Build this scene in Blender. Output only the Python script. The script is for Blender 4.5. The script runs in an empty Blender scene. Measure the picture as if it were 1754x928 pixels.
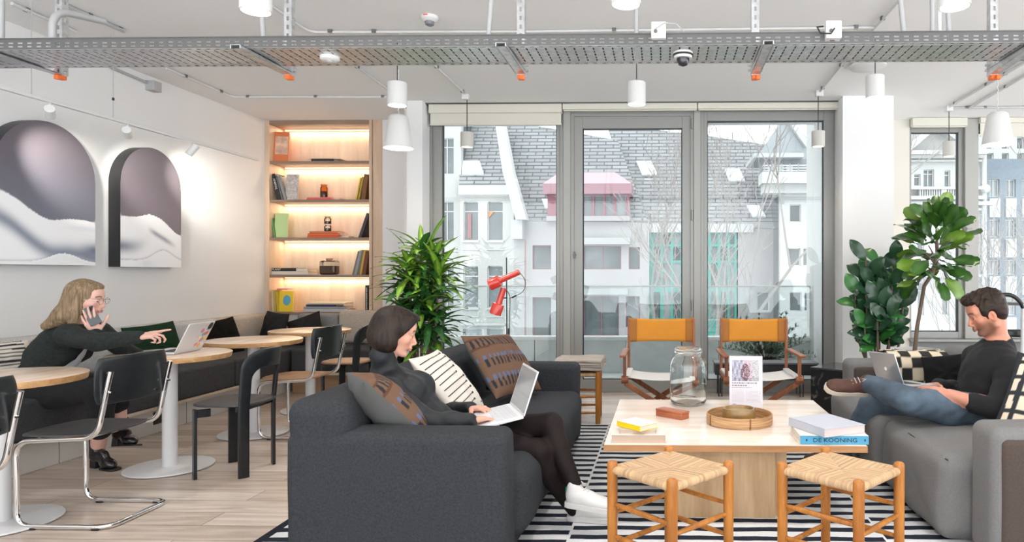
import bpy, bmesh, math, random
import numpy as np
from mathutils import Vector, Matrix, noise
R = math.radians
SC = bpy.context.scene
COL = SC.collection
random.seed(7)

# ---------------------------------------------------------------- camera
F, PX, PY, HC, YAW = 1150.0, 1111.0, 469.5, 1.265, R(1.26)
cam_data = bpy.data.cameras.new('camera')
cam = bpy.data.objects.new('camera', cam_data)
COL.objects.link(cam)
cam.location = (0, 0, HC)
cam.rotation_euler = (R(90), 0, YAW)
cam_data.sensor_fit = 'HORIZONTAL'
cam_data.sensor_width = 36.0
cam_data.lens = 36.0 * F / 1754
cam_data.shift_x = (877 - PX) / 1754
cam_data.shift_y = (PY - 464) / 1754
cam_data.clip_start = 0.05
cam_data.clip_end = 400
SC.camera = cam
CO, SI = math.cos(YAW), math.sin(YAW)

def ray(x, y):
    """world direction of a pixel of the survey photo, forward component = 1"""
    a = (x - PX) / F
    return (a * CO - SI, a * SI + CO, -(y - PY) / F)
def PYp(x, y, Y):
    """point seen at (x, y) standing on the plane Y"""
    d = ray(x, y); t = Y / d[1]
    return Vector((d[0] * t, Y, HC + d[2] * t))
def PZ(x, y, Z=0.0):
    d = ray(x, y); t = (Z - HC) / d[2]
    return Vector((d[0] * t, d[1] * t, Z))
def PXp(x, y, X):
    d = ray(x, y); t = X / d[0]
    return Vector((X, d[1] * t, HC + d[2] * t))

# ---------------------------------------------------------------- materials
MATS = {}
def newmat(name):
    m = bpy.data.materials.new(name); m.use_nodes = True
    nt = m.node_tree
    b = nt.nodes['Principled BSDF']
    return m, nt, b
def setc(b, c): b.inputs['Base Color'].default_value = (c[0], c[1], c[2], 1)
def srgb(r, g, b):
    f = lambda v: (v/255/12.92) if v/255 <= 0.04045 else ((v/255+0.055)/1.055)**2.4
    return (f(r), f(g), f(b))
def mat(name, c, rough=0.5, metal=0.0, bump=0.0, bscale=60, var=0.0, vscale=8, sheen=0.0, coat=0.0, emit=None, estr=1.0, stretch=None, spec=None):
    if name in MATS: return MATS[name]
    m, nt, b = newmat(name); N = nt.nodes; L = nt.links
    setc(b, c); b.inputs['Roughness'].default_value = rough; b.inputs['Metallic'].default_value = metal
    if sheen: b.inputs['Sheen Weight'].default_value = sheen; b.inputs['Sheen Roughness'].default_value = 0.5
    if coat: b.inputs['Coat Weight'].default_value = coat; b.inputs['Coat Roughness'].default_value = 0.15
    if spec is not None: b.inputs['Specular IOR Level'].default_value = spec
    if emit: b.inputs['Emission Color'].default_value = (*emit, 1); b.inputs['Emission Strength'].default_value = estr
    if bump or var:
        tc = N.new('ShaderNodeTexCoord'); mp = N.new('ShaderNodeMapping')
        L.new(tc.outputs['Object'], mp.inputs[0])
        if stretch: mp.inputs['Scale'].default_value = stretch
    if var:
        n = N.new('ShaderNodeTexNoise'); n.inputs['Scale'].default_value = vscale; n.inputs['Detail'].default_value = 5
        L.new(mp.outputs[0], n.inputs['Vector'])
        cr = N.new('ShaderNodeValToRGB')
        cr.color_ramp.elements[0].position = 0.3; cr.color_ramp.elements[1].position = 0.7
        cr.color_ramp.elements[0].color = (*[max(0, v*(1-var)) for v in c], 1)
        cr.color_ramp.elements[1].color = (*[min(1, v*(1+var)) for v in c], 1)
        L.new(n.outputs['Fac'], cr.inputs[0]); L.new(cr.outputs[0], b.inputs['Base Color'])
    if bump:
        n2 = N.new('ShaderNodeTexNoise'); n2.inputs['Scale'].default_value = bscale; n2.inputs['Detail'].default_value = 3
        L.new(mp.outputs[0], n2.inputs['Vector'])
        bp = N.new('ShaderNodeBump'); bp.inputs['Strength'].default_value = bump; bp.inputs['Distance'].default_value = 0.01
        L.new(n2.outputs['Fac'], bp.inputs['Height']); L.new(bp.outputs[0], b.inputs['Normal'])
    MATS[name] = m
    return m
def woodmat(name, c1, c2, axis='x', scale=6, rough=0.45, bump=0.08):
    if name in MATS: return MATS[name]
    m, nt, b = newmat(name); N = nt.nodes; L = nt.links
    tc = N.new('ShaderNodeTexCoord'); mp = N.new('ShaderNodeMapping')
    s = {'x': (0.12, 1, 1), 'y': (1, 0.12, 1), 'z': (1, 1, 0.12)}[axis]
    mp.inputs['Scale'].default_value = [v*scale for v in s]
    L.new(tc.outputs['Object'], mp.inputs[0])
    n = N.new('ShaderNodeTexNoise'); n.inputs['Scale'].default_value = 3.0; n.inputs['Detail'].default_value = 8; n.inputs['Distortion'].default_value = 0.6
    n2 = N.new('ShaderNodeTexNoise'); n2.inputs['Scale'].default_value = 22.0; n2.inputs['Detail'].default_value = 4
    L.new(mp.outputs[0], n.inputs['Vector']); L.new(mp.outputs[0], n2.inputs['Vector'])
    mx = N.new('ShaderNodeMath'); mx.operation = 'MULTIPLY_ADD'; mx.inputs[1].default_value = 0.35
    L.new(n2.outputs['Fac'], mx.inputs[0]); L.new(n.outputs['Fac'], mx.inputs[2])
    cr = N.new('ShaderNodeValToRGB'); cr.color_ramp.elements[0].position = 0.5; cr.color_ramp.elements[1].position = 0.85
    cr.color_ramp.elements[0].color = (*c1, 1); cr.color_ramp.elements[1].color = (*c2, 1)
    L.new(mx.outputs[0], cr.inputs[0]); L.new(cr.outputs[0], b.inputs['Base Color'])
    b.inputs['Roughness'].default_value = rough
    bp = N.new('ShaderNodeBump'); bp.inputs['Strength'].default_value = bump; bp.inputs['Distance'].default_value = 0.005
    L.new(n2.outputs['Fac'], bp.inputs['Height']); L.new(bp.outputs[0], b.inputs['Normal'])
    MATS[name] = m
    return m
def colmat(name, rough=0.5, bump=0.0, bscale=200, sheen=0.0, sss=0.0, spec=None):
    """material that takes its base colour from the mesh colour attribute 'Col'"""
    if name in MATS: return MATS[name]
    m, nt, b = newmat(name); N = nt.nodes; L = nt.links
    a = N.new('ShaderNodeVertexColor'); a.layer_name = 'Col'
    L.new(a.outputs['Color'], b.inputs['Base Color'])
    b.inputs['Roughness'].default_value = rough
    if sheen: b.inputs['Sheen Weight'].default_value = sheen
    if spec is not None: b.inputs['Specular IOR Level'].default_value = spec
    if sss:
        b.inputs['Subsurface Weight'].default_value = sss; b.inputs['Subsurface Radius'].default_value = (0.012, 0.005, 0.003); b.inputs['Subsurface Scale'].default_value = 0.5
    if bump:
        tc = N.new('ShaderNodeTexCoord'); n2 = N.new('ShaderNodeTexNoise'); n2.inputs['Scale'].default_value = bscale
        L.new(tc.outputs['Object'], n2.inputs['Vector'])
        bp = N.new('ShaderNodeBump'); bp.inputs['Strength'].default_value = bump; bp.inputs['Distance'].default_value = 0.004
        L.new(n2.outputs['Fac'], bp.inputs['Height']); L.new(bp.outputs[0], b.inputs['Normal'])
    MATS[name] = m
    return m
def glassmat(name, tint=(0.9, 0.95, 0.94), gloss=0.08, rough=0.0):
    """thin pane: mostly straight-through, fresnel reflection on top"""
    if name in MATS: return MATS[name]
    m = bpy.data.materials.new(name); m.use_nodes = True
    nt = m.node_tree; N = nt.nodes; L = nt.links
    N.clear()
    o = N.new('ShaderNodeOutputMaterial'); t = N.new('ShaderNodeBsdfTransparent'); g = N.new('ShaderNodeBsdfGlossy')
    t.inputs[0].default_value = (*tint, 1); g.inputs['Roughness'].default_value = rough
    fr = N.new('ShaderNodeFresnel'); fr.inputs[0].default_value = 1.45
    mu = N.new('ShaderNodeMath'); mu.operation = 'MULTIPLY'; mu.inputs[1].default_value = gloss/0.04
    mu.use_clamp = True
    mx = N.new('ShaderNodeMixShader')
    L.new(fr.outputs[0], mu.inputs[0]); L.new(mu.outputs[0], mx.inputs[0])
    L.new(t.outputs[0], mx.inputs[1]); L.new(g.outputs[0], mx.inputs[2]); L.new(mx.outputs[0], o.inputs[0])
    MATS[name] = m
    return m

# ---------------------------------------------------------------- objects
def tag(o, label=None, cat=None, group=None, kind=None):
    if label: o['label'] = label
    if cat: o['category'] = cat
    if group: o['group'] = group
    if kind: o['kind'] = kind
    return o
def thing(name, label, cat, loc=(0, 0, 0), rz=0.0, group=None):
    o = bpy.data.objects.new(name, None); COL.objects.link(o)
    o.location = loc; o.rotation_euler = (0, 0, rz)
    o.empty_display_size = 0.05
    o['mw'] = 1
    tag(o, label, cat, group)
    del o['mw']
    return o
def wmat(o):
    m = Matrix.Identity(4)
    while o is not None:
        m = (Matrix.Translation(o.location) @ o.rotation_euler.to_matrix().to_4x4()) @ m
        o = o.parent
    return m
def copy_tree(o, parent=None):
    c = o.copy(); COL.objects.link(c); c.parent = parent
    for ch in [x for x in KIDS.get(o.name, [])]:
        k = copy_tree(ch, c)
        KIDS.setdefault(c.name, []).append(k)
    return c
KIDS = {}
def link(name, me, parent=None, world=False):
    o = bpy.data.objects.new(name, me); COL.objects.link(o)
    if parent is not None:
        if world: me.transform(wmat(parent).inverted())
        o.parent = parent
        KIDS.setdefault(parent.name, []).append(o)
    return o

class MB:
    """collects simple shapes into one bmesh"""
    def __init__(s): s.bm = bmesh.new(); s.mi = 0
    def _m(s, fs):
        for f in fs: f.material_index = s.mi
    def box(s, c, size, rot=None, taper=None):
        x, y, z = [v/2 for v in size]
        vs = []
        M = rot if rot is not None else Matrix.Identity(3)
        for i, (a, b_, d) in enumerate([(-1,-1,-1),(1,-1,-1),(1,1,-1),(-1,1,-1),(-1,-1,1),(1,-1,1),(1,1,1),(-1,1,1)]):
            t = taper if (taper and d > 0) else 1
            vs.append(s.bm.verts.new(Vector(c) + M @ Vector((a*x*t, b_*y*t, d*z))))
        fs = [s.bm.faces.new([vs[i] for i in q]) for q in [(3,2,1,0),(4,5,6,7),(0,1,5,4),(1,2,6,5),(2,3,7,6),(3,0,4,7)]]
        s._m(fs); return s
    def bx(s, x0, x1, y0, y1, z0, z1):
        return s.box(((x0+x1)/2, (y0+y1)/2, (z0+z1)/2), (abs(x1-x0), abs(y1-y0), abs(z1-z0)))
    def tube(s, pts, r, n=10, cap=True, closed=False, squash=None):
        pts = [Vector(p) for p in pts]; m = len(pts)
        rs = r if isinstance(r, (list, tuple)) else [r]*m
        rings = []; up = None
        for i, p in enumerate(pts):
            if closed: t = pts[(i+1) % m] - pts[i-1]
            else: t = pts[min(i+1, m-1)] - pts[max(i-1, 0)]
            if t.length < 1e-9: t = Vector((0, 0, 1))
            t.normalize()
            if up is None:
                up = Vector((0, 0, 1)) if abs(t.z) < 0.9 else Vector((1, 0, 0))
            u = (up - t*up.dot(t))
            if u.length < 1e-6: u = t.orthogonal()
            u.normalize(); v = t.cross(u); up = u
            sq = squash or (1, 1)
            rings.append([s.bm.verts.new(p + (u*math.cos(a)*sq[0] + v*math.sin(a)*sq[1])*rs[i]) for a in [2*math.pi*k/n for k in range(n)]])
        fs = []
        for i in range(m if closed else m-1):
            A, B = rings[i], rings[(i+1) % m]
            for k in range(n): fs.append(s.bm.faces.new((A[k], A[(k+1) % n], B[(k+1) % n], B[k])))
        if cap and not closed:
            fs.append(s.bm.faces.new(list(reversed(rings[0])))); fs.append(s.bm.faces.new(rings[-1]))
        s._m(fs); return s
    def cyl(s, p0, p1, r0, r1=None, n=24): return s.tube([p0, p1], [r0, r0 if r1 is None else r1], n)
    def lathe(s, prof, c=(0, 0, 0), n=32, closed=False, rot=None):
        """prof: list of (radius, z); revolve about z through c"""
        c = Vector(c); M = rot if rot is not None else Matrix.Identity(3)
        rings = []
        for (r, z) in prof:
            if r < 1e-6: rings.append([s.bm.verts.new(c + M @ Vector((0, 0, z)))])
            else: rings.append([s.bm.verts.new(c + M @ Vector((r*math.cos(2*math.pi*k/n), r*math.sin(2*math.pi*k/n), z))) for k in range(n)])
        fs = []
        prs = list(zip(rings, rings[1:]))
        if closed: prs.append((rings[-1], rings[0]))
        for A, B in prs:
            for k in range(n):
                k2 = (k+1) % n
                if len(A) == 1 and len(B) == 1: continue
                if len(A) == 1: fs.append(s.bm.faces.new((A[0], B[k2], B[k])))
                elif len(B) == 1: fs.append(s.bm.faces.new((A[k], A[k2], B[0])))
                else: fs.append(s.bm.faces.new((A[k], A[k2], B[k2], B[k])))
        s._m(fs); return s
    def prism(s, poly, z0, z1, fr=None):
        """poly: 2-D outline; fr maps (x,y,z) -> world"""
        fr = fr or (lambda x, y, z: (x, y, z))
        A = [s.bm.verts.new(fr(x, y, z0)) for x, y in poly]; B = [s.bm.verts.new(fr(x, y, z1)) for x, y in poly]
        n = len(poly); fs = [s.bm.faces.new(list(reversed(A))), s.bm.faces.new(B)]
        for k in range(n): fs.append(s.bm.faces.new((A[k], A[(k+1) % n], B[(k+1) % n], B[k])))
        s._m(fs); return s
    def poly(s, pts):
        f = s.bm.faces.new([s.bm.verts.new(p) for p in pts]); s._m([f]); return s
    def ell(s, c, rad, rot=None, nu=16, nv=10):
        c = Vector(c); M = rot if rot is not None else Matrix.Identity(3)
        prof = [(math.sin(math.pi*j/nv), -math.cos(math.pi*j/nv)) for j in range(nv+1)]
        rings = []
        for r, z in prof:
            if r < 1e-6: rings.append([s.bm.verts.new(c + M @ Vector((0, 0, z*rad[2])))])
            else: rings.append([s.bm.verts.new(c + M @ Vector((r*math.cos(2*math.pi*k/nu)*rad[0], r*math.sin(2*math.pi*k/nu)*rad[1], z*rad[2]))) for k in range(nu)])
        fs = []
        for A, B in zip(rings, rings[1:]):
            for k in range(nu):
                k2 = (k+1) % nu
                if len(A) == 1: fs.append(s.bm.faces.new((A[0], B[k2], B[k])))
                elif len(B) == 1: fs.append(s.bm.faces.new((A[k], A[k2], B[0])))
                else: fs.append(s.bm.faces.new((A[k], A[k2], B[k2], B[k])))
        s._m(fs); return s
    def grid(s, fn, nu, nv):
        V = [[s.bm.verts.new(fn(i/nu, j/nv)) for i in range(nu+1)] for j in range(nv+1)]
        s._m([s.bm.faces.new((V[j][i], V[j][i+1], V[j+1][i+1], V[j+1][i])) for j in range(nv) for i in range(nu)])
        return s
    def build(s, name, m, parent=None, world=False, bevel=0, bseg=2, smooth=None, solid=0, sub=0, merge=0, kind=None, label=None, fixn=True):
        if merge: bmesh.ops.remove_doubles(s.bm, verts=s.bm.verts, dist=merge)
        if fixn: bmesh.ops.recalc_face_normals(s.bm, faces=s.bm.faces)
        me = bpy.data.meshes.new(name); s.bm.to_mesh(me); s.bm.free()
        for mm in (m if isinstance(m, (list, tuple)) else [m]): me.materials.append(mm)
        o = link(name, me, parent, world)
        if smooth is None: smooth = 40
        if smooth:
            me.polygons.foreach_set('use_smooth', [True]*len(me.polygons))
            try: me.set_sharp_from_angle(angle=R(smooth))
            except Exception: pass
        if solid:
            md = o.modifiers.new('solid', 'SOLIDIFY'); md.thickness = solid; md.offset = 0
        if sub:
            md = o.modifiers.new('sub', 'SUBSURF'); md.levels = sub; md.render_levels = sub
        if bevel:
            md = o.modifiers.new('bevel', 'BEVEL'); md.width = bevel; md.segments = bseg; md.limit_method = 'ANGLE'; md.angle_limit = R(40)
        if kind: o['kind'] = kind
        if label: o['label'] = label
        return o

def solo(mb, name, m, label, cat, group=None, loc=None, **kw):
    """a thing that is one mesh; its origin moves to loc"""
    o = mb.build(name, m, **kw)
    if loc is not None:
        o.data.transform(Matrix.Translation(-Vector(loc))); o.location = loc
    return tag(o, label, cat, group)
def struct(mb, name, m, **kw):
    o = mb.build(name, m, **kw); o['kind'] = 'structure'; return o

def arc(c, r, a0, a1, n, fr):
    return [fr(c[0]+r*math.cos(R(a0+(a1-a0)*i/n)), c[1]+r*math.sin(R(a0+(a1-a0)*i/n))) for i in range(n+1)]
def fillet(pts, rad, n=6):
    """round the corners of a polyline in 3-D"""
    pts = [Vector(p) for p in pts]; out = [pts[0]]
    for i in range(1, len(pts)-1):
        a, b, c = pts[i-1], pts[i], pts[i+1]
        u = (a-b); v = (c-b); r = min(rad, u.length*0.49, v.length*0.49)
        p0 = b + u.normalized()*r; p1 = b + v.normalized()*r
        for k in range(n+1):
            t = k/n; out.append(p0*(1-t)**2 + b*2*t*(1-t) + p1*t*t)
    out.append(pts[-1]); return out
def rotm(ax, deg): return Matrix.Rotation(R(deg), 3, ax)

def soft_mesh(size, r, n=14, puff=(0, 0, 0), wr=0.0, seed=0, ws=3.0, shape=None):
    """upholstered block: rounded box with bulging faces and creases; centred on the origin"""
    bm = bmesh.new(); h = [v/2 for v in size]
    def mp(p):
        q = [max(-h[i]+r, min(h[i]-r, p[i]*h[i])) for i in range(3)]
        d = Vector([p[i]*h[i]-q[i] for i in range(3)])
        v = Vector(q) + (d.normalized()*r if d.length > 1e-9 else d)
        u = p
        for i in range(3):
            o1, o2 = (i+1) % 3, (i+2) % 3
            if puff[i]: v[i] += u[i]*puff[i]*(1-u[o1]**2)*(1-u[o2]**2)
        if wr:
            v = v + Vector(noise.noise_vector(v*ws + Vector((seed, seed*2, 0))))*wr
        if shape: v = Vector(shape(v))
        return v
    # non-uniform spacing concentrates vertices in the rounding
    def co(i, ax):
        k = max(0.02, min(0.45, r/h[ax]/2)); t = i/n; e = 5
        if i <= e: return -1 + 2*k*(i/e)
        if i >= n-e: return 1 - 2*k*((n-i)/e)
        return -1+2*k + (2-4*k)*((i-e)/(n-2*e))
    cache = {}
    def vert(p, key):
        if key not in cache: cache[key] = bm.verts.new(mp(p))
        return cache[key]
    for ax in range(3):
        a, b = (ax+1) % 3, (ax+2) % 3
        for sgn in (0, n):
            for i in range(n):
                for j in range(n):
                    q = []
                    for di, dj in ((0,0),(1,0),(1,1),(0,1)):
                        idx = [0, 0, 0]; idx[ax] = sgn; idx[a] = i+di; idx[b] = j+dj
                        q.append(vert([co(idx[k], k) for k in range(3)], tuple(idx)))
                    if sgn == 0: q.reverse()
                    bm.faces.new(q)
    return bm
def soft(name, c, size, r, m, parent=None, rz=0, rot=None, world=True, **kw):
    lab = kw.pop('label', None)
    bm = soft_mesh(size, r, **kw)
    M = Matrix.Translation(c) @ ((rot.to_4x4() if rot is not None else Matrix.Rotation(rz, 4, 'Z')))
    bm.transform(M)
    mb = MB(); mb.bm.free(); mb.bm = bm
    return mb.build(name, m, parent, world=world, smooth=80, label=lab)

def pillow_fn(w, h, t, pinch=0.06, seed=0, wr=0.012):
    def fn(u, v, s):
        """u, v in -1..1, s = +1/-1 side -> local point (x, y, z)"""
        eu = 1-abs(u)**2.6; ev = 1-abs(v)**2.6
        k = max(0, eu*ev)**0.55
        x = u*w/2*(1-pinch*(1-v*v)*abs(u)**2); y = v*h/2*(1-pinch*(1-u*u)*abs(v)**2)
        nz = noise.noise(Vector((u*1.7+seed, v*1.7, s*3.1)))*wr*k + 0.35*wr*k*math.sin(6*math.atan2(v, u)+seed)
        return Vector((x, y, s*(t/2*k) + nz))
    return fn
def pillow(name, fn, M, m, parent=None, n=28, colfn=None, bulge=True):
    bm = bmesh.new(); V = {}
    def g(i, j, s):
        if i in (0, n) or j in (0, n): s = 0
        if (i, j, s) not in V:
            ss = s if s else 1
            V[(i, j, s)] = bm.verts.new(M @ fn(math.sin((i/n-.5)*math.pi), math.sin((j/n-.5)*math.pi), ss))
        return V[(i, j, s)]
    for s in (1, -1):
        for i in range(n):
            for j in range(n):
                q = [g(i, j, s), g(i+1, j, s), g(i+1, j+1, s), g(i, j+1, s)]
                if s < 0: q.reverse()
                bm.faces.new(q)
    me = bpy.data.meshes.new(name); bm.to_mesh(me); bm.free()
    for mm in (m if isinstance(m, (list, tuple)) else [m]): me.materials.append(mm)
    me.polygons.foreach_set('use_smooth', [True]*len(me.polygons))
    return link(name, me, parent, True)
def frame_from(origin, xdir, ydir):
    x = Vector(xdir).normalized(); y = Vector(ydir); y = (y - x*y.dot(x)).normalized(); z = x.cross(y)
    M = Matrix(((x.x, y.x, z.x, origin[0]), (x.y, y.y, z.y, origin[1]), (x.z, y.z, z.z, origin[2]), (0, 0, 0, 1)))
    return M
def text_part(txt, M, size, m, parent, name='lettering', depth=0.0006, align='CENTER', xs=1.0, world=True):
    cu = bpy.data.curves.new(name, 'FONT'); cu.body = txt; cu.size = size; cu.extrude = depth; cu.align_x = align; cu.align_y = 'CENTER'; cu.resolution_u = 2
    o = bpy.data.objects.new('tmp', cu); COL.objects.link(o)
    dg = bpy.context.evaluated_depsgraph_get()
    me = bpy.data.meshes.new_from_object(o.evaluated_get(dg))
    bpy.data.objects.remove(o)
    me.transform(M @ Matrix.Diagonal((xs, 1, 1, 1)))
    me.materials.clear(); me.materials.append(m)
    return link(name, me, parent, world)

# ---------------------------------------------------------------- blended solids (bodies, hair, clothes)
class SDF:
    def __init__(s, lo, hi, res):
        s.lo = np.array(lo, float); s.res = res
        s.n = np.ceil((np.array(hi)-s.lo)/res).astype(int)+1
        s.V = np.full(s.n, 1.0, np.float32)
    def _win(s, lo, hi, mg):
        a = np.maximum(0, np.floor((np.array(lo)-mg-s.lo)/s.res).astype(int)); b = np.minimum(s.n, np.ceil((np.array(hi)+mg-s.lo)/s.res).astype(int)+1)
        if np.any(b <= a): return None, None
        sl = tuple(slice(a[i], b[i]) for i in range(3))
        ax = [s.lo[i] + s.res*np.arange(a[i], b[i]) for i in range(3)]
        P = np.stack(np.meshgrid(*ax, indexing='ij'), -1).astype(np.float32)
        return sl, P
    def _mix(s, sl, d, k, sub=False):
        v = s.V[sl]
        if not sub:
            if k <= 0: s.V[sl] = np.minimum(v, d)
            else:
                h = np.clip(0.5+0.5*(v-d)/k, 0, 1); s.V[sl] = v*(1-h)+d*h - k*h*(1-h)
        else:
            if k <= 0: s.V[sl] = np.maximum(v, -d)
            else:
                h = np.clip(0.5-0.5*(v+d)/k, 0, 1); s.V[sl] = v*(1-h)-d*h + k*h*(1-h)
    def cone(s, a, b, r0, r1=None, k=0.02, sub=False):
        r1 = r0 if r1 is None else r1
        a = np.array(a, np.float32); b = np.array(b, np.float32); mr = max(r0, r1)
        sl, P = s._win(np.minimum(a, b), np.maximum(a, b), mr+k+3*s.res)
        if sl is None: return s
        ba = b-a; l2 = float(ba@ba)+1e-12
        t = np.clip(((P-a)@ba)/l2, 0, 1)
        d = np.linalg.norm(P-(a+t[..., None]*ba), axis=-1) - (r0+(r1-r0)*t)
        s._mix(sl, d, k, sub); return s
    def chain(s, pts, rs, k=0.02):
        for i in range(len(pts)-1): s.cone(pts[i], pts[i+1], rs[i], rs[i+1], k)
        return s
    def ell(s, c, r, M=None, k=0.02, sub=False):
        c = np.array(c, np.float32); r = np.array(r, np.float32)
        sl, P = s._win(c, c, float(max(r))+k+3*s.res)
        if sl is None: return s
        Q = P-c
        if M is not None: Q = Q @ np.array(M, np.float32)      # columns of M are the local axes
        k0 = np.linalg.norm(Q/r, axis=-1); k1 = np.linalg.norm(Q/(r*r), axis=-1)
        d = np.where(k1 > 1e-6, k0*(k0-1)/np.maximum(k1, 1e-6), -float(min(r)))
        s._mix(sl, d, k, sub); return s
    def box(s, c, h, M=None, rr=0.01, k=0.02, sub=False):
        c = np.array(c, np.float32); h = np.array(h, np.float32)
        sl, P = s._win(c, c, float(np.linalg.norm(h))+k+3*s.res)
        if sl is None: return s
        Q = P-c
        if M is not None: Q = Q @ np.array(M, np.float32)
        q = np.abs(Q)-(h-rr)
        d = np.linalg.norm(np.maximum(q, 0), axis=-1)+np.minimum(q.max(-1), 0)-rr
        s._mix(sl, d, k, sub); return s
    def wrinkle(s, fn):
        """add a small displacement near the surface"""
        m = np.abs(s.V) < 0.03
        idx = np.argwhere(m); P = s.lo + idx*s.res
        s.V[m] += fn(P).astype(np.float32); return s
    def mesh(s, name, mats, smooth=2):
        V = s.V; ins = V < 0
        c = np.zeros(tuple(np.array(V.shape)-1), np.int8)
        off = [(i, j, k) for i in (0, 1) for j in (0, 1) for k in (0, 1)]
        for o in off: c += ins[o[0]:V.shape[0]-1+o[0], o[1]:V.shape[1]-1+o[1], o[2]:V.shape[2]-1+o[2]]
        act = (c > 0) & (c < 8); idx = np.argwhere(act)
        num = -np.ones(act.shape, np.int64); num[act] = np.arange(len(idx))
        acc = np.zeros((len(idx), 3)); cnt = np.zeros(len(idx))
        for a in off:
            for ax in range(3):
                if a[ax]: continue
                b = list(a); b[ax] = 1
                va = V[idx[:, 0]+a[0], idx[:, 1]+a[1], idx[:, 2]+a[2]]; vb = V[idx[:, 0]+b[0], idx[:, 1]+b[1], idx[:, 2]+b[2]]
                m = (va < 0) != (vb < 0); t = va[m]/(va[m]-vb[m])
                p = np.tile(np.array(a, float), (m.sum(), 1)); p[:, ax] = t
                acc[m] += p; cnt[m] += 1
        P = s.lo + s.res*(idx + acc/np.maximum(cnt, 1)[:, None])
        F_ = []
        for ax in range(3):
            a1, a2 = (ax+1) % 3, (ax+2) % 3
            sh = list(V.shape); sh[ax] -= 1
            A = ins[tuple(slice(0, V.shape[i]-1) if i == ax else slice(None) for i in range(3))]; B = ins[tuple(slice(1, V.shape[i]) if i == ax else slice(None) for i in range(3))]
            e = np.argwhere(A != B)
            ok = (e[:, a1] > 0) & (e[:, a2] > 0) & (e[:, a1] < V.shape[a1]-1) & (e[:, a2] < V.shape[a2]-1); e = e[ok]
            fl = A[e[:, 0], e[:, 1], e[:, 2]]
            def g(d1, d2):
                q = e.copy(); q[:, a1] -= d1; q[:, a2] -= d2
                return num[q[:, 0], q[:, 1], q[:, 2]]
            q = np.stack([g(1, 1), g(0, 1), g(0, 0), g(1, 0)], 1)
            q[~fl] = q[~fl][:, ::-1]
            F_.append(q)
        Fq = np.concatenate(F_); Fq = Fq[(Fq >= 0).all(1)]
        # light laplacian smoothing
        E = np.concatenate([Fq[:, [0, 1]], Fq[:, [1, 2]], Fq[:, [2, 3]], Fq[:, [3, 0]]])
        for _ in range(smooth):
            S = np.zeros_like(P); n_ = np.zeros(len(P))
            for d in range(3): S[:, d] = np.bincount(E[:, 0], P[E[:, 1], d], len(P)) + np.bincount(E[:, 1], P[E[:, 0], d], len(P))
            n_ = np.bincount(E[:, 0], minlength=len(P)) + np.bincount(E[:, 1], minlength=len(P))
            P = P*0.5 + 0.5*S/np.maximum(n_, 1)[:, None]
        me = bpy.data.meshes.new(name)
        me.vertices.add(len(P)); me.vertices.foreach_set('co', P.ravel())
        me.loops.add(len(Fq)*4); me.loops.foreach_set('vertex_index', Fq.ravel().astype(np.int32))
        me.polygons.add(len(Fq)); me.polygons.foreach_set('loop_start', np.arange(0, len(Fq)*4, 4, dtype=np.int32))
        me.polygons.foreach_set('loop_total', np.full(len(Fq), 4, np.int32))
        me.polygons.foreach_set('use_smooth', np.ones(len(Fq), bool))
        me.update(calc_edges=True)
        for m in mats: me.materials.append(m)
        return me, P
def setcol(me, C):
    a = me.color_attributes.new('Col', 'FLOAT_COLOR', 'POINT')
    C4 = np.ones((len(C), 4), np.float32); C4[:, :3] = C
    a.data.foreach_set('color', C4.ravel())
# ================================================================ materials
W_WALL = mat('white_plaster', (0.79, 0.79, 0.785), 0.85, bump=0.05, bscale=30)
W_CEIL = mat('ceiling_paint', (0.88, 0.88, 0.88), 0.9)
W_WARM = mat('cream_plaster', (0.74, 0.71, 0.64), 0.85)
M_FRAME = mat('grey_window_metal', (0.30, 0.30, 0.285), 0.4, 0.3)
M_FRAME2 = mat('window_mullion_metal', (0.37, 0.362, 0.34), 0.45, 0.2)
M_GASK = mat('rubber_gasket', (0.03, 0.035, 0.045), 0.5)
M_PANE = glassmat('window_glass', (0.84, 0.865, 0.87), 0.05)
M_RAILG = glassmat('balustrade_glass', (0.91, 0.94, 0.94), 0.04)
M_BLIND = mat('cream_blind_fabric', (0.66, 0.64, 0.56), 0.8, bump=0.05, bscale=300)
M_GALV = mat('galvanised_steel', (0.66, 0.67, 0.68), 0.34, 0.8, var=0.16, vscale=30)
M_RAIL = mat('tray_rail_grey', (0.13, 0.13, 0.13), 0.5, 0.3)
M_PIPE = mat('grey_conduit', (0.48, 0.48, 0.48), 0.5, 0.2)
M_PIPEW = mat('white_conduit', (0.66, 0.66, 0.66), 0.5)
M_CLIP = mat('dark_clip', (0.16, 0.16, 0.16), 0.5, 0.3)
M_ORANGE = mat('orange_cap_plastic', (0.80, 0.16, 0.03), 0.4)
M_WPLAS = mat('white_plastic', (0.72, 0.72, 0.71), 0.35)
M_CONCL = mat('pendant_concrete', (0.56, 0.54, 0.51), 0.85)
M_BLACKP = mat('black_plastic', (0.015, 0.015, 0.017), 0.35)
M_EMW = mat('lamp_diffuser', (0.9, 0.9, 0.9), 0.5, emit=(1.0, 0.96, 0.9), estr=7.0)
M_EMW2 = mat('small_lamp_diffuser', (0.9, 0.9, 0.9), 0.5, emit=(1.0, 0.86, 0.68), estr=3.0)
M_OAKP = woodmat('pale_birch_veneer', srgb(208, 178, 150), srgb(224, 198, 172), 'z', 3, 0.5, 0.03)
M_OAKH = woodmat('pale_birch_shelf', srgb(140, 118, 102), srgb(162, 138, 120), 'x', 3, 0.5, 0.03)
CZ = 3.08

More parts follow.
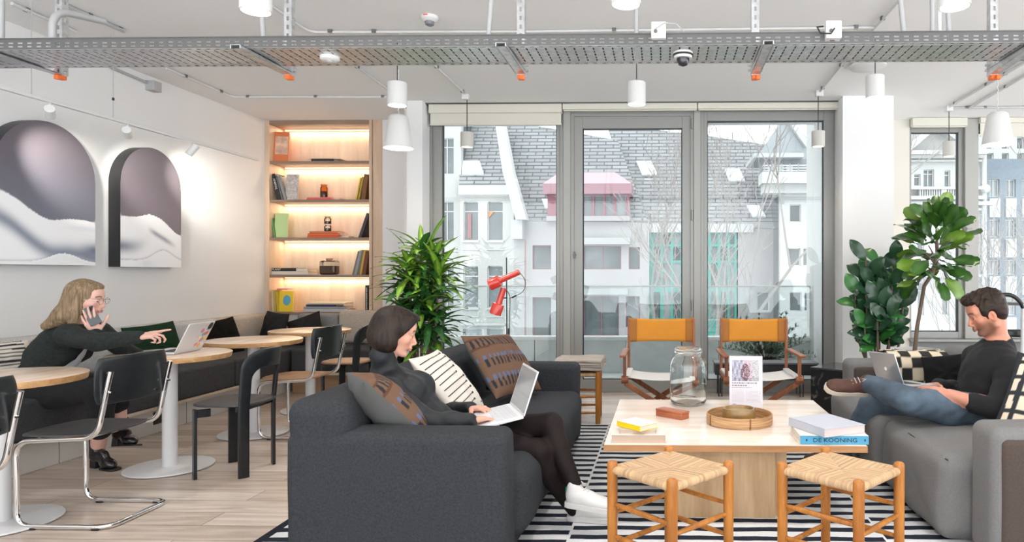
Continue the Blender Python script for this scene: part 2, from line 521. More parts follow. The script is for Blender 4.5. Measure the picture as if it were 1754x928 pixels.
def floor_material():
    m, nt, b = newmat('oak_plank_floor'); N = nt.nodes; L = nt.links
    tc = N.new('ShaderNodeTexCoord')
    br = N.new('ShaderNodeTexBrick'); br.offset = 0.37; br.squash = 1.0
    br.inputs['Scale'].default_value = 1.0; br.inputs['Brick Width'].default_value = 1.7; br.inputs['Row Height'].default_value = 0.185
    br.inputs['Mortar Size'].default_value = 0.0022; br.inputs['Mortar Smooth'].default_value = 0.2; br.inputs['Bias'].default_value = 0.0
    br.inputs['Color1'].default_value = (*srgb(190, 172, 157), 1); br.inputs['Color2'].default_value = (*srgb(224, 211, 199), 1); br.inputs['Mortar'].default_value = (*srgb(120, 102, 88), 1)
    mp = N.new('ShaderNodeMapping'); mp.inputs['Scale'].default_value = (0.9, 9, 1)
    n = N.new('ShaderNodeTexNoise'); n.inputs['Scale'].default_value = 2.2; n.inputs['Detail'].default_value = 9; n.inputs['Distortion'].default_value = 0.7
    cr = N.new('ShaderNodeValToRGB'); cr.color_ramp.elements[0].position = 0.32; cr.color_ramp.elements[1].position = 0.66
    cr.color_ramp.elements[0].color = (0.62, 0.57, 0.53, 1); cr.color_ramp.elements[1].color = (1.04, 1.03, 1.02, 1)
    # knots
    n3 = N.new('ShaderNodeTexNoise'); n3.inputs['Scale'].default_value = 1.0; n3.inputs['Detail'].default_value = 2
    mp3 = N.new('ShaderNodeMapping'); mp3.inputs['Scale'].default_value = (3.2, 9.0, 1)
    cr3 = N.new('ShaderNodeValToRGB'); cr3.color_ramp.elements[0].position = 0.70; cr3.color_ramp.elements[1].position = 0.76
    cr3.color_ramp.elements[0].color = (1, 1, 1, 1); cr3.color_ramp.elements[1].color = (0.5, 0.42, 0.36, 1)
    m1 = N.new('ShaderNodeMixRGB'); m1.blend_type = 'MULTIPLY'; m1.inputs[0].default_value = 0.75
    m2 = N.new('ShaderNodeMixRGB'); m2.blend_type = 'MULTIPLY'; m2.inputs[0].default_value = 0.7
    L.new(tc.outputs['Object'], br.inputs['Vector']); L.new(tc.outputs['Object'], mp.inputs[0]); L.new(mp.outputs[0], n.inputs['Vector'])
    L.new(tc.outputs['Object'], mp3.inputs[0]); L.new(mp3.outputs[0], n3.inputs['Vector']); L.new(n3.outputs['Fac'], cr3.inputs[0])
    L.new(n.outputs['Fac'], cr.inputs[0]); L.new(br.outputs['Color'], m1.inputs[1]); L.new(cr.outputs[0], m1.inputs[2])
    L.new(m1.outputs[0], m2.inputs[1]); L.new(cr3.outputs[0], m2.inputs[2]); L.new(m2.outputs[0], b.inputs['Base Color'])
    b.inputs['Roughness'].default_value = 0.33
    bp = N.new('ShaderNodeBump'); bp.inputs['Strength'].default_value = 0.12; bp.inputs['Distance'].default_value = 0.003
    L.new(n.outputs['Fac'], bp.inputs['Height']); L.new(bp.outputs[0], b.inputs['Normal'])
    return m
M_FLOOR = floor_material()

# ================================================================ shell
YB = 7.83                       # plane of the bookcase wall
XL = -4.706                     # left wall
struct(MB().bx(XL-0.2, 6.0, -1.4, 8.2, -0.25, 0.0), 'floor', M_FLOOR)
struct(MB().bx(XL-0.2, 6.0, -1.4, 8.2, CZ, CZ+0.35), 'ceiling', W_CEIL)
struct(MB().bx(XL-0.2, XL, -1.4, 8.2, 0, CZ), 'wall_left', W_WALL)
bxL, bxR = PYp(445, 300, YB).x, PYp(655, 300, YB).x
pL0, pL1 = PYp(697, 300, 6.97).x, PYp(723.5, 300, 6.97).x
mb = MB(); mb.bx(XL, bxR, YB+0.03, YB+0.36, 0, 0.795); mb.bx(bxR, -2.76, YB, YB+0.17, 0, CZ); mb.bx(-2.84, -2.67, 7.3, YB+0.17, 0, CZ); mb.bx(XL, bxR, YB+0.335, YB+0.4, 0.7, CZ)
struct(mb, 'wall_back', W_WALL)
wL, wR = PYp(736, 300, 7.2).x, PYp(1434, 300, 7.2).x
mb = MB(); mb.bx(pL0, pL1, 6.97, 7.45, 0, CZ); mb.bx(pL1, wL, 7.19, 7.5, 0, CZ)
struct(mb, 'trim_1', W_WALL)                                     # left column
pR0, pR1 = PYp(1443.5, 300, 6.88).x, PYp(1531, 300, 6.88).x
mb = MB(); mb.bx(pR0, pR1, 6.88, 8.19, 0, CZ); mb.bx(wR, pR0, 7.19, 7.5, 0, CZ)
struct(mb, 'trim_2', W_WALL)                                     # right column
YR = 7.93
j0, j1 = PYp(1531, 300, YR).x, PYp(1558, 300, YR).x
struct(MB().bx(pR1-0.02, j1, YR, YR+0.25, 0, CZ), 'wall_right', W_WARM)

# ---- window wall
def wx(px, Y=7.2): return PYp(px, 400, Y).x
def wz(py, Y=7.2): return PYp(1109, py, Y).z
def rect_frame(mb, x0, x1, z0, z1, ix0, ix1, iz0, iz1, y0, y1):
    mb.bx(x0, ix0, y0, y1, z0, z1); mb.bx(ix1, x1, y0, y1, z0, z1)
    mb.bx(ix0, ix1, y0, y1, z0, iz0); mb.bx(ix0, ix1, y0, y1, iz1, z1)
def window(name, X0, X1, Z0, Z1, g, Y, depth=0.09, m=M_FRAME, steps=True):
    """outer rectangle, g = glass rectangle (x0,x1,z0,z1)"""
    mb = MB(); rect_frame(mb, X0, X1, Z0, Z1, g[0], g[1], g[2], g[3], Y, Y+depth)
    if steps:   # raised outer rebate
        e = 0.035
        rect_frame(mb, X0, X1, Z0, Z1, X0+e, X1-e, Z0+e, Z1-e, Y-0.018, Y)
    f = struct(mb, name, m, bevel=0.003, smooth=30)
    mb = MB(); e = 0.009
    rect_frame(mb, g[0]-0.001, g[1]+0.001, g[2]-0.001, g[3]+0.001, g[0]+e, g[1]-e, g[2]+e, g[3]-e, Y+0.03, Y+0.05)
    mb.build('gasket', M_GASK, f, smooth=0)
    MB().bx(g[0], g[1], Y+0.045, Y+0.051, g[2], g[3]).build('pane', M_PANE, f, smooth=0)
    return f
ZH = 3.068
w1 = window('window_1', wx(736), wx(965), 0, ZH, (wx(757), wx(953), 0.13, 2.93), 7.20)
struct(MB().bx(wx(965), wx(978), 7.17, 7.33, 0, ZH), 'trim_3', M_FRAME2, bevel=0.004)
door = window('door_1', wx(978), wx(1188), 0, 2.99, (wx(998), wx(1168.5), 0.13, 2.83), 7.20)
struct(MB().bx(wx(978), wx(1188), 7.2, 7.3, 2.99, ZH), 'trim_4', M_FRAME2)
struct(MB().bx(wx(1188), wx(1200), 7.17, 7.33, 0, ZH), 'trim_5', M_FRAME2, bevel=0.004)
w2 = window('window_2', wx(1200), wx(1434), 0, ZH, (wx(1211.5), wx(1411), 0.13, 2.905), 7.20)
mb = MB(); 
for py in (213, 369, 523, 640): mb.cyl((wx(1185.5), 7.172, wz(py+9)), (wx(1185.5), 7.172, wz(py-9)), 0.012, n=12)
mb.build('hinge', M_FRAME, door)
mb = MB(); mb.cyl((wx(984), 7.2, wz(437)), (wx(984), 7.165, wz(437)), 0.016, n=14); mb.box((wx(984), 7.168, wz(437)), (0.02, 0.01, 0.075))
mb.build('lock', M_CLIP, door)
# thin dark line of the blind track under the ceiling
struct(MB().bx(wx(736), wx(1434), 7.06, 7.2, ZH, CZ), 'trim_6', mat('dark_track', (0.10, 0.10, 0.09), 0.5))

def blind(x0, x1, Y, ztop, zc, zbot, label, m=M_BLIND):
    t = thing('roller_blind', label, 'blind', ((x0+x1)/2, Y, ztop), group='cream roller blinds above the windows')
    MB().bx(x0, x1, Y-0.03, Y+0.05, zc, ztop).build('cassette', m, t, world=True, bevel=0.004)
    if zbot < zc-0.01:
        MB().bx(x0+0.01, x1-0.01, Y+0.002, Y+0.008, zbot, zc).build('fabric', m, t, world=True)
    MB().bx(x0+0.005, x1-0.005, Y-0.006, Y+0.014, min(zbot, zc)-0.012, min(zbot, zc)+0.006).build('bottom_bar', m, t, world=True, bevel=0.003)
blind(wx(741), wx(965), 7.10, ZH, 2.975, 2.86, 'cream roller blind pulled a little down over the left fixed window')
blind(wx(966.5), wx(1193), 7.10, ZH, 3.005, 3.005, 'cream roller blind fully rolled up above the glazed balcony door')
blind(wx(1194.5), wx(1434), 7.10, ZH, 3.005, 3.005, 'cream roller blind rolled up over the right fixed window beside the white column')

# ---- windows right of the column (further back)
ZHR = wz(207, YR); zg1 = wz(229, YR); zg0 = wz(567, YR); zs = wz(578, YR)
f3 = window('window_3', wx(1558, YR), wx(1650, YR), zs, ZHR, (wx(1561, YR), wx(1642, YR), zg0, zg1), YR, steps=False)
struct(MB().bx(wx(1650, YR), wx(1673, YR), YR-0.05, YR+0.15, zs, ZHR), 'trim_7', M_FRAME2, bevel=0.004)
f4 = window('window_4', wx(1673, YR), wx(1990, YR), zs, ZHR, (wx(1676, YR), wx(1960, YR), zg0, zg1), YR, steps=False)
mb = MB(); mb.box((wx(1652, YR), YR-0.07, wz(397, YR)), (0.025, 0.03, 0.10)); mb.box((wx(1655, YR), YR-0.09, wz(393, YR)), (0.06, 0.015, 0.02))
mb.build('handle', M_FRAME, f3, bevel=0.003)
blind(wx(1558, YR), wx(1651, YR), YR-0.07, ZHR, wz(221, YR), wz(221, YR), 'short cream roller blind above the narrow window behind the fiddle leaf fig')
blind(wx(1673, YR), wx(1990, YR), YR-0.07, ZHR, wz(216, YR), wz(237, YR), 'wide cream roller blind above the far right window')
struct(MB().bx(wx(1531, YR), 6.0, YR-0.02, YR+0.25, ZHR, CZ), 'trim_8', W_CEIL)
mb = MB(); mb.bx(wx(1558, YR), 6.0, YR-0.02, YR+0.25, 0, zs-0.03)
struct(mb, 'trim_9', mat('grey_sill_panel', (0.22, 0.225, 0.23), 0.5))
struct(MB().bx(wx(1556, YR), 6.0, YR-0.14, YR+0.02, zs-0.03, zs), 'trim_10', M_FRAME, bevel=0.004)

# ================================================================ balcony
M_CONC = mat('balcony_concrete', (0.66, 0.69, 0.68), 0.8, var=0.10, vscale=3, bump=0.1, bscale=15)
M_COPE = mat('parapet_coping', (0.78, 0.79, 0.78), 0.6)
YP = 9.0
px0, pxr = -4.2, PYp(1391, 500, YP).x
zp = PYp(1109, 577, YP).z
struct(MB().bx(px0, pxr+0.4, 7.3, YP+0.2, -0.3, -0.06), 'floor_balcony', M_CONC)
par = thing('balcony_parapet', 'grey concrete balcony parapet with pale coping beyond the glazed door', 'parapet', (0, YP, -0.06))
mb = MB()
for i in range(5):
    a = px0+(pxr-px0)*i/5; mb.bx(a, a+(pxr-px0)/5-0.012, YP, YP+0.15, -0.06, zp-0.04)
mb.build('wall', M_CONC, par, world=True)
MB().bx(px0, pxr, YP-0.03, YP+0.2, zp-0.045, zp).build('coping', M_COPE, par, world=True, bevel=0.005)
zr = PYp(1109, 489.5, YP).z
bal = thing('glass_balustrade', 'clear glass balustrade with pale top rail standing on the balcony parapet', 'balustrade', (0, YP+0.05, zp))
for i in range(3):
    a = px0+(pxr-px0)*i/3
    MB().bx(a+0.01, a+(pxr-px0)/3-0.01, YP+0.05, YP+0.062, zp, zr-0.01).build('glass_panel', M_RAILG, bal, world=True, smooth=0)
MB().bx(px0, pxr, YP+0.035, YP+0.075, zr-0.018, zr+0.004).build('top_rail', M_COPE, bal, world=True, bevel=0.003)
fin = solo(MB().bx(pxr-0.02, pxr+0.25, 7.5, YP+0.25, -0.3, 4.2), 'balcony_side_wall', mat('pale_render', (0.62, 0.62, 0.60), 0.85, var=0.05, vscale=2), 'tall pale rendered side wall closing the right end of the balcony', 'wall')
# the storeys of our own building above and below: they shade the street like the real house does
struct(MB().bx(XL-8, 12, -2.6, 8.45, CZ+0.36, CZ+12), 'trim_11', W_WALL)
struct(MB().bx(XL-8, 12, -2.6, 8.1, -9.8, -0.26), 'trim_12', W_WALL)

# ================================================================ built-in bookcase
bc = thing('bookcase', 'built-in pale birch bookcase with five warmly lit compartments at the far left', 'bookcase', (0.5*(bxL+bxR), YB, 0.8))
ix0, ix1 = PYp(461, 300, YB).x, PYp(632, 300, YB).x
bz = lambda py: PYp(545, py, YB).z
bzt, bzb = bz(204), 0.80
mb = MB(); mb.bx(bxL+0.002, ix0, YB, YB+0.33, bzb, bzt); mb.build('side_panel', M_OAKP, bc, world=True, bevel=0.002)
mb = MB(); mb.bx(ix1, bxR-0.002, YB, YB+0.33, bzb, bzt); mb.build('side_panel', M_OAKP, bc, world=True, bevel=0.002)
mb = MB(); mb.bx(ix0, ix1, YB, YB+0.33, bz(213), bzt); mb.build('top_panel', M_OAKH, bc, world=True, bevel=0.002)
MB().bx(ix0, ix1, YB+0.315, YB+0.33, bzb, bzt).build('back_panel', woodmat('light_birch_back', srgb(226, 204, 180), srgb(240, 222, 202), 'z', 3, 0.6, 0.02), bc, world=True)
SHY = [275.5, 341.5, 406.5, 470.5, 534.5]
for py in SHY:
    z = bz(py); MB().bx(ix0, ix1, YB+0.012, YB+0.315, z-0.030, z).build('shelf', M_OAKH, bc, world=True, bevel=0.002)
mb = MB(); mb.bx(PYp(637, 300, YB).x, PYp(639, 300, YB).x, YB-0.004, YB+0.01, bzb, bzt); mb.build('joint_strip', M_OAKH, bc, world=True)
M_LED = mat('warm_led_strip', (1, 0.9, 0.7), 0.5, emit=(1.0, 0.74, 0.48), estr=1.0)
tops = [bz(213)] + [bz(py)-0.030 for py in SHY[:-1]]
for z in tops:
    MB().bx(ix0+0.02, ix1-0.02, YB+0.295, YB+0.312, z-0.010, z-0.001).build('led_strip', M_LED, bc, world=True)
    ld = bpy.data.lights.new('led_light', 'AREA'); ld.shape = 'RECTANGLE'; ld.size = (ix1-ix0)-0.06; ld.size_y = 0.02; ld.energy = 1.9; ld.color = (1.0, 0.75, 0.52)
    lo = bpy.data.objects.new('led_light', ld); COL.objects.link(lo); lo.location = ((ix0+ix1)/2, YB+0.275, z-0.012); lo.rotation_euler = (R(-14), 0, 0)

# ================================================================ ceiling services
def drop_prop(o): return o
# cable tray with real slots
trY0, trY1, trZ = 3.44, 3.75, 2.44
trX0, trX1 = -4.69, 3.6
tray = thing('cable_tray', 'long perforated galvanised cable tray hung across the room under the ceiling', 'cable tray', (0, (trY0+trY1)/2, trZ))
def slotted(mb, us, vs, hole, fn):
    vm = {}
    def v(i, j):
        if (i, j) not in vm: vm[(i, j)] = mb.bm.verts.new(fn(us[i], vs[j]))
        return vm[(i, j)]
    for i in range(len(us)-1):
        for j in range(len(vs)-1):
            if hole(i, j): continue
            mb.bm.faces.new((v(i, j), v(i+1, j), v(i+1, j+1), v(i, j+1)))
us = []; x = trX0
while x < trX1: us += [x, x+0.012, x+0.038]; x += 0.05
vs = [0, 0.009, 0.017, 0.027, 0.035, 0.044, 0.055]
for Y, nm in ((trY0, 'side_rail'), (trY1, 'side_rail')):
    mb = MB(); slotted(mb, us, vs, lambda i, j: i % 3 == 1 and j in (1, 3) , lambda a, b: (a, Y, trZ+0.002+b*1.0))
    mb.bx(trX0, trX1, Y-0.004, Y+0.008, trZ+0.055, trZ+0.059)
    mb.build(nm, M_RAIL, tray, world=True, solid=0.0015, fixn=False, smooth=0)
us = []; x = trX0
while x < trX1: us += [x, x+0.021, x+0.029]; x += 0.05
vs = [0, 0.012, 0.024]; y = 0.045
while y < 0.26: vs += [y, y+0.036]; y += 0.046
vs += [0.284, 0.298, trY1-trY0]
nv = len(vs)
def bhole(i, j):
    if j == 1 or j == nv-3: return i % 3 == 0
    return i % 3 == 1 and 3 <= j <= nv-5 and (j-3) % 2 == 0
mb = MB(); slotted(mb, us, vs, bhole, lambda a, b: (a, trY0+b, trZ + (0.003 if 0.03 < b < 0.27 else 0)))
mb.build('tray_floor', M_GALV, tray, world=True, solid=0.0012, fixn=False, smooth=0)

for k in range(9):
    yk = trY0+0.045+0.027*k; rr_ = 0.0105+0.002*((k*7) % 3)
    mb = MB(); mb.tube([(trX0+0.02+(trX1-trX0-0.04)*i/24, yk+0.003*math.sin(i*1.7+k), trZ+0.005+rr_) for i in range(25)], rr_, 8)
    solo(mb, 'power_cable', M_BLACKP if k % 3 else M_CLIP, 'dark power cable lying along the inside of the cable tray', 'cable', 'dark cables lying in the tray')
YU = 3.86
def strut(px, label):
    xc = PYp(px, 100, YU).x
    t = thing('tray_hanger', label, 'hanger', (xc, YU, CZ), group='steel hangers carrying the cable tray')
    zb = PYp(px, 128, YU).z
    mb = MB(); w = 0.042
    # slotted channel
    us = [0]; z = 0.0; L_ = CZ-zb
    vs2 = [0]
    while z < L_-0.05: vs2 += [z+0.015, z+0.040]; z += 0.05
    vs2 += [L_]
    for sx, dx, dy in ((xc-w/2, 1, 0),):
        slotted(mb, [0, 0.014, 0.028, w], vs2, lambda i, j: i == 1 and j % 2 == 1, lambda a, b: (sx+a, YU, zb+b))
    slotted(mb, [0, 0.014, 0.028, w], vs2, lambda i, j: i == 1 and j % 2 == 1, lambda a, b: (xc+w/2, YU+a, zb+b))
    slotted(mb, [0, w], [0, L_], lambda i, j: False, lambda a, b: (xc-w/2, YU+a, zb+b))
    mb.build('upright', M_GALV, t, world=True, solid=0.003, fixn=False, smooth=0)
    mb = MB()
    # cantilever arm under the tray, deeper at the wall end
    Ya = trY0-0.06
    pts = [(YU, zb+0.002), (YU, trZ-0.003), (Ya, trZ-0.003), (Ya, trZ-0.022)]
    mb.prism(pts, xc-w/2-0.006, xc-w/2-0.001, lambda a, b, c: (c, a, b))
    mb.prism(pts, xc+w/2+0.001, xc+w/2+0.006, lambda a, b, c: (c, a, b))
    mb.box((xc, (YU+Ya)/2, trZ-0.004), (w+0.012, YU-Ya, 0.003))
    q = [(xc-w/2-0.006, YU, zb+0.002), (xc+w/2+0.006, YU, zb+0.002), (xc+w/2+0.006, Ya, trZ-0.022), (xc-w/2-0.006, Ya, trZ-0.022)]
    mb.poly(q)
    mb.build('arm', M_GALV, t, world=True, smooth=0)
    mb = MB()
    for k in range(2): mb.cyl((xc-w/2-0.02+0*k, YU+0.02, zb+0.03+0.03*k), (xc+w/2+0.02, YU+0.02, zb+0.03+0.03*k), 0.008, n=6)
    mb.build('bolt', M_GALV, t, world=True)
    mb = MB(); mb.box((xc, YU+0.015, zb-0.012), (w-0.004, 0.045, 0.024)); mb.box((xc+0.012, YU-0.02, zb-0.02), (0.024, 0.024, 0.026))
    mb.build('end_cap', M_ORANGE, t, world=True, bevel=0.003, label='orange plastic end cap')
for px, lb in ((100, 'slotted steel hanger at the far left end of the tray, behind a bent grey pipe'), (493, 'slotted steel tray hanger with orange cap in front of the bookcase corner'), (892, 'steel tray hanger with orange cap above the left window'),
               (1294, 'steel tray hanger with orange cap above the right window'), (1703, 'steel tray hanger with orange cap at the far right of the tray')):
    strut(px, lb)

def conduit(pts, r, m, label, clips=()):
    t = thing('conduit', label, 'pipe', pts[0], group='surface conduits on the ceiling')
    MB().tube(fillet(pts, 0.08), r, 10).build('pipe', m, t, world=True)
    for c in clips:
        MB().box((c[0], c[1], CZ-0.012), (0.03, 0.03, 0.024)).build('clip', M_CLIP, t, world=True)
zc = CZ-0.016
def cp(*ps): return [PZ(x, y, zc) for x, y in ps]
conduit(cp((796, 160), (747, 114), (684, 56)), 0.011, M_PIPEW, 'white conduit running to the small pendant over the left window', [PZ(792, 157, zc), PZ(748, 115, zc)])
conduit(cp((1405, 156), (1446, 106), (1541, 0)), 0.011, M_PIPEW, 'white conduit running to the small pendant over the right window', [PZ(1409, 151, zc), PZ(1441, 112, zc), PZ(1512, 32, zc)])
conduit(cp((465, 10), (530, 55), (900, 54), (1500, 47)), 0.010, M_PIPEW, 'long thin conduit crossing the ceiling just above the cable tray', [PZ(566, 54.6, zc), PZ(641, 54.4, zc), PZ(1052, 52.2, zc), PZ(1466, 47.4, zc)])
conduit(cp((600, 106), (663, 152)), 0.011, M_PIPEW, 'short conduit leading to the bell pendant near the bookcase', [PZ(612, 115, zc)])
conduit(cp((285, 117), (398, 166), (662, 166)), 0.012, M_PIPEW, 'conduit bending along the ceiling edge in front of the bookcase', [PZ(317, 131, zc), PZ(378, 157, zc), PZ(425, 166, zc), PZ(541, 166, zc), PZ(656, 166, zc)])
conduit(cp((100, 4), (212, 53)), 0.016, M_PIPE, 'grey double conduit at the top left corner of the ceiling', [PZ(153, 27, zc), PZ(205, 50, zc)])
conduit([PZ(20, 6, zc-0.0), PZ(130, 54, zc)], 0.012, M_PIPEW, 'thin conduit left of the bent grey pipe', [PZ(46, 18, zc)])
conduit(cp((1627, 182), (1754, 108), (1900, 22)), 0.013, M_PIPEW, 'upper diagonal conduit on the right leading to the small pendant', [PZ(1636, 177, zc), PZ(1690, 145, zc), PZ(1722, 127, zc)])
conduit(cp((1662, 184), (1754, 131), (1900, 46)), 0.013, M_PIPEW, 'lower diagonal conduit on the right above the bell pendant', [PZ(1723, 149, zc)])
conduit(cp((1632, 184.6), (1754, 183.5), (1900, 182.5)), 0.012, M_PIPE, 'straight conduit along the right window wall', [PZ(1655, 184.4, zc), PZ(1687, 184.2, zc)])
conduit([PXp(188, 114, XL+0.02), PXp(262, 146, XL+0.02)], 0.012, M_PIPE, 'short grey conduit on the left wall ending in a junction box')
# pipes dropping from the ceiling into the tray
def pipe(px, r, label, dx=0.0, Y=3.62, m=M_PIPE, bend=None):
    x = PYp(px, 30, Y).x
    pts = [(x+dx, Y, CZ), (x, Y, trZ+0.02)]
    if bend: pts = [(x+bend, Y+0.25, 2.77), (x+0.02, Y+0.01, 2.755), (x, Y, trZ+0.02)]
    mb = MB().tube(fillet(pts, 0.09), r, 14)
    solo(mb, 'drop_pipe', m, label, 'pipe', 'grey pipes dropping into the cable tray')
pipe(2, 0.016, 'straight grey pipe at the left edge of the photo')
pipe(453, 0.013, 'grey pipe below the leftmost round ceiling lamp', dx=-0.04)
pipe(834, 0.013, 'slightly slanted grey pipe left of the central hanger', dx=0.05)
pipe(1090, 0.012, 'grey pipe under the central round ceiling lamp')
pipe(1551, 0.014, 'slanted grey pipe right of the ceiling speaker', dx=-0.06)
pipe(1597, 0.013, 'left one of two close vertical grey pipes on the right')
pipe(1609, 0.011, 'thin right one of two close vertical grey pipes', m=M_PIPEW)
pipe(1627, 0.012, 'grey pipe below the rightmost round ceiling lamp', dx=-0.03)
pts = [PYp(90, 62, 3.62), PYp(90, 12, 3.62), PYp(110, 10, 4.0), PYp(215, 53, 5.0)]
pts = [(pts[0].x, 3.62, trZ+0.02), (pts[0].x, 3.62, 2.72), (pts[0].x+0.05, 3.9, 2.76)]
solo(MB().tube(fillet(pts, 0.1, 10), 0.019, 14), 'bent_pipe', M_PIPE, 'thick grey pipe bending over beside the leftmost tray hanger', 'pipe')

# junction boxes and sensors
def jbox(c, s, label, m=M_WPLAS, holes=True, cat='junction box', name='junction_box'):
    t = thing(name, label, cat, c, group=None)
    MB().box(c, s).build('housing', m, t, world=True, bevel=0.004)
    if holes: MB().cyl((c[0]-s[0]*0.2, c[1]-s[1]/2, c[2]-s[2]*0.1), (c[0]-s[0]*0.2, c[1]-s[1]/2-0.008, c[2]-s[2]*0.1), 0.009, n=12).build('grommet', M_CLIP, t, world=True)
    return t
pa = PYp(1128, 53, trY0-0.02); tb = jbox((pa.x, trY0-0.022, pa.z), (0.075, 0.035, 0.085), 'white junction box clipped to the tray rail near its middle')
MB().tube([pa+Vector((-0.02, -0.02, 0)), pa+Vector((0.03, -0.03, 0.03)), pa+Vector((0.09, 0, 0.035)), pa+Vector((0.13, 0.01, 0.0))], 0.003, 6).build('cable', M_PIPE, tb, world=True)
pa = PYp(1427, 52, trY0-0.02); tb = jbox((pa.x, trY0-0.022, pa.z), (0.08, 0.035, 0.088), 'white junction box with a black cable loop on the tray rail, right part')
MB().tube([pa+Vector((0.0, -0.03, 0)), pa+Vector((-0.02, -0.04, -0.03)), pa+Vector((-0.07, -0.03, -0.025)), pa+Vector((-0.085, -0.02, 0.01)), pa+Vector((-0.05, 0, 0.02))], 0.004, 8).build('cable', M_BLACKP, tb, world=True)
pa = PXp(264, 148, XL+0.045); jbox((XL+0.04, pa.y, pa.z), (0.08, 0.10, 0.09), 'small grey junction box on the left wall below the ceiling', M_PIPE, False)
for px, py, lb in ((798, 167, 'small white ceiling box carrying the left small pendant'), (1403, 161, 'small white ceiling box carrying the small pendant at the right window'), (1625, 187, 'small white ceiling box carrying the small pendant by the narrow window')):
    p = PZ(px, py, CZ-0.03); jbox((p.x, p.y, CZ-0.028), (0.07, 0.07, 0.055), lb, M_WPLAS, False)
p = PZ(736, 28, CZ)
t = thing('smoke_detector', 'white smoke detector with red rim mark on the ceiling above the tray', 'smoke detector', (p.x, p.y, CZ))
MB().lathe([(0, 0), (0.058, 0), (0.058, -0.02), (0.045, -0.035), (0.03, -0.04), (0, -0.04)], p, 28).build('base', M_WPLAS, t, world=True)
MB().lathe([(0.0, -0.038), (0.034, -0.038), (0.03, -0.06), (0.015, -0.068), (0, -0.068)], p, 24).build('chamber', mat('sensor_grey', (0.2, 0.21, 0.22), 0.5), t, world=True)
MB().box(p+Vector((-0.01, -0.057, -0.008)), (0.03, 0.004, 0.008)).build('red_mark', mat('red_mark', (0.7, 0.05, 0.05), 0.5), t, world=True)
p = PYp(565, 93, 3.6)
t = thing('motion_sensor', 'white round sensor under the cable tray in front of the bookcase', 'sensor', (p.x, 3.6, p.z))
MB().lathe([(0, 0.012), (0.05, 0.012), (0.05, -0.028), (0.042, -0.035), (0, -0.036)], p, 28).build('housing', M_WPLAS, t, world=True)
MB().ell(p+Vector((0, 0, -0.036)), (0.02, 0.02, 0.012)).build('lens', mat('sensor_lens', (0.4, 0.4, 0.4), 0.3), t, world=True)
MB().bx(p.x-0.004, p.x+0.004, 3.596, 3.604, p.z+0.01, trZ).build('bracket', M_GALV, t, world=True)
p = PYp(1170, 86, 3.58)
t = thing('dome_camera', 'white dome security camera with dark glass fixed under the cable tray', 'security camera', (p.x, 3.58, trZ))
zt = trZ-0.002-p.z
MB().lathe([(0, zt), (0.052, zt), (0.054, -0.01), (0.048, -0.045), (0, -0.045)], p, 32).build('housing', M_WPLAS, t, world=True)
MB().lathe([(0.0515, zt-0.004), (0.0545, zt-0.004), (0.0545, zt-0.014), (0.0515, zt-0.014)], p, 32, closed=True).build('gap_ring', M_BLACKP, t, world=True)
MB().lathe([(0.034, -0.044), (0.033, -0.06), (0.024, -0.078), (0, -0.088)], p, 28).build('dome', mat('smoked_dome', (0.02, 0.02, 0.03), 0.05), t, world=True)
p = PZ(1486, 108, CZ)
t = thing('ceiling_speaker', 'flat round white ceiling speaker beside the white column lamp', 'speaker', (p.x, p.y, CZ))
MB().lathe([(0, 0), (0.13, 0), (0.155, -0.02), (0.155, -0.035), (0.14, -0.045), (0, -0.05)], p, 40).build('body', M_WPLAS, t, world=True)

# ================================================================ lamps
def light(kind, name, loc, energy, color=(1, 0.96, 0.91), **kw):
    l = bpy.data.lights.new(name, kind); l.energy = energy; l.color = color
    for k, v in kw.items(): setattr(l, k, v)
    o = bpy.data.objects.new(name, l); COL.objects.link(o); o.location = loc
    return o
def downlight(px, py, Y, label, r=0.068):
    p = PYp(px, py, Y); zb = p.z; hgt = 0.165*r/0.068
    t = thing('cylinder_lamp', label, 'ceiling lamp', (p.x, Y, zb), group='white cylinder lamps hung from the ceiling')
    mb = MB().lathe([(0.0, hgt), (r-0.004, hgt), (r, hgt-0.004), (r, 0), (r-0.006, 0), (r-0.006, 0.012)], (p.x, Y, zb), 36)
    mb.build('shade', M_WPLAS, t, world=True)
    MB().lathe([(0, 0.006), (r-0.006, 0.006)], (p.x, Y, zb), 36).build('diffuser', M_EMW, t, world=True)
    MB().cyl((p.x, Y, zb+hgt), (p.x, Y, CZ), 0.0035, n=8).build('cord', M_BLACKP, t, world=True)
    MB().cyl((p.x, Y, zb+hgt), (p.x, Y, zb+hgt+0.012), 0.01, n=10).build('cord_grip', M_BLACKP, t, world=True)
    light('SPOT', 'downlight_beam', (p.x, Y, zb-0.01), 34, spot_size=R(110), spot_blend=0.8, shadow_soft_size=0.06)
downlight(438, 20, 3.11, 'white cylinder lamp nearest the left wall, in front of the tray')
downlight(680.5, 181, 5.2, 'white cylinder lamp on black cord beside the bookcase', 0.074)
downlight(1072, 8, 3.03, 'white cylinder lamp in the middle foreground, cut by the top of the photo')
downlight(1090.5, 179, 5.2, 'white cylinder lamp on black cord above the balcony door', 0.071)
downlight(1635, 12, 3.06, 'white cylinder lamp in the right foreground, cut by the top of the photo')
downlight(1499, 168, 5.2, 'white cylinder lamp on black cord in front of the right column', 0.070)
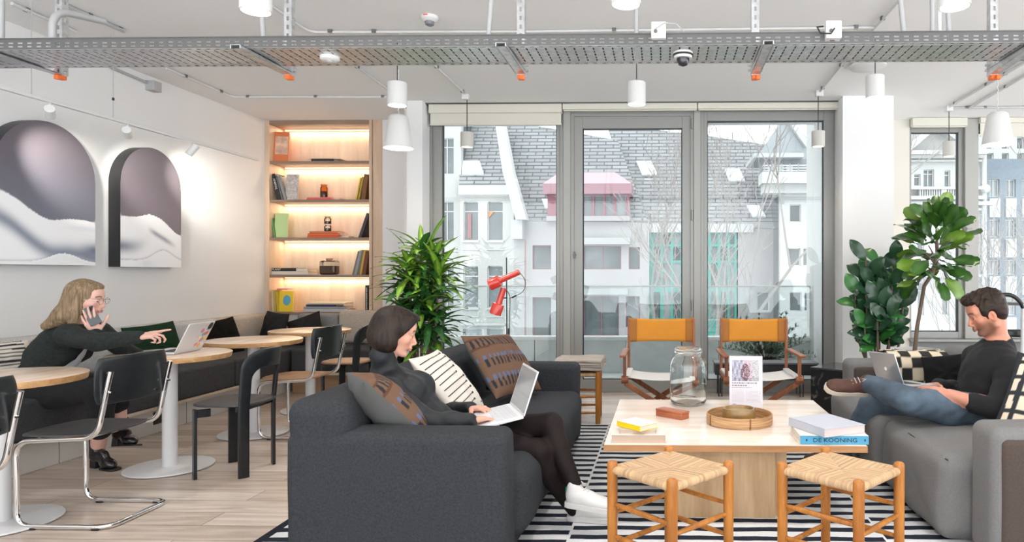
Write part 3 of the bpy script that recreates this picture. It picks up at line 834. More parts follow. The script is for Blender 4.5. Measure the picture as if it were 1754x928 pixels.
def small_pendant(px, pyt, pyb, Y, label):
    a = PYp(px, pyt, Y); b = PYp(px, pyb, Y); r = 0.065; h_ = a.z-b.z
    t = thing('small_pendant', label, 'pendant lamp', (b.x, Y, b.z), group='small concrete grey pendants at the windows')
    MB().lathe([(0, h_), (r, h_), (r, 0), (r-0.008, 0), (r-0.008, 0.03)], b, 32).build('shade', M_CONCL, t, world=True)
    MB().lathe([(0, 0.02), (r-0.008, 0.02)], b, 32).build('diffuser', M_EMW2, t, world=True)
    MB().cyl((b.x, Y, a.z), (b.x, Y, CZ-0.05), 0.0045, n=8).build('cord', M_BLACKP, t, world=True)
    MB().ell((b.x, Y, a.z+0.005), (0.012, 0.012, 0.012)).build('cord_grip', M_BLACKP, t, world=True)
    light('SPOT', 'pendant_beam', (b.x, Y, b.z-0.005), 4, color=(1, 0.82, 0.6), spot_size=R(120), spot_blend=0.7, shadow_soft_size=0.04)
small_pendant(800, 227, 252, PZ(800, 167, CZ-.03).y, 'small grey cylinder pendant on black cord in front of the left window')
small_pendant(1401.5, 225, 251, PZ(1403, 161, CZ-.03).y, 'small grey cylinder pendant on black cord in front of the right window')
small_pendant(1625.5, 243, 268, PZ(1625, 187, CZ-.03).y, 'small grey cylinder pendant on black cord in front of the narrow window')
def bell(px, pyt, pyb, Y, label):
    a = PYp(px, pyt, Y); b = PYp(px, pyb, Y); h_ = a.z-b.z; r = 0.128
    t = thing('bell_pendant', label, 'pendant lamp', (b.x, Y, b.z), group='white bell shaped pendants')
    prof = [(0.012, h_+0.01), (0.06, h_), (0.082, h_-0.02), (0.092, h_*0.75), (0.105, h_*0.45), (0.118, h_*0.2), (r, 0.0), (r-0.004, 0.0), (0.114, h_*0.2), (0.10, h_*0.45), (0.087, h_*0.75), (0.07, h_-0.03), (0.0, h_-0.02)]
    MB().lathe(prof, b, 40).build('shade', M_WPLAS, t, world=True)
    MB().ell(b+Vector((0, 0, 0.09)), (0.03, 0.03, 0.045)).build('bulb', M_EMW2, t, world=True)
    mb = MB(); z = a.z+0.01
    pts = [(b.x+0.004*math.sin(i*1.3), Y+0.004*math.cos(i*1.3), z+(CZ-z)*i/40) for i in range(41)]
    mb.tube(pts, 0.0045, 6).build('cord', M_PIPEW, t, world=True)
    light('POINT', 'bell_glow', (b.x, Y, b.z+0.04), 5, color=(1, 0.85, 0.66), shadow_soft_size=0.03)
bell(682.5, 197, 254, 5.9, 'white bell pendant behind the cylinder lamp, right of the bookcase')
bell(1709, 192, 248, 5.75, 'white bell pendant on twisted cord at the right, before the far window')

# suspended track with spots along the left wall
XT = -4.1
zt = 2.42
tr = thing('light_track', 'thin white spotlight track hung along the left wall above the arched pictures', 'light track', (XT, 4.5, zt))
MB().box((XT, 4.9, zt), (0.03, 3.6, 0.022)).build('rail', M_WPLAS, tr, world=True, bevel=0.003)
for px in (54, 194): 
    p = PXp(px, 100, XT); MB().cyl((XT, p.y, zt), (XT, p.y, CZ), 0.0025, n=6).build('wire', M_PIPE, tr, world=True)
p = PXp(194, 180, XT); MB().cyl((XT, p.y, zt+0.14), (XT, p.y, zt+0.16), 0.008, n=8).build('wire_clamp', M_BLACKP, tr, world=True)
for yy, tgt, lb, en in ((5.76, (XL, 6.75, 2.15), 'white spotlight on the track between the small arch and the bookcase', 75), (4.40, (-4.6, 5.0, 2.1), 'white spotlight on the track above the large arched picture', 50), (5.05, (-4.6, 5.9, 2.1), 'white spotlight on the track above the small arched picture', 40)):
    t = thing('track_spotlight', lb, 'spotlight', (XT, yy, zt-0.02), group='spotlights on the track')
    c = Vector((XT, yy, zt-0.07)); d = (Vector(tgt)-c).normalized()
    hd = Vector((-0.5, -0.35, -0.9)).normalized() if yy > 5.5 else d
    MB().cyl(c-hd*0.05, c+hd*0.06, 0.03, n=20).build('head', M_WPLAS, t, world=True, bevel=0.003)
    MB().cyl((XT, yy, zt-0.01), c-hd*0.02, 0.008, n=8).build('stem', M_WPLAS, t, world=True)
    l = light('SPOT', 'track_beam', c+hd*0.07, en, color=(1, 0.93, 0.82), spot_size=R(50), spot_blend=1.0, shadow_soft_size=0.03)
    l.rotation_euler = (Vector(tgt)-(c+hd*0.07)).to_track_quat('-Z', 'Y').to_euler()
# ================================================================ world
w = bpy.data.worlds.new('world'); SC.world = w; w.use_nodes = True
N = w.node_tree.nodes; L = w.node_tree.links; bg = N['Background']
tc = N.new('ShaderNodeTexCoord'); sp = N.new('ShaderNodeSeparateXYZ'); mr = N.new('ShaderNodeMapRange'); cr = N.new('ShaderNodeValToRGB')
L.new(tc.outputs['Generated'], sp.inputs[0]); L.new(sp.outputs['Z'], mr.inputs[0]); mr.inputs[1].default_value = -1; mr.inputs[2].default_value = 1
L.new(mr.outputs[0], cr.inputs[0]); L.new(cr.outputs[0], bg.inputs[0])
e = cr.color_ramp.elements; e[0].position = 0.42; e[0].color = (1.62, 1.70, 1.78, 1); e[1].position = 0.52; e[1].color = (0.95, 0.98, 1.0, 1)
bg.inputs[1].default_value = 1.9
sn = light('SUN', 'sun', (0, 0, 20), 0.35, color=(1, 0.98, 0.95), angle=R(40)); sn.rotation_euler = (R(50), 0, R(-10))
SC.view_settings.view_transform = 'Standard'; SC.view_settings.look = 'None'; SC.view_settings.gamma = 1; SC.view_settings.use_curve_mapping = False
SC.view_settings.exposure = 0.84

# ================================================================ street
GZ = -9.8
struct(MB().bx(-80, 90, 9, 90, GZ-0.3, GZ), 'floor_street', mat('pale_street_paving', (0.38, 0.38, 0.37), 0.9))
YE = 32.0
def q(x, y, Y=YE): p = PYp(x, y, Y); return p.x, p.z
def qb(mb, x0, x1, y0, y1, d0=0.0, d1=0.3, Y=YE):
    """a block whose front shows between photo columns x0..x1 and rows y0..y1"""
    a = q(x0, y0, Y); b = q(x1, y1, Y); mb.bx(a[0], b[0], Y+d0, Y+d1, b[1], a[1]); return mb
def facade(name, m, parent, x0, x1, y0, y1, holes, Y=YE, th=0.35):
    """wall with real window openings; holes are pixel rectangles"""
    xs = sorted({x0, x1, *[h[0] for h in holes], *[h[1] for h in holes]}); ys = sorted({y0, y1, *[h[2] for h in holes], *[h[3] for h in holes]})
    mb = MB()
    for i in range(len(xs)-1):
        j = 0
        while j < len(ys)-1:
            cx = (xs[i]+xs[i+1])/2; cy = (ys[j]+ys[j+1])/2
            if any(h[0] < cx < h[1] and h[2] < cy < h[3] for h in holes): j += 1; continue
            k = j
            while k+1 < len(ys)-1 and not any(h[0] < cx < h[1] and h[2] < (ys[k+1]+ys[k+2])/2 < h[3] for h in holes): k += 1
            qb(mb, xs[i], xs[i+1], ys[j], ys[k+1], 0, th, Y); j = k+1
    return mb.build(name, m, parent, world=True, smooth=0)
def win(parent, x0, x1, y0, y1, frm, pane, Y=YE, cols=1, rows=1, fw=1.2, label=None, rec=0.14):
    mb = MB()
    qb(mb, x0, x0+fw, y0, y1, rec, rec+0.08, Y); qb(mb, x1-fw, x1, y0, y1, rec, rec+0.08, Y); qb(mb, x0+fw, x1-fw, y0, y0+fw, rec, rec+0.08, Y); qb(mb, x0+fw, x1-fw, y1-fw, y1, rec, rec+0.08, Y)
    for c in range(1, cols):
        xc = x0+(x1-x0)*c/cols; qb(mb, xc-fw/2, xc+fw/2, y0+fw, y1-fw, rec, rec+0.08, Y)
    for r in range(1, rows):
        yc = y0+(y1-y0)*(0.25 if rows == 2 else r/rows); qb(mb, x0+fw, x1-fw, yc-fw/2, yc+fw/2, rec+0.01, rec+0.07, Y)
    f = mb.build('window', frm, parent, world=True, smooth=0)
    qb(MB(), x0+0.3, x1-0.3, y0+0.3, y1-0.3, rec+0.05, rec+0.06, Y).build('pane', pane, f, world=True, smooth=0)
    return f
M_IV = mat('ivory_render', (0.47, 0.465, 0.445), 0.85, var=0.06, vscale=0.6)
M_IV2 = mat('white_render', (0.54, 0.54, 0.53), 0.85)
M_PK = mat('pinkish_concrete', (0.40, 0.385, 0.38), 0.85, var=0.07, vscale=0.5)
M_WF = mat('white_window_frame', (0.72, 0.72, 0.70), 0.5)
M_MF = mat('mauve_window_frame', (0.30, 0.12, 0.15), 0.5)
M_TE = mat('teal_cladding', (0.07, 0.33, 0.28), 0.5)
M_DG = mat('dark_street_pane', (0.10, 0.12, 0.125), 0.08, var=0.5, vscale=0.7, spec=0.9)
M_LG = mat('pale_street_pane', (0.24, 0.27, 0.28), 0.08, var=0.4, vscale=0.5, spec=0.9)
M_PKR = mat('faded_pink_roof', (0.50, 0.33, 0.35), 0.6)
M_PKD = mat('pink_roof_fascia', (0.34, 0.19, 0.22), 0.6)
M_SKY = mat('skylight_glass', (0.8, 0.82, 0.84), 0.15, spec=0.8)
def tile_material():
    m, nt, b = newmat('slate_roof_tiles'); N = nt.nodes; L = nt.links
    g = N.new('ShaderNodeTexCoord'); sp = N.new('ShaderNodeSeparateXYZ'); cb = N.new('ShaderNodeCombineXYZ')
    L.new(g.outputs['Object'], sp.inputs[0]); L.new(sp.outputs['X'], cb.inputs['X']); L.new(sp.outputs['Z'], cb.inputs['Y'])
    br = N.new('ShaderNodeTexBrick'); br.inputs['Scale'].default_value = 1; br.inputs['Brick Width'].default_value = 0.8; br.inputs['Row Height'].default_value = 0.2
    br.inputs['Mortar Size'].default_value = 0.042; br.inputs['Mortar Smooth'].default_value = 0.6
    br.inputs['Color1'].default_value = (0.26, 0.265, 0.27, 1); br.inputs['Color2'].default_value = (0.33, 0.335, 0.34, 1); br.inputs['Mortar'].default_value = (0.10, 0.105, 0.11, 1)
    L.new(cb.outputs[0], br.inputs['Vector']); L.new(br.outputs['Color'], b.inputs['Base Color']); b.inputs['Roughness'].default_value = 0.7
    return m
M_TILE = tile_material()
def roof(parent, poly, Y=YE, pitch=55, thick=0.25, m=None, y_base=None, name='roof'):
    """sloping plane: outline given in photo pixels as it appears; each point pushed back by its height"""
    yb = y_base if y_base is not None else max(p[1] for p in poly)
    zb = q(poly[0][0], yb, Y)[1]
    t = math.tan(R(pitch)); out = []
    for x, y in poly:
        d = ray(x, y)
        # intersect with plane  Z - zb = (Y' - Y) * tan(pitch)
        k = (zb - Y*t - HC) / (d[2] - t*d[1])
        out.append(Vector((d[0]*k, d[1]*k, HC+d[2]*k)))
    nrm = Vector((0, -math.sin(R(pitch)), math.cos(R(pitch))))
    mb = MB(); A = [mb.bm.verts.new(p) for p in out]; B = [mb.bm.verts.new(p-nrm*thick) for p in out]
    mb.bm.faces.new(A); mb.bm.faces.new(list(reversed(B)))
    for i in range(len(A)): mb.bm.faces.new((A[i], A[(i+1) % len(A)], B[(i+1) % len(A)], B[i]))
    o = mb.build(name, m or M_TILE, parent, world=True, smooth=0)
    return o, nrm
def skylight(parent, poly, yb, Y=YE, pitch=55):
    t = math.tan(R(pitch)); zb = q(0, yb, Y)[1]; out = []
    for x, y in poly:
        d = ray(x, y); k = (zb - Y*t - HC)/(d[2]-t*d[1]); out.append(Vector((d[0]*k, d[1]*k, HC+d[2]*k)))
    nrm = Vector((0, -math.sin(R(pitch)), math.cos(R(pitch))))
    mb = MB(); A = [mb.bm.verts.new(p+nrm*0.08) for p in out]; B = [mb.bm.verts.new(p-nrm*0.05) for p in out]
    mb.bm.faces.new(A); mb.bm.faces.new(list(reversed(B)))
    for i in range(len(A)): mb.bm.faces.new((A[i], A[(i+1) % len(A)], B[(i+1) % len(A)], B[i]))
    mb.build('skylight', M_SKY, parent, world=True, smooth=0)
def core(parent, x0, x1, y0, Y=YE, back=6, y1=None, m=None):
    a = q(x0, y0, Y); b = q(x1, y0, Y)
    MB().bx(a[0], b[0], Y+0.36, Y+back, GZ if y1 is None else q(x0, y1, Y)[1], a[1]).build('core', m or M_DG, parent, world=True, smooth=0)

# --- ivory bay-windowed house on the left
A_ = thing('apartment_building', 'ivory apartment house with arched bay windows seen through the left window', 'building', (q(810, 500)[0], YE, GZ))
rows_ = [(345, 412), (455, 527)]
holes = [(794, 819, a, b) for a, b in rows_] + [(835, 861, a, b) for a, b in rows_] + [(793, 826, 563, 590), (834, 862, 563, 590)]
facade('bay_wall', M_IV, A_, 788, 880, 322, 830, holes)
holes2 = [(752, 777, a, b) for a, b in rows_] + [(752, 777, 236, 298)]
facade('tower_wall', M_IV, A_, 700, 790, 190, 830, holes2, Y=YE+0.5)
core(A_, 700, 789, 191, YE+0.5); core(A_, 789, 879, 323)
for a, b in rows_:
    win(A_, 794, 819, a, b, M_WF, M_DG, cols=1, rows=2); win(A_, 835, 861, a, b, M_WF, M_DG, cols=1, rows=2); win(A_, 752, 777, a, b, M_WF, M_DG, Y=YE+0.5, cols=2, rows=2)
win(A_, 752, 777, 236, 298, M_WF, M_DG, Y=YE+0.5, cols=2, rows=2)
win(A_, 793, 826, 563, 590, M_WF, M_LG); win(A_, 834, 862, 563, 590, M_WF, M_LG)
mb = MB()
for a, b in rows_:
    for x0, x1 in ((792, 821), (833, 863)):
        qb(mb, x0, x1, b, b+3, -0.12, 0.05); qb(mb, x0, x1, b+14, b+16, -0.05, 0.05)
qb(mb, 788, 876, 318, 334, -0.25, 0.1); qb(mb, 788, 872, 333, 336, -0.15, 0.1); qb(mb, 790, 866, 553, 557, -0.15, 0.1)
mb.build('cornice', M_IV2, A_, world=True, smooth=0)
mb = MB()   # arched corners of the window heads
for a, b in rows_:
    for x0, x1 in ((794, 819), (835, 861)):
        for sx, xx in ((1, x0), (-1, x1)):
            P = [(xx, a)] + [(xx+sx*4*(1-math.cos(R(t))), a+4*(1-math.sin(R(t)))) for t in range(0, 91, 15)]
            mb.prism([q(*p_) for p_ in P], YE, YE+0.14, lambda x, y, z: (x, z, y))
mb.build('arch_corner', M_IV, A_, world=True, smooth=0)
roof(A_, [(786, 322), (792, 205), (868, 205), (876, 322)], y_base=322)
skylight(A_, [(792, 299), (792, 277), (822, 277), (829, 299)], 322)
mb = MB()
qb(mb, 800, 806, 365, 408, 0.10, 0.13); mb.build('red_curtain', mat('red_curtain', (0.30, 0.12, 0.12), 0.8), A_, world=True)
a0 = [q(836, 362), q(845, 362), q(836, 373)]; MB().prism(a0, YE+0.10, YE+0.13, lambda x, y, z: (x, z, y)).build('orange_pennant', mat('orange_cloth', (0.8, 0.25, 0.08), 0.8), A_, world=True)

# --- party wall coping and pinkish concrete house
B_ = thing('apartment_building', 'pinkish concrete house with mauve window frames and a faded pink dormer behind the balcony door', 'building', (q(1000, 500)[0], YE, GZ))
hb = [(912, 944, 420, 461), (912, 944, 509, 575), (1000, 1064, 421, 461), (1077, 1096, 423, 461), (1000, 1060, 507, 575), (1072, 1096, 507, 560), (960, 990, 421, 461)]
facade('wall', M_PK, B_, 880, 1112, 377, 830, hb); core(B_, 880, 1111, 378)
for h in hb:
    c = 2 if h[1]-h[0] > 40 else 1
    win(B_, *h, M_MF, M_DG, cols=c, rows=1, fw=1.4)
mb = MB(); qb(mb, 984, 1080, 408, 419, -0.5, 0.1); qb(mb, 984, 1076, 494, 504, -0.5, 0.1); mb.build('canopy', mat('grey_concrete_canopy', (0.42, 0.42, 0.41), 0.8), B_, world=True, smooth=0)
roof(B_, [(884, 378), (866, 206), (1058, 240), (1110, 380)], y_base=378)
skylight(B_, [(934, 358), (928, 342), (944, 342), (948, 358)], 378)
skylight(B_, [(1070, 330), (1068, 322), (1078, 322), (1081, 330)], 378)
# dormer
facade('dormer_front', M_MF, B_, 938, 1079, 331, 377, [(1000, 1014, 334, 369), (1018, 1033, 334, 369), (1037, 1051, 334, 369), (1055, 1072, 334, 369), (965, 996, 334, 369)], Y=YE-0.25, th=0.15)
for a, b in ((965, 996), (1000, 1014), (1018, 1033), (1037, 1051), (1055, 1072)):
    qb(MB(), a, b, 334, 369, 0.1, 0.14, YE-0.25).build('pane', M_LG, B_, world=True, smooth=0)
qb(MB(), 936, 1079, 370, 378, -0.05, 0.3, YE-0.25).build('dormer_apron', M_PK, B_, world=True, smooth=0)
mb = MB(); a = q(930, 332, YE-0.7); b = q(1082, 314, YE-0.7); mb.bx(a[0], b[0], YE-0.75, YE+2.5, a[1], b[1]); mb.build('dormer_fascia', M_PKD, B_, world=True, smooth=0)
mb = MB()
lo_ = [(a[0], YE-0.75, b[1]), (b[0], YE-0.75, b[1]), (b[0], YE+2.5, b[1]), (a[0], YE+2.5, b[1])]
c0 = q(956, 293, YE); c1 = q(1052, 293, YE)
hi_ = [(c0[0], YE+0.4, c0[1]), (c1[0], YE+0.4, c0[1]), (c1[0], YE+2.2, c0[1]), (c0[0], YE+2.2, c0[1])]
V = [mb.bm.verts.new(v) for v in lo_+hi_]
for f in [(0,1,5,4),(1,2,6,5),(2,3,7,6),(3,0,4,7),(4,5,6,7)]: mb.bm.faces.new([V[i] for i in f])
mb.build('dormer_roof', M_PKR, B_, world=True, smooth=0)
# coping wall
zb_ = [(884, 376), (862, 296), (848, 206), (862, 206), (878, 290), (902, 376)]
mb = MB(); mb.prism([q(*p_, YE-0.8) for p_ in zb_], YE-0.9, YE-0.2, lambda x, y, z: (x, z, y)); mb.build('party_wall_coping', M_IV2, B_, world=True, smooth=0)
qb(MB(), 880, 899, 378, 410, -0.6, 0.1).build('gutter_box', mat('zinc_gutter', (0.45, 0.46, 0.46), 0.5), B_, world=True)
mb = MB(); x_, z_ = q(899.5, 410, YE-0.3); mb.cyl((x_, YE-0.3, z_), (x_, YE-0.3, GZ), 0.045, n=8); mb.build('downpipe', mat('red_downpipe', (0.30, 0.19, 0.19), 0.5), B_, world=True)

# --- teal framed building with the big tiled roof
C_ = thing('apartment_building', 'teal windowed building under a steep slate roof', 'building', (q(1200, 500)[0], YE, GZ))
hc_ = []
for a, b in ((1120, 1131), (1136, 1149), (1153, 1166), (1218, 1229), (1234, 1246), (1250, 1258)):
    for c, d in ((400, 418), (422, 446), (450, 490), (500, 545)): hc_.append((a, b, c, d))
facade('teal_wall', M_TE, C_, 1108, 1264, 397, 830, hc_, Y=YE+0.3); core(C_, 1108, 1334, 398, YE+0.3)
for h in hc_: qb(MB(), *h, 0.12, 0.2, YE+0.3).build('pane', M_LG if (h[0]*7+h[2]) % 3 else M_DG, C_, world=True, smooth=0)
facade('right_wall', M_PK, C_, 1262, 1337, 380, 830, [(1297, 1318, 500, 533)], Y=YE+0.3)
win(C_, 1297, 1318, 500, 533, M_WF, M_DG, Y=YE+0.3)
qb(MB(), 1104, 1290, 384, 398, -0.15, 0.3, YE+0.3).build('lintel', M_IV2, C_, world=True, smooth=0)
roof(C_, [(1098, 384), (1040, 212), (1214, 233), (1330, 250), (1362, 300), (1340, 392)], Y=YE+0.3, y_base=390)
for P in ([(1100, 301), (1090, 277), (1116, 277), (1126, 301)], [(1249, 311), (1241, 290), (1266, 290), (1276, 311)], [(1290, 372), (1279, 353), (1300, 353), (1312, 372)]): skylight(C_, P, 390, YE+0.3)

# --- white house with roof terrace, right edge of the right window
D_ = thing('apartment_building', 'white house with a roof balcony and slate gable behind the right window', 'building', (q(1380, 500)[0], YE-1.5, GZ))
YD = YE-1.5
hd_ = [(1353, 1372, 350, 380), (1350, 1371, 425, 455), (1376, 1390, 425, 455), (1353, 1373, 500, 533), (1378, 1392, 500, 533)]
facade('wall', M_IV2, D_, 1336, 1450, 333, 830, hd_, Y=YD); core(D_, 1336, 1450, 334, YD, back=5)
for h in hd_: win(D_, *h, M_WF, M_DG, Y=YD)
mb = MB(); qb(mb, 1300, 1450, 300, 318, -1.0, 0.2, YD); qb(mb, 1304, 1450, 318, 333, -0.6, 0.2, YD); mb.build('balcony', M_IV2, D_, world=True, smooth=0)
mb = MB()
for k in range(3): qb(mb, 1302, 1450, 297-k*4.5, 298.3-k*4.5, -0.95, -0.88, YD)
for x in range(1304, 1450, 14): qb(mb, x, x+1, 286, 300, -0.95, -0.88, YD)
mb.build('terrace_rail', M_IV2, D_, world=True, smooth=0)
facade('roof_room', mat('slate_cladding', (0.27, 0.285, 0.30), 0.8), D_, 1303, 1450, 272, 302, [(1315, 1328, 281, 300), (1331, 1344, 281, 300), (1347, 1360, 281, 300)], Y=YD+0.6)
for a in (1315, 1331, 1347): qb(MB(), a, a+13, 281, 300, 0.1, 0.2, YD+0.6).build('pane', M_SKY, D_, world=True, smooth=0)
qb(MB(), 1289, 1372, 266, 273, -0.6, 2.5, YD+0.6).build('roof_slab', mat('zinc_roof', (0.50, 0.52, 0.53), 0.5), D_, world=True, smooth=0)
mb = MB(); mb.prism([q(*p_, YE+3) for p_ in [(1296, 270), (1340, 205), (1352, 205), (1450, 300), (1450, 330), (1296, 330)]], YE+3, YE+4, lambda x, y, z: (x, z, y)); mb.build('gable', mat('gable_slate', (0.36, 0.385, 0.40), 0.8), D_, world=True, smooth=0)
mb = MB(); mb.prism([q(*p_, YE+2.8) for p_ in [(1347, 205), (1357, 205), (1384, 242), (1380, 252)]], YE+2.7, YE+3, lambda x, y, z: (x, z, y)); mb.build('gable_coping', M_IV2, D_, world=True, smooth=0)

# --- ornate white house through the narrow window
E_ = thing('ornate_building', 'ornate white nineteenth century house with balustrades seen through the narrow window', 'building', (q(1600, 500)[0], YE, GZ))
he = [(1566, 1577, 298, 318), (1582, 1600, 290, 320), (1618, 1628, 292, 322), (1572, 1583, 484, 540), (1614, 1626, 484, 540), (1572, 1583, 380, 430), (1614, 1626, 380, 430)]
facade('wall', M_IV2, E_, 1535, 1680, 262, 830, he); core(E_, 1535, 1680, 263)
for h in he: win(E_, *h, M_WF, M_DG, cols=2 if h[1]-h[0] > 14 else 1, rows=2)
mb = MB()
for y0, y1, d in ((262, 268, -0.7), (268, 273, -0.45), (275, 278, -0.25), (322, 326, -0.5), (338, 343, -0.6), (346, 351, -0.3), (357, 361, -0.2), (470, 474, -0.25)): qb(mb, 1535, 1680, y0, y1, d, 0.1)
for x in range(1570, 1642, 4):
    if 1602 < x < 1614: qb(mb, x, x+4.2, 326, 338, -0.45, -0.1)
    else: qb(mb, x, x+1.8, 326, 338, -0.4, -0.2)
mb.build('moulding', M_IV2, E_, world=True, smooth=0)
mb = MB(); mb.prism([q(*p_) for p_ in [(1535, 262), (1552, 236), (1600, 205), (1612, 205), (1660, 240), (1680, 262)]], YE-0.1, YE+3, lambda x, y, z: (x, z, y)); mb.build('pediment', M_IV, E_, world=True, smooth=0)
mb = MB(); mb.prism([q(*p_, YE-0.6) for p_ in [(1555, 262), (1548, 255), (1602, 212), (1608, 216)]], YE-0.7, YE, lambda x, y, z: (x, z, y)); mb.prism([q(*p_, YE-0.6) for p_ in [(1660, 258), (1664, 251), (1610, 212), (1604, 216)]], YE-0.7, YE, lambda x, y, z: (x, z, y)); mb.build('pediment_moulding', M_IV2, E_, world=True, smooth=0)

# --- slate blue office block, far right
G_ = thing('office_building', 'slate blue office block with white spandrel panels seen through the far right window', 'building', (q(1740, 500)[0], YE+1, GZ))
YG = YE+1; hg = []; 
for x in (1694, 1722, 1750, 1778, 1806, 1834):
    for y0, y1 in ((307, 337), (376, 406), (445, 470), (510, 540)): hg.append((x, x+18, y0, y1))
facade('wall', mat('slate_blue_brick', (0.17, 0.205, 0.24), 0.8, var=0.12, vscale=6), G_, 1683, 1960, 272, 830, hg, Y=YG); core(G_, 1683, 1960, 273, YG)
for h in hg:
    win(G_, *h, M_WF, M_LG, Y=YG, cols=2)
    qb(MB(), h[0], h[1], h[3]+3, h[3]+35, -0.08, 0.05, YG).build('spandrel', M_IV2, G_, world=True, smooth=0)
H_ = thing('background_building', 'pale building rising behind the slate blue office block', 'building', (q(1740, 300, YE+8)[0], YE+8, GZ))
hh = [(x, x+12, y, y+20) for x in (1690, 1716, 1742, 1768) for y in (235, 262)]
facade('wall', M_IV2, H_, 1672, 1960, 205, 600, hh, Y=YE+8)
for h in hh: win(H_, *h, M_WF, M_DG, Y=YE+8)
mb = MB(); x_, z_ = q(1682, 500); mb.cyl((x_, YE-0.2, q(0, 272)[1]), (x_, YE-0.2, GZ), 0.12, n=8); mb.bx(x_-0.4, x_+0.4, YE-0.4, YE, q(0, 356)[1], q(0, 350)[1]); mb.ell((x_, YE-0.3, q(0, 329)[1]), (0.22, 0.22, 0.22))
mb.build('drainpipe', M_IV2, E_, world=True)

# ================================================================ bare trees
M_BARK = mat('bare_bark', (0.32, 0.29, 0.27), 0.9)
def bare_tree(x, y, Y, h, seed, label, spread=0.5):
    rnd = random.Random(seed); p = PYp(x, y, Y)
    mb = MB()
    def br(a, d, l, r, lev):
        n = 4; pts = [a]; dd = d.copy()
        for i in range(n):
            dd = (dd + Vector((rnd.uniform(-1, 1), rnd.uniform(-1, 1), rnd.uniform(-0.2, 0.8)))*0.13).normalized()
            pts.append(pts[-1]+dd*l/n)
        mb.tube(pts, [max(0.011, r*(1-0.45*i/n)) for i in range(n+1)], 5 if lev < 2 else 3, cap=False)
        if lev >= 6: return
        for k in range(3 if lev < 4 else 2):
            i = rnd.randint(2, n); ax = Vector((rnd.uniform(-1, 1), rnd.uniform(-1, 1), rnd.uniform(-0.3, 0.6)))
            nd = (dd + ax*spread*1.5 + Vector((0, 0, 0.12))).normalized()
            br(pts[i], nd, l*rnd.uniform(0.58, 0.78), r*0.55, lev+1)
    br(Vector((p.x, Y, GZ)), Vector((0, 0, 1)), h*0.42, 0.15, 0)
    solo(mb, 'bare_tree', M_BARK, label, 'tree', 'leafless street trees', loc=(p.x, Y, GZ))
bare_tree(1262, 600, 22, 16.5, 3, 'leafless street tree in front of the teal building, right window')
bare_tree(1150, 600, 25, 16.0, 11, 'leafless street tree behind the balcony door')
bare_tree(1618, 600, 22, 15.0, 5, 'leafless street tree in front of the ornate white house')
bare_tree(1715, 600, 24, 16.5, 9, 'leafless street tree in front of the slate blue office block')
# ================================================================ materials
def fabric(name, c, rough=0.95, scale=350, bump=0.25, var=0.22, vs=120, sheen=0.0):
    return mat(name, c, rough, bump=bump, bscale=scale, var=var, vscale=vs, sheen=sheen, spec=0.2)
M_SOFA = fabric('charcoal_wool', (0.035, 0.037, 0.041))
M_SOFA2 = fabric('grey_sofa_cloth', (0.185, 0.181, 0.178), var=0.08, bump=0.12)
M_SOFA2B = fabric('taupe_sofa_cloth', (0.080, 0.062, 0.052), var=0.08, bump=0.12)
M_BSEAT = fabric('dark_bench_cloth', (0.065, 0.066, 0.070))
M_BBACK = fabric('pale_bench_cloth', (0.60, 0.59, 0.58))
M_BBACK2 = fabric('beige_bench_cloth', (0.56, 0.48, 0.40))
M_BOARD = woodmat('bench_ledge_wood', srgb(196, 174, 150), srgb(222, 206, 186), 'y', 4)
M_PLINTH = mat('bench_plinth_paint', (0.62, 0.60, 0.56), 0.6)
M_OAK = woodmat('coffee_table_oak', srgb(216, 198, 182), srgb(236, 223, 210), 'x', 3.0, 0.2, 0.02)
M_OAKE = woodmat('oak_edge', srgb(158, 110, 68), srgb(188, 138, 92), 'x', 4.0, 0.45)
M_OAKV = woodmat('oak_pedestal', srgb(176, 142, 104), srgb(204, 172, 134), 'z', 3.0, 0.4)
M_TOP = woodmat('bistro_top_oak', srgb(212, 184, 160), srgb(232, 210, 190), 'y', 3.0, 0.25, 0.03)
M_TOPE = woodmat('bistro_top_edge', srgb(176, 130, 84), srgb(206, 164, 116), 'x', 6.0, 0.45)
M_WMET = mat('white_powder_coat', (0.72, 0.72, 0.73), 0.35)
M_CHROME = mat('chrome', (0.80, 0.80, 0.80), 0.08, 1.0)
M_BWOOD = mat('black_stained_plywood', (0.012, 0.014, 0.016), 0.32, var=0.2, vscale=30)
M_CSEAT = mat('charcoal_seat_ply', (0.05, 0.05, 0.054), 0.45, var=0.15, vscale=30)
M_WSEAT = woodmat('oak_ply_seat', srgb(150, 112, 84), srgb(180, 140, 108), 'x', 5, 0.4)
M_HONEY = woodmat('honey_stained_wood', srgb(150, 88, 28), srgb(190, 124, 52), 'z', 6, 0.35, 0.15)
M_TEAK = woodmat('director_teak', srgb(120, 66, 36), srgb(158, 96, 58), 'z', 6, 0.45)
M_CANV = mat('mustard_canvas', srgb(208, 136, 44), 0.9, bump=0.15, bscale=400, var=0.05)
M_CANV2 = mat('mustard_canvas_hem', srgb(164, 106, 48), 0.9, bump=0.15, bscale=400, var=0.05)
M_CANW = mat('white_canvas', (0.66, 0.65, 0.63), 0.9, bump=0.15, bscale=400)
M_RUSH = colmat('woven_rush', 0.7, bump=0.3, bscale=260)

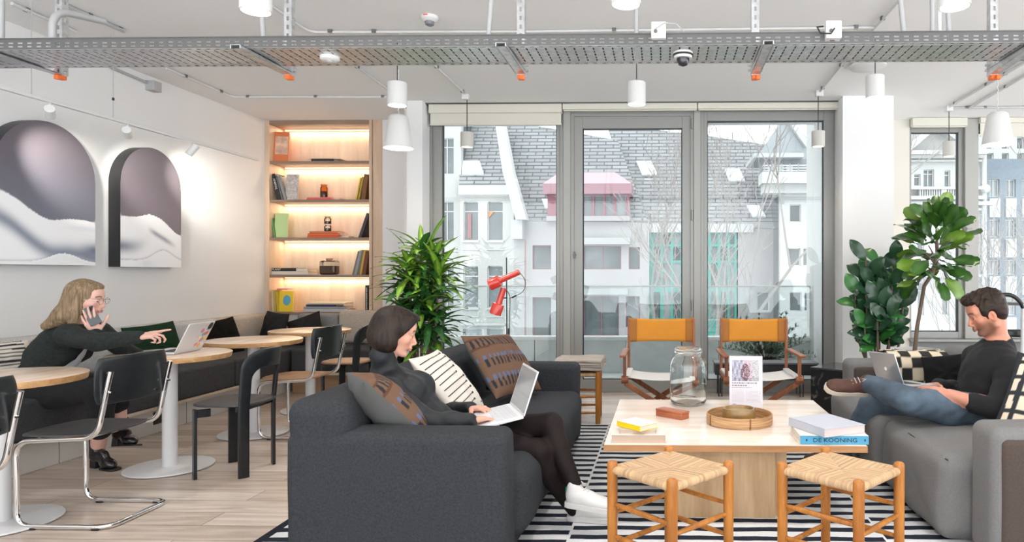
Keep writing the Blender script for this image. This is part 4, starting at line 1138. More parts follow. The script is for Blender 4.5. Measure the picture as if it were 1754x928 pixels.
# ================================================================ bench along the wall
BX = -4.0
def bench_y(px, x=BX): return PXp(px, 600, x).y
bn = thing('bench', 'long charcoal upholstered wall bench with pale wood ledge and white plinth under the arched pictures', 'bench', (-4.3, 4.5, 0))
MB().bx(XL+0.005, BX-0.04, 1.6, 7.82, 0, 0.20).build('plinth', M_PLINTH, bn, world=True, bevel=0.003)
MB().bx(XL+0.005, BX+0.03, 1.6, 7.82, 0.20, 0.225).build('ledge', M_BOARD, bn, world=True, bevel=0.003)
mb = MB(); yy = bench_y(272, BX-0.04); mb.bx(BX-0.045, BX-0.035, yy-0.06, yy+0.06, 0.07, 0.17); mb.build('power_socket', M_BLACKP, bn, world=True, bevel=0.003)
mb = MB()
for y in (3.2, 4.4, 5.6): mb.bx(BX-0.0415, BX-0.039, y, y+0.004, 0, 0.2)
mb.build('panel_joint', M_CLIP, bn, world=True, smooth=0)
ys = [1.6, 3.2, 4.75, 6.15, 7.6]
for i in range(4):
    soft('seat_pad', ((XL+0.07+BX)/2+0.04, (ys[i]+ys[i+1])/2, 0.348), (BX-XL-0.08, ys[i+1]-ys[i]-0.008, 0.245), 0.025, M_BSEAT, bn, puff=(0.004, 0, 0.008), seed=i)
for i, (a, b, mm) in enumerate(((1.6, 2.9, M_BBACK), (2.9, 4.2, M_BBACK), (4.2, 5.5, M_BBACK), (5.5, 6.8, M_BBACK), (6.8, 7.8, M_BBACK2))):
    soft('back_pad', (XL+0.075, (a+b)/2, 0.64), (0.14, b-a-0.01, 0.34), 0.035, mm, bn, puff=(0.012, 0, 0.006), seed=i+9)
bn2 = thing('bench', 'short charcoal bench with grey and beige back pads below the lit bookcase', 'bench', (-3.3, 7.4, 0))
X0b, X1b = BX+0.06, PYp(660, 600, 6.97).x
MB().bx(X0b, X1b, 7.05, 7.82, 0, 0.20).build('plinth', woodmat('tan_plinth', srgb(150, 118, 92), srgb(176, 142, 112), 'x', 3), bn2, world=True, bevel=0.003)
MB().bx(X0b, X1b, 7.0, 7.82, 0.20, 0.225).build('ledge', M_BOARD, bn2, world=True, bevel=0.003)
for a, b in ((X0b, (X0b+X1b)/2), ((X0b+X1b)/2, X1b)):
    soft('seat_pad', ((a+b)/2, 7.40, 0.348), (b-a-0.008, 0.80, 0.245), 0.025, M_BSEAT, bn2, puff=(0, 0.004, 0.008), seed=3)
xm = PYp(581, 550, 7.7).x
soft('back_pad', ((X0b-0.1+xm)/2-0.1, 7.74, 0.635), (xm-X0b+0.3, 0.15, 0.34), 0.035, fabric('mid_grey_pad', (0.30, 0.29, 0.285)), bn2, puff=(0, 0.012, 0.005), seed=5)
soft('back_pad', ((xm+X1b)/2, 7.73, 0.655), (X1b-xm-0.01, 0.15, 0.37), 0.04, M_BBACK2, bn2, puff=(0, 0.012, 0.008), seed=6)

# ================================================================ round bistro tables
def bistro(x, y, label):
    t = thing('round_table', label, 'table', (x, y, 0), group='round white pedestal tables along the bench')
    MB().lathe([(0, 0.004), (0.25, 0.004), (0.252, 0.008), (0.25, 0.013), (0.24, 0.015), (0.05, 0.017), (0, 0.017)], n=64).build('base_plate', M_WMET, t)
    MB().cyl((0, 0, 0.015), (0, 0, 0.712), 0.043, n=36).build('column', M_WMET, t)
    MB().lathe([(0, 0.704), (0.16, 0.704), (0.16, 0.713), (0, 0.713)], n=40).build('mounting_plate', M_WMET, t)
    mb = MB(); mb.lathe([(0, 0.7485), (0.344, 0.7485), (0.349, 0.7465)], n=80); o = mb.build('table_top', M_TOP, t)
    MB().lathe([(0.349, 0.7465), (0.35, 0.744), (0.344, 0.714), (0, 0.712)], n=80).build('edge_band', M_TOPE, o)
    return t
TP = [(-3.367, 3.337), (-3.226, 4.32), (-3.25, 5.26), (-3.284, 6.18)]
bistro(*TP[0], 'round oak topped white pedestal table at the left edge of the photo')
bistro(*TP[1], 'round white pedestal table carrying the laptop with stickers')
bistro(*TP[2], 'round white pedestal table behind the laptop table, empty top')
bistro(*TP[3], 'round white pedestal table furthest back, below the bookcase')

# ================================================================ chrome cantilever chair
def cantilever(x, y, rz, label, seat_m, group):
    t = thing('cantilever_chair', label, 'chair', (x, y, 0), rz, group)
    w = 0.20
    def side(s): return [(0.245, s*w, 0.785), (0.225, s*w, 0.70), (0.175, s*w, 0.455), (-0.235, s*w, 0.435), (-0.23, s*w, 0.014), (0.235, s*w, 0.014), (0.235, 0, 0.014)]
    L_ = fillet(side(-1), 0.075, 8); Rr = fillet(side(1), 0.075, 8)
    pts = L_[:-1] + list(reversed(Rr[:-1]))
    # round the rear floor corners
    k = [i for i, p in enumerate(pts) if abs(p.x-0.235) < 1e-4 and abs(p.z-0.014) < 1e-4]
    MB().tube(fillet(pts, 0.03, 4) if False else pts, 0.0125, 14).build('tube_frame', M_CHROME, t)
    mb = MB().tube([(-0.15, -w, 0.436), (-0.15, w, 0.436)], 0.008, 10); mb.tube([(0.10, -w, 0.45), (0.10, w, 0.45)], 0.008, 10)
    mb.build('cross_bar', M_CHROME, t)
    for s in (-1, 1):
        for xx in (-0.15, 0.17): MB().box((xx, s*w, 0.005), (0.035, 0.024, 0.014)).build('glide', M_BLACKP, t, bevel=0.002)
    # dished plywood seat
    def seat(u, v):
        a = (u*2-1); b = (v*2-1)
        # square -> rounded
        k_ = (1-0.16*(a*a*b*b)); X = a*0.220*k_; Y = b*0.205*k_
        return Vector((X-0.045, Y, 0.462 - 0.012*(1-a*a)*(1-b*b) + 0.010*max(0, a-0.6) - 0.012*max(0, -a-0.75)))
    MB().grid(seat, 22, 22).build('seat', seat_m, t, solid=0.012, bevel=0.003, smooth=60)
    def back(u, v):
        a = u*2-1; b = v*2-1
        k_ = 1-0.10*(abs(a)**6)*(abs(b)**3)
        Y = a*0.238*k_; Z = 0.735 + b*0.120*(1-0.05*a*a)
        return Vector((0.222 + 0.030*(Z-0.62) - 0.035 + 0.045*(1-a*a), Y, Z))
    o = MB().grid(back, 24, 12).build('backrest', M_BWOOD, t, solid=0.011, bevel=0.003, smooth=60)
    MB().box((0.222+0.003+0.006, 0.12, 0.645), (0.003, 0.022, 0.010)).build('maker_plate', M_CHROME, o)
    mb = MB()
    for s in (-1, 1):
        for z in (0.68, 0.775): mb.cyl((0.225, s*w*0.98, z), (0.245, s*w*0.98, z), 0.006, n=8)
    mb.build('rivet', M_CHROME, t)
    return t
cantilever(-2.975, 3.46, 0, 'chrome cantilever chair with black back and charcoal seat, drawn up to the nearest table', M_CSEAT, None)
cantilever(-2.885, 2.50, 0, 'chrome cantilever chair cut by the left edge of the photo', M_CSEAT, None)
cantilever(-2.86, 5.27, 0, 'chrome cantilever chair with brown wooden seat behind the dark sofa', M_WSEAT, None)

# ================================================================ black bent plywood chair
def arch_chair(x, y, rz, label, seat_m):
    t = thing('plywood_armless_chair', label, 'chair', (x, y, 0), rz, 'black bent plywood chairs')
    r = 0.245
    def mp(u, z):
        th = u/r; lean = max(0, z-0.44)*0.12
        return Vector((-0.07 + (r+lean)*math.cos(th), (r+lean*0.3)*math.sin(th), z))
    W, lw, top, band, ro, ri = 0.205, 0.062, 0.797, 0.115, 0.13, 0.075
    outer = [(-W, 0.0), (-W, 0.42), (-W, top-ro)] + [(-W+ro-ro*math.cos(R(a)), top-ro+ro*math.sin(R(a))) for a in range(15, 91, 15)]
    inner = [(-W+lw, 0.0), (-W+lw, 0.42), (-W+lw, top-band-ri)] + [(-W+lw+ri-ri*math.cos(R(a)), top-band-ri+ri*math.sin(R(a))) for a in range(15, 91, 15)]
    n0 = len(outer)
    for k in range(1, 8):
        f = k/8; outer.append((outer[n0-1][0]*(1-2*f), top)); inner.append((inner[n0-1][0]*(1-2*f), top-band))
    outer += [(-a, b) for a, b in reversed(outer[:n0])]; inner += [(-a, b) for a, b in reversed(inner[:n0])]
    mb = MB()
    for i in range(len(outer)-1):
        for k in range(3):
            def ip(j, f): return mp(outer[j][0]*(1-f)+inner[j][0]*f, outer[j][1]*(1-f)+inner[j][1]*f)
            mb.poly([ip(i, k/3), ip(i+1, k/3), ip(i+1, (k+1)/3), ip(i, (k+1)/3)])
    mb.build('arch_back_and_rear_legs', M_BWOOD, t, solid=0.018, merge=1e-5, bevel=0.003, smooth=50)
    for s in (-1, 1):
        c = Vector((-0.175, s*0.185, 0)); tn = Vector((0.7, s*0.7, 0))
        mb = MB(); mb.box((c.x, c.y, 0.215), (0.056, 0.018, 0.43), rot=rotm('Z', s*45)); mb.build('front_leg', M_BWOOD, t, bevel=0.003)
        mb = MB(); mb.box((c.x+0.035, c.y-s*0.03, 0.40), (0.075, 0.016, 0.05), rot=rotm('Z', -s*45)); mb.build('bracket', M_BWOOD, t, bevel=0.004)
    def seat(u, v):
        a = u*2-1; b = v*2-1; k_ = 1-0.2*(a*a*b*b)
        return Vector((-0.035+a*0.205*k_, b*0.20*k_, 0.452-0.014*(1-a*a)*(1-b*b)))
    MB().grid(seat, 20, 20).build('seat', seat_m, t, solid=0.016, bevel=0.004, smooth=60)
    MB().box((0.09, 0, 0.425), (0.03, 0.36, 0.03)).build('rear_rail', M_BWOOD, t, bevel=0.003)
    return t
arch_chair(-2.72, 4.27, 0, 'black bent plywood chair with arched back standing between the laptop table and the dark sofa', M_CSEAT)
arch_chair(-2.93, 6.24, 0, 'black bent plywood chair with wooden seat, furthest back, partly behind the seated woman', M_WSEAT)

# ================================================================ charcoal sofa
sf = thing('sofa', 'charcoal wool sofa seen from its end, with the dark haired woman sitting on it', 'sofa', (-1.1, 3.96, 0))
soft('base', (-1.12, 3.96, 0.06), (0.90, 2.28, 0.07), 0.02, M_SOFA, sf)
soft('seat_cushion', (-1.0, 3.96, 0.245), (0.80, 2.02, 0.33), 0.085, M_SOFA, sf, puff=(0.02, 0.0, 0.018), wr=0.010, seed=2, n=26, ws=5)
def backshape(v):
    v.x -= 0.10*(v.z)*0.5; return v
soft('backrest', (-1.455, 3.965, 0.385), (0.27, 2.36, 0.70), 0.075, M_SOFA, sf, puff=(0.02, 0.0, 0.012), wr=0.009, seed=4, n=26, ws=4.5, shape=backshape)
soft('armrest', (-1.122, 2.875, 0.305), (0.935, 0.20, 0.585), 0.045, M_SOFA, sf, puff=(0.0, 0.010, 0.006), wr=0.006, seed=5, n=24, ws=4)
soft('armrest', (-1.122, 5.06, 0.305), (0.975, 0.20, 0.585), 0.045, M_SOFA, sf, puff=(0.0, 0.010, 0.006), wr=0.006, seed=6, n=24, ws=4)
for xx in (-1.5, -0.75):
    for yy in (2.95, 4.98): MB().cyl((xx, yy, 0), (xx, yy, 0.035), 0.025).build('foot', M_BLACKP, sf, world=True)

# ================================================================ grey sofa
sg = thing('sofa', 'grey and taupe sofa on the right, the man sitting on it', 'sofa', (1.85, 4.13, 0))
for yc, nm, sd in ((3.02, 'armrest', 1), (5.245, 'armrest', 2)):
    o = soft(nm, (1.90, yc, 0.31), (0.98, 0.235, 0.59), 0.05, M_SOFA2, sg, puff=(0, 0, 0.005), wr=0.004, seed=sd, n=20)
    MB_ = soft('side_panel', (1.905, yc-0.095, 0.297), (0.93, 0.07, 0.54), 0.033, M_SOFA2B, o, puff=(0, 0.012, 0), wr=0.004, seed=sd, n=18)
soft('backrest', (2.27, 4.13, 0.38), (0.25, 2.25, 0.68), 0.07, M_SOFA2, sg, puff=(0.02, 0, 0.01), wr=0.006, seed=8, n=20)
soft('seat_cushion', (1.735, 3.575, 0.215), (0.90, 0.86, 0.40), 0.075, M_SOFA2, sg, puff=(0.012, 0.0, 0.022), wr=0.012, seed=11, n=28, ws=6)
soft('seat_cushion', (1.725, 4.57, 0.215), (0.93, 1.10, 0.40), 0.085, M_SOFA2, sg, puff=(0.015, 0.0, 0.018), wr=0.012, seed=15, n=28, ws=6)
mb = MB(); mb.tube([(1.325, y, 0.40+0.006*math.sin(y*9)) for y in [3.16+0.04*i for i in range(21)]], 0.004, 6); mb.build('seam', M_SOFA2B, sg, world=True)

# ================================================================ rug
def rug_material():
    m, nt, b = newmat('striped_rug_weave'); N = nt.nodes; L = nt.links
    tc = N.new('ShaderNodeTexCoord'); sp = N.new('ShaderNodeSeparateXYZ'); L.new(tc.outputs['Object'], sp.inputs[0])
    def mth(op, a, b_=None, c=None):
        n = N.new('ShaderNodeMath'); n.operation = op
        for i, v in enumerate((a, b_, c)):
            if v is None: continue
            if isinstance(v, (int, float)): n.inputs[i].default_value = v
            else: L.new(v, n.inputs[i])
        return n.outputs[0]
    nz = N.new('ShaderNodeTexNoise'); nz.inputs['Scale'].default_value = 3.5; nz.inputs['Detail'].default_value = 3; L.new(tc.outputs['Object'], nz.inputs['Vector'])
    wob = mth('MULTIPLY', mth('SUBTRACT', nz.outputs['Fac'], 0.5), 0.045)
    # panel index: sewn strips, each shifted against its neighbour
    p1 = mth('GREATER_THAN', sp.outputs['X'], -0.45); p2 = mth('GREATER_THAN', sp.outputs['X'], 1.05)
    off = mth('ADD', mth('MULTIPLY', p1, 0.052), mth('MULTIPLY', p2, -0.03))
    y = mth('ADD', mth('ADD', sp.outputs['Y'], wob), off)
    fr = mth('FRACT', mth('DIVIDE', y, 0.115))
    blk = mth('LESS_THAN', fr, 0.46)
    rgb = N.new('ShaderNodeMixRGB'); L.new(blk, rgb.inputs[0])
    n2 = N.new('ShaderNodeTexNoise'); n2.inputs['Scale'].default_value = 90; L.new(tc.outputs['Object'], n2.inputs['Vector'])
    c1 = N.new('ShaderNodeMixRGB'); c1.inputs[1].default_value = (0.60, 0.60, 0.60, 1); c1.inputs[2].default_value = (0.78, 0.78, 0.78, 1); L.new(n2.outputs['Fac'], c1.inputs[0])
    c2 = N.new('ShaderNodeMixRGB'); c2.inputs[1].default_value = (0.010, 0.013, 0.022, 1); c2.inputs[2].default_value = (0.035, 0.04, 0.055, 1); L.new(n2.outputs['Fac'], c2.inputs[0])
    L.new(c1.outputs[0], rgb.inputs[1]); L.new(c2.outputs[0], rgb.inputs[2])
    # dark border at the left end, pale seams between the strips
    bd = mth('LESS_THAN', sp.outputs['X'], -1.875); mx = N.new('ShaderNodeMixRGB'); L.new(bd, mx.inputs[0]); L.new(rgb.outputs[0], mx.inputs[1]); mx.inputs[2].default_value = (0.02, 0.022, 0.03, 1)
    s1 = mth('LESS_THAN', mth('ABSOLUTE', mth('ADD', sp.outputs['X'], 0.45)), 0.006); s2 = mth('LESS_THAN', mth('ABSOLUTE', mth('SUBTRACT', sp.outputs['X'], 1.05)), 0.006)
    m2 = N.new('ShaderNodeMixRGB'); L.new(mth('MAXIMUM', s1, s2), m2.inputs[0]); L.new(mx.outputs[0], m2.inputs[1]); m2.inputs[2].default_value = (0.7, 0.7, 0.69, 1)
    L.new(m2.outputs[0], b.inputs['Base Color']); b.inputs['Roughness'].default_value = 0.95; b.inputs['Specular IOR Level'].default_value = 0.1
    bp = N.new('ShaderNodeBump'); bp.inputs['Strength'].default_value = 0.3; bp.inputs['Distance'].default_value = 0.004; L.new(n2.outputs['Fac'], bp.inputs['Height']); L.new(bp.outputs[0], b.inputs['Normal'])
    return m
mb = MB(); mb.grid(lambda u, v: Vector((-1.92+4.3*u, 2.1+3.5*v, 0.009)), 2, 2)
rg = mb.build('rug', rug_material(), solid=0.008)
tag(rg, 'black and white striped flatweave rug under the coffee table', 'rug')

# ================================================================ coffee table
ct = thing('coffee_table', 'low square oak coffee table with box pedestal in the centre of the rug', 'coffee table', (0.355, 3.93, 0.013))
TX0, TX1, TY0, TY1, TZ = -0.295, 1.004, 3.33, 4.53, 0.42
MB().bx(TX0, TX1, TY0, TY1, TZ-0.0335, TZ).build('table_top', M_OAK, ct, world=True, bevel=0.002)
mb = MB(); rect_b = [(TX0-0.002, TX1+0.002, TY0-0.002, TY0+0.004), (TX0-0.002, TX1+0.002, TY1-0.004, TY1+0.002), (TX0-0.002, TX0+0.004, TY0, TY1), (TX1-0.004, TX1+0.002, TY0, TY1)]
for a, b, c, d in rect_b: mb.bx(a, b, c, d, TZ-0.034, TZ-0.002)
mb.build('edge_band', M_OAKE, ct, world=True)
MB().bx(0.07, 0.575, 3.46, 4.40, 0.013, TZ-0.033).build('pedestal', M_OAKV, ct, world=True, bevel=0.002)
MB().bx(0.5752, 0.64, 3.50, 4.36, 0.013, TZ-0.033).build('pedestal_wing', M_OAKV, ct, world=True, bevel=0.002)

# ================================================================ rush stools
def stool(x, y, rz, label, z0=0.0, s=0.175):
    t = thing('rush_stool', label, 'stool', (x, y, z0), R(rz), 'honey wood stools with woven rush seats')
    for a, b in ((-1, -1), (1, -1), (1, 1), (-1, 1)):
        mb = MB(); mb.lathe([(0, 0), (0.018, 0), (0.0205, 0.01), (0.0215, 0.2), (0.0225, 0.42), (0.0225, 0.445), (0.020, 0.452), (0.012, 0.457), (0, 0.459)], (a*s, b*s, 0), 18)
        mb.build('leg', M_HONEY, t)
    for k, (p, q_) in enumerate((((-1, -1), (1, -1)), ((1, -1), (1, 1)), ((1, 1), (-1, 1)), ((-1, 1), (-1, -1)))):
        for z in ((0.235, 0.10) if k % 2 == 0 else (0.275, 0.14)):
            A = Vector((p[0]*s, p[1]*s, z)); B = Vector((q_[0]*s, q_[1]*s, z)); d = (B-A)
            MB().tube([A+d*0.06, A+d*0.3, A+d*0.7, A+d*0.94], [0.0085, 0.0115, 0.0115, 0.0085], 10).build('rung', M_HONEY, t)
    n = 72; bm = bmesh.new(); V = {}; cols = []
    rnd = random.Random(int(x*100)); ns = 58
    jit = [rnd.uniform(0.75, 1.12) for _ in range(200)]
    def shade(a, b):
        c = b if abs(a) > abs(b) else a
        f = (c+1)*ns/2; k = int(f); st = abs((f-k)-0.5)*2
        g = jit[(k*3 + (7 if abs(a) > abs(b) else 0) + (31 if (a if abs(a) > abs(b) else b) > 0 else 0)) % 200]*(1-0.35*st**3)
        return g, st
    def pt(i, j, side):
        a = i/n*2-1; b = j/n*2-1
        e = max(abs(a), abs(b)); g, st = shade(a, b)
        z = 0.438 - 0.010*(1-e) - (0.0 if e < 0.93 else 0.012*((e-0.93)/0.07)**2) - 0.002*st
        d = abs(abs(a)-abs(b)); z -= 0.003*max(0, 1-d*14)
        return Vector((a*s*1.0, b*s*1.0, z)), g
    for i in range(n+1):
        for j in range(n+1):
            p_, g = pt(i, j, 1); V[(i, j)] = bm.verts.new(p_); cols.append(g)
    for i in range(n):
        for j in range(n): bm.faces.new((V[(i, j)], V[(i+1, j)], V[(i+1, j+1)], V[(i, j+1)]))
    # wrapped rails
    for k in range(4):
        A = [(-1, -1), (1, -1), (1, 1), (-1, 1)][k]; B = [(1, -1), (1, 1), (-1, 1), (-1, -1)][k]; m = 120
        out = Vector(((A[0]+B[0])/2, (A[1]+B[1])/2, 0)).normalized(); prev = None
        for i in range(m+1):
            f = i/m; c = Vector((A[0]*s*(1-f)+B[0]*s*f, A[1]*s*(1-f)+B[1]*s*f, 0.419)); f2 = (f*2-1+1)*ns/2; st = abs((f2-int(f2))-0.5)*2
            rr = 0.0185*(1-0.07*st**2); g = jit[(int(f2)*3+k*11) % 200]*(1-0.4*st**3)
            ring = []
            for q2 in range(10):
                an = 2*math.pi*q2/10; ring.append(bm.verts.new(c - out*0.004 + out*math.cos(an)*rr + Vector((0, 0, 1))*math.sin(an)*rr)); cols.append(g)
            if prev:
                for q2 in range(10): bm.faces.new((prev[q2], prev[(q2+1) % 10], ring[(q2+1) % 10], ring[q2]))
            prev = ring
    me = bpy.data.meshes.new('rush_seat'); bmesh.ops.recalc_face_normals(bm, faces=bm.faces); bm.to_mesh(me); bm.free(); me.materials.append(M_RUSH)
    base = np.array(srgb(204, 168, 128)); C = np.array(cols)[:, None]*base[None, :]
    setcol(me, C); me.polygons.foreach_set('use_smooth', [True]*len(me.polygons)); link('rush_seat', me, t)
    return t
stool(0.030, 2.865, 46, 'honey wood rush stool in the foreground, directly in front of the coffee table pedestal', 0.013)
stool(0.752, 2.865, 46, 'honey wood rush stool in the foreground right, beside the grey sofa', 0.013)
stool(-0.735, 5.80, 3, 'honey wood stool under a folded blanket, behind the far arm of the dark sofa')
bl = thing('folded_blanket', 'folded beige grey blanket lying on the stool by the balcony door', 'blanket', (-0.735, 5.8, 0.459))
M_BLK = mat('taupe_striped_blanket', srgb(176, 164, 154), 0.95, bump=0.3, bscale=200, var=0.25, vscale=25, stretch=(0.2, 3, 8))
for k in range(4):
    soft('fold', (-0.735+0.006*k, 5.80-0.006*k, 0.470+0.022*k), (0.44-0.012*k, 0.42, 0.026), 0.012, M_BLK, bl, puff=(0, 0, 0.004), wr=0.012, seed=k+20, n=20, ws=6)

# ================================================================ director's chairs
def director(x, y, rz, label):
    t = thing('director_chair', label, 'chair', (x, y, 0), R(rz), 'folding director chairs with mustard canvas backs')
    hw = 0.285; yb, yf = 0.22, -0.26
    def can(u, v):
        a = u*2-1; return Vector((a*hw, yb+0.012+0.028*(1-a*a), 0.685+v*0.195+0.008*a*a*(v*2-1)-0.006*(1-a*a)*v))
    MB().grid(can, 24, 8).build('back_canvas', M_CANV, t, solid=0.003, smooth=60)
    for s in (-1, 1):
        def hem(u, v): 
            a = s*(1-u*0.26); p_ = can((a+1)/2, v); p_.y -= 0.006; return p_
        MB().grid(hem, 6, 8).build('canvas_sleeve', M_CANV2, t, solid=0.003, smooth=60)
        MB().box((s*hw*0.985, yb+0.012, 0.66), (0.022, 0.032, 0.44)).build('back_post', M_TEAK, t, bevel=0.004)
        MB().box((s*(hw+0.018), (yb+yf)/2-0.01, 0.617), (0.052, yb-yf+0.05, 0.018)).build('armrest', M_TEAK, t, bevel=0.005)
        MB().box((s*(hw+0.005), yf+0.03, 0.52), (0.024, 0.036, 0.19)).build('arm_post', M_TEAK, t, bevel=0.004)
        mb = MB(); mb.cyl((s*(hw+0.004)-0.028, yf+0.03, 0.425), (s*(hw+0.004)+0.028, yf+0.03, 0.425), 0.032, n=24); mb.build('pivot_disc', M_TEAK, t, bevel=0.003)
        MB().box((s*hw, (yb+yf)/2, 0.43), (0.024, yb-yf, 0.035)).build('side_rail', M_TEAK, t, bevel=0.004)
        MB().box((s*hw, (yb+yf)/2, 0.022), (0.028, yb-yf+0.10, 0.035)).build('foot_rail', M_TEAK, t, bevel=0.004)
        for k, yy in enumerate((yf+0.035+(0.012 if s > 0 else -0.014), yb-0.02+(0.012 if s > 0 else -0.014))):
            a = Vector((s*hw, yy, 0.40)); b = Vector((-s*hw, yy, 0.035)); d = b-a
            ang = math.degrees(math.atan2(d.z, d.x))
            MB().box(((a+b)/2), (d.length, 0.020, 0.042), rot=rotm('Y', -ang)).build('crossed_leg', M_TEAK, t, bevel=0.004)
    def seat(u, v):
        a = u*2-1; return Vector((a*(hw-0.005), yf+0.02+v*(yb-yf-0.06), 0.448-0.028*(1-a*a)))
    o = MB().grid(seat, 16, 6).build('seat_canvas', M_CANW, t, solid=0.004, smooth=60)
    for s in (-1, 1): MB().box((s*(hw-0.018), (yb+yf)/2-0.01, 0.452), (0.05, yb-yf-0.06, 0.022)).build('seat_hem', M_CANW, o, bevel=0.006)
    MB().cyl((-0.04, yf+0.035, 0.216), (0.04, yf+0.035, 0.216), 0.012, n=10).build('hinge_bolt', M_CHROME, t)
    return t
director(-0.018, 5.58, 0, 'director chair with mustard canvas back, the left one, behind the glass jar')
director(0.785, 5.58, 1.5, 'director chair with mustard canvas back, the right one, behind the poster stand')

# ================================================================ side table, low bench by the window
M_MARB = mat('black_marble', (0.018, 0.019, 0.020), 0.18, spec=0.6)
def marble():
    m, nt, b = newmat('veined_black_marble'); N = nt.nodes; L = nt.links
    tc = N.new('ShaderNodeTexCoord'); n = N.new('ShaderNodeTexNoise'); n.inputs['Scale'].default_value = 7; n.inputs['Detail'].default_value = 8; n.inputs['Distortion'].default_value = 1.6
    cr = N.new('ShaderNodeValToRGB'); e = cr.color_ramp.elements; e[0].position = 0.60; e[0].color = (0.018, 0.02, 0.022, 1); e[1].position = 0.70; e[1].color = (0.16, 0.16, 0.16, 1)
    L.new(tc.outputs['Object'], n.inputs['Vector']); L.new(n.outputs['Fac'], cr.inputs[0]); L.new(cr.outputs[0], b.inputs['Base Color']); b.inputs['Roughness'].default_value = 0.2
    return m
mb = MB(); mb.box((0, 0, 0.222), (0.44, 0.44, 0.436))
cube = thing('side_table', 'black marble cube side table behind the far arm of the grey sofa', 'side table', (1.60, 5.93, 0), R(-41.5))
mb.build('body', marble(), cube, bevel=0.004)
MB().box((0, 0, 0.447), (0.446, 0.446, 0.014)).build('top_slab', mat('black_marble_top', (0.05, 0.052, 0.055), 0.12, spec=0.6), cube, bevel=0.003)
lb = thing('low_bench', 'long low black bench with thin legs under the right window', 'bench', (1.05, 7.0, 0))
xe = PYp(1402, 620, 6.88).x
MB().bx(0.52, xe, 6.86, 7.12, 0.345, 0.362).build('top', mat('grey_bench_top', (0.10, 0.10, 0.105), 0.3), lb, world=True, bevel=0.003)
MB().bx(0.53, xe-0.01, 6.87, 7.11, 0.235, 0.345).build('body', M_BLACKP, lb, world=True, bevel=0.003)
for xx in (0.58, xe-0.17):
    for yy in (6.9, 7.08):
        MB().tube([(xx-0.012, yy, 0.236), (xx-0.012, yy, 0.01), (xx+0.02, yy, 0.01), (xx+0.02, yy, 0.236)], 0.006, 8).build('leg', M_BLACKP, lb, world=True)

# ================================================================ red two headed floor lamp
M_RED = mat('red_enamel', (0.62, 0.045, 0.03), 0.25, coat=0.4)
YL_ = 5.7
pb = PYp(869, 600, YL_); ptp = PYp(867.5, 441, YL_)
fl = thing('floor_lamp', 'black pole floor lamp with two red adjustable heads beside the palm', 'floor lamp', (pb.x, YL_, 0))
MB().cyl((pb.x, YL_, 0.0), (pb.x, YL_, 0.02), 0.13, n=40).build('base', M_BLACKP, fl, world=True, bevel=0.004)
MB().cyl((pb.x, YL_, 0.01), (ptp.x, YL_, ptp.z), 0.0055, n=10).build('pole', M_BLACKP, fl, world=True)
def lamp_head(c0, c1, name='lamp_head'):
    a = PYp(*c0, YL_-0.04); b = PYp(*c1, YL_-0.04); d = (b-a).normalized(); L_ = (b-a).length
    Mr = d.to_track_quat('Z', 'Y').to_matrix()
    prof = [(0.046, 0.0), (0.050, 0.0), (0.050, 0.085), (0.046, 0.092), (0.026, 0.095), (0.025, 0.10), (0.025, L_-0.003), (0.022, L_), (0, L_)]
    h_ = MB().lathe(prof, a, 32, rot=Mr).build(name, M_RED, fl, world=True)
    MB().lathe([(0.046, 0.0), (0.045, 0.06), (0.0, 0.075)], a, 28, rot=Mr).build('reflector', mat('reflector_white', (0.8, 0.75, 0.7), 0.4), h_, world=True)
    mp_ = a+d*(L_*0.62)
    MB().cyl(mp_, Vector((pb.x, YL_, mp_.z)), 0.006, n=8).build('clamp', M_BLACKP, h_, world=True)
    return a, b
# a little yaw so that the opening shows
a1 = lamp_head((839, 488), (889.5, 465.5)); a2 = lamp_head((848, 538), (863, 493.5))
e1 = PYp(889.5, 465.5, YL_-0.03)
MB().tube(fillet([e1, PYp(901, 480, YL_), PYp(898, 500, YL_), PYp(872, 511, YL_)], 0.06, 8), 0.003, 6).build('cable', M_BLACKP, fl, world=True)
MB().tube(fillet([PYp(864, 493, YL_-0.03), PYp(874, 505, YL_), PYp(873, 540, YL_-0.02), PYp(872, 600, YL_)], 0.05, 6), 0.0035, 6).build('cable', M_BLACKP, fl, world=True)
MB().tube([PYp(884, 506, YL_), PYp(877, 509.5, YL_)], 0.007, 8).build('cable_joint', M_BLACKP, fl, world=True)
MB().tube([PYp(871.5, 562, YL_-0.02), PYp(871.5, 573, YL_-0.02)], 0.010, 8).build('foot_switch', M_BLACKP, fl, world=True)

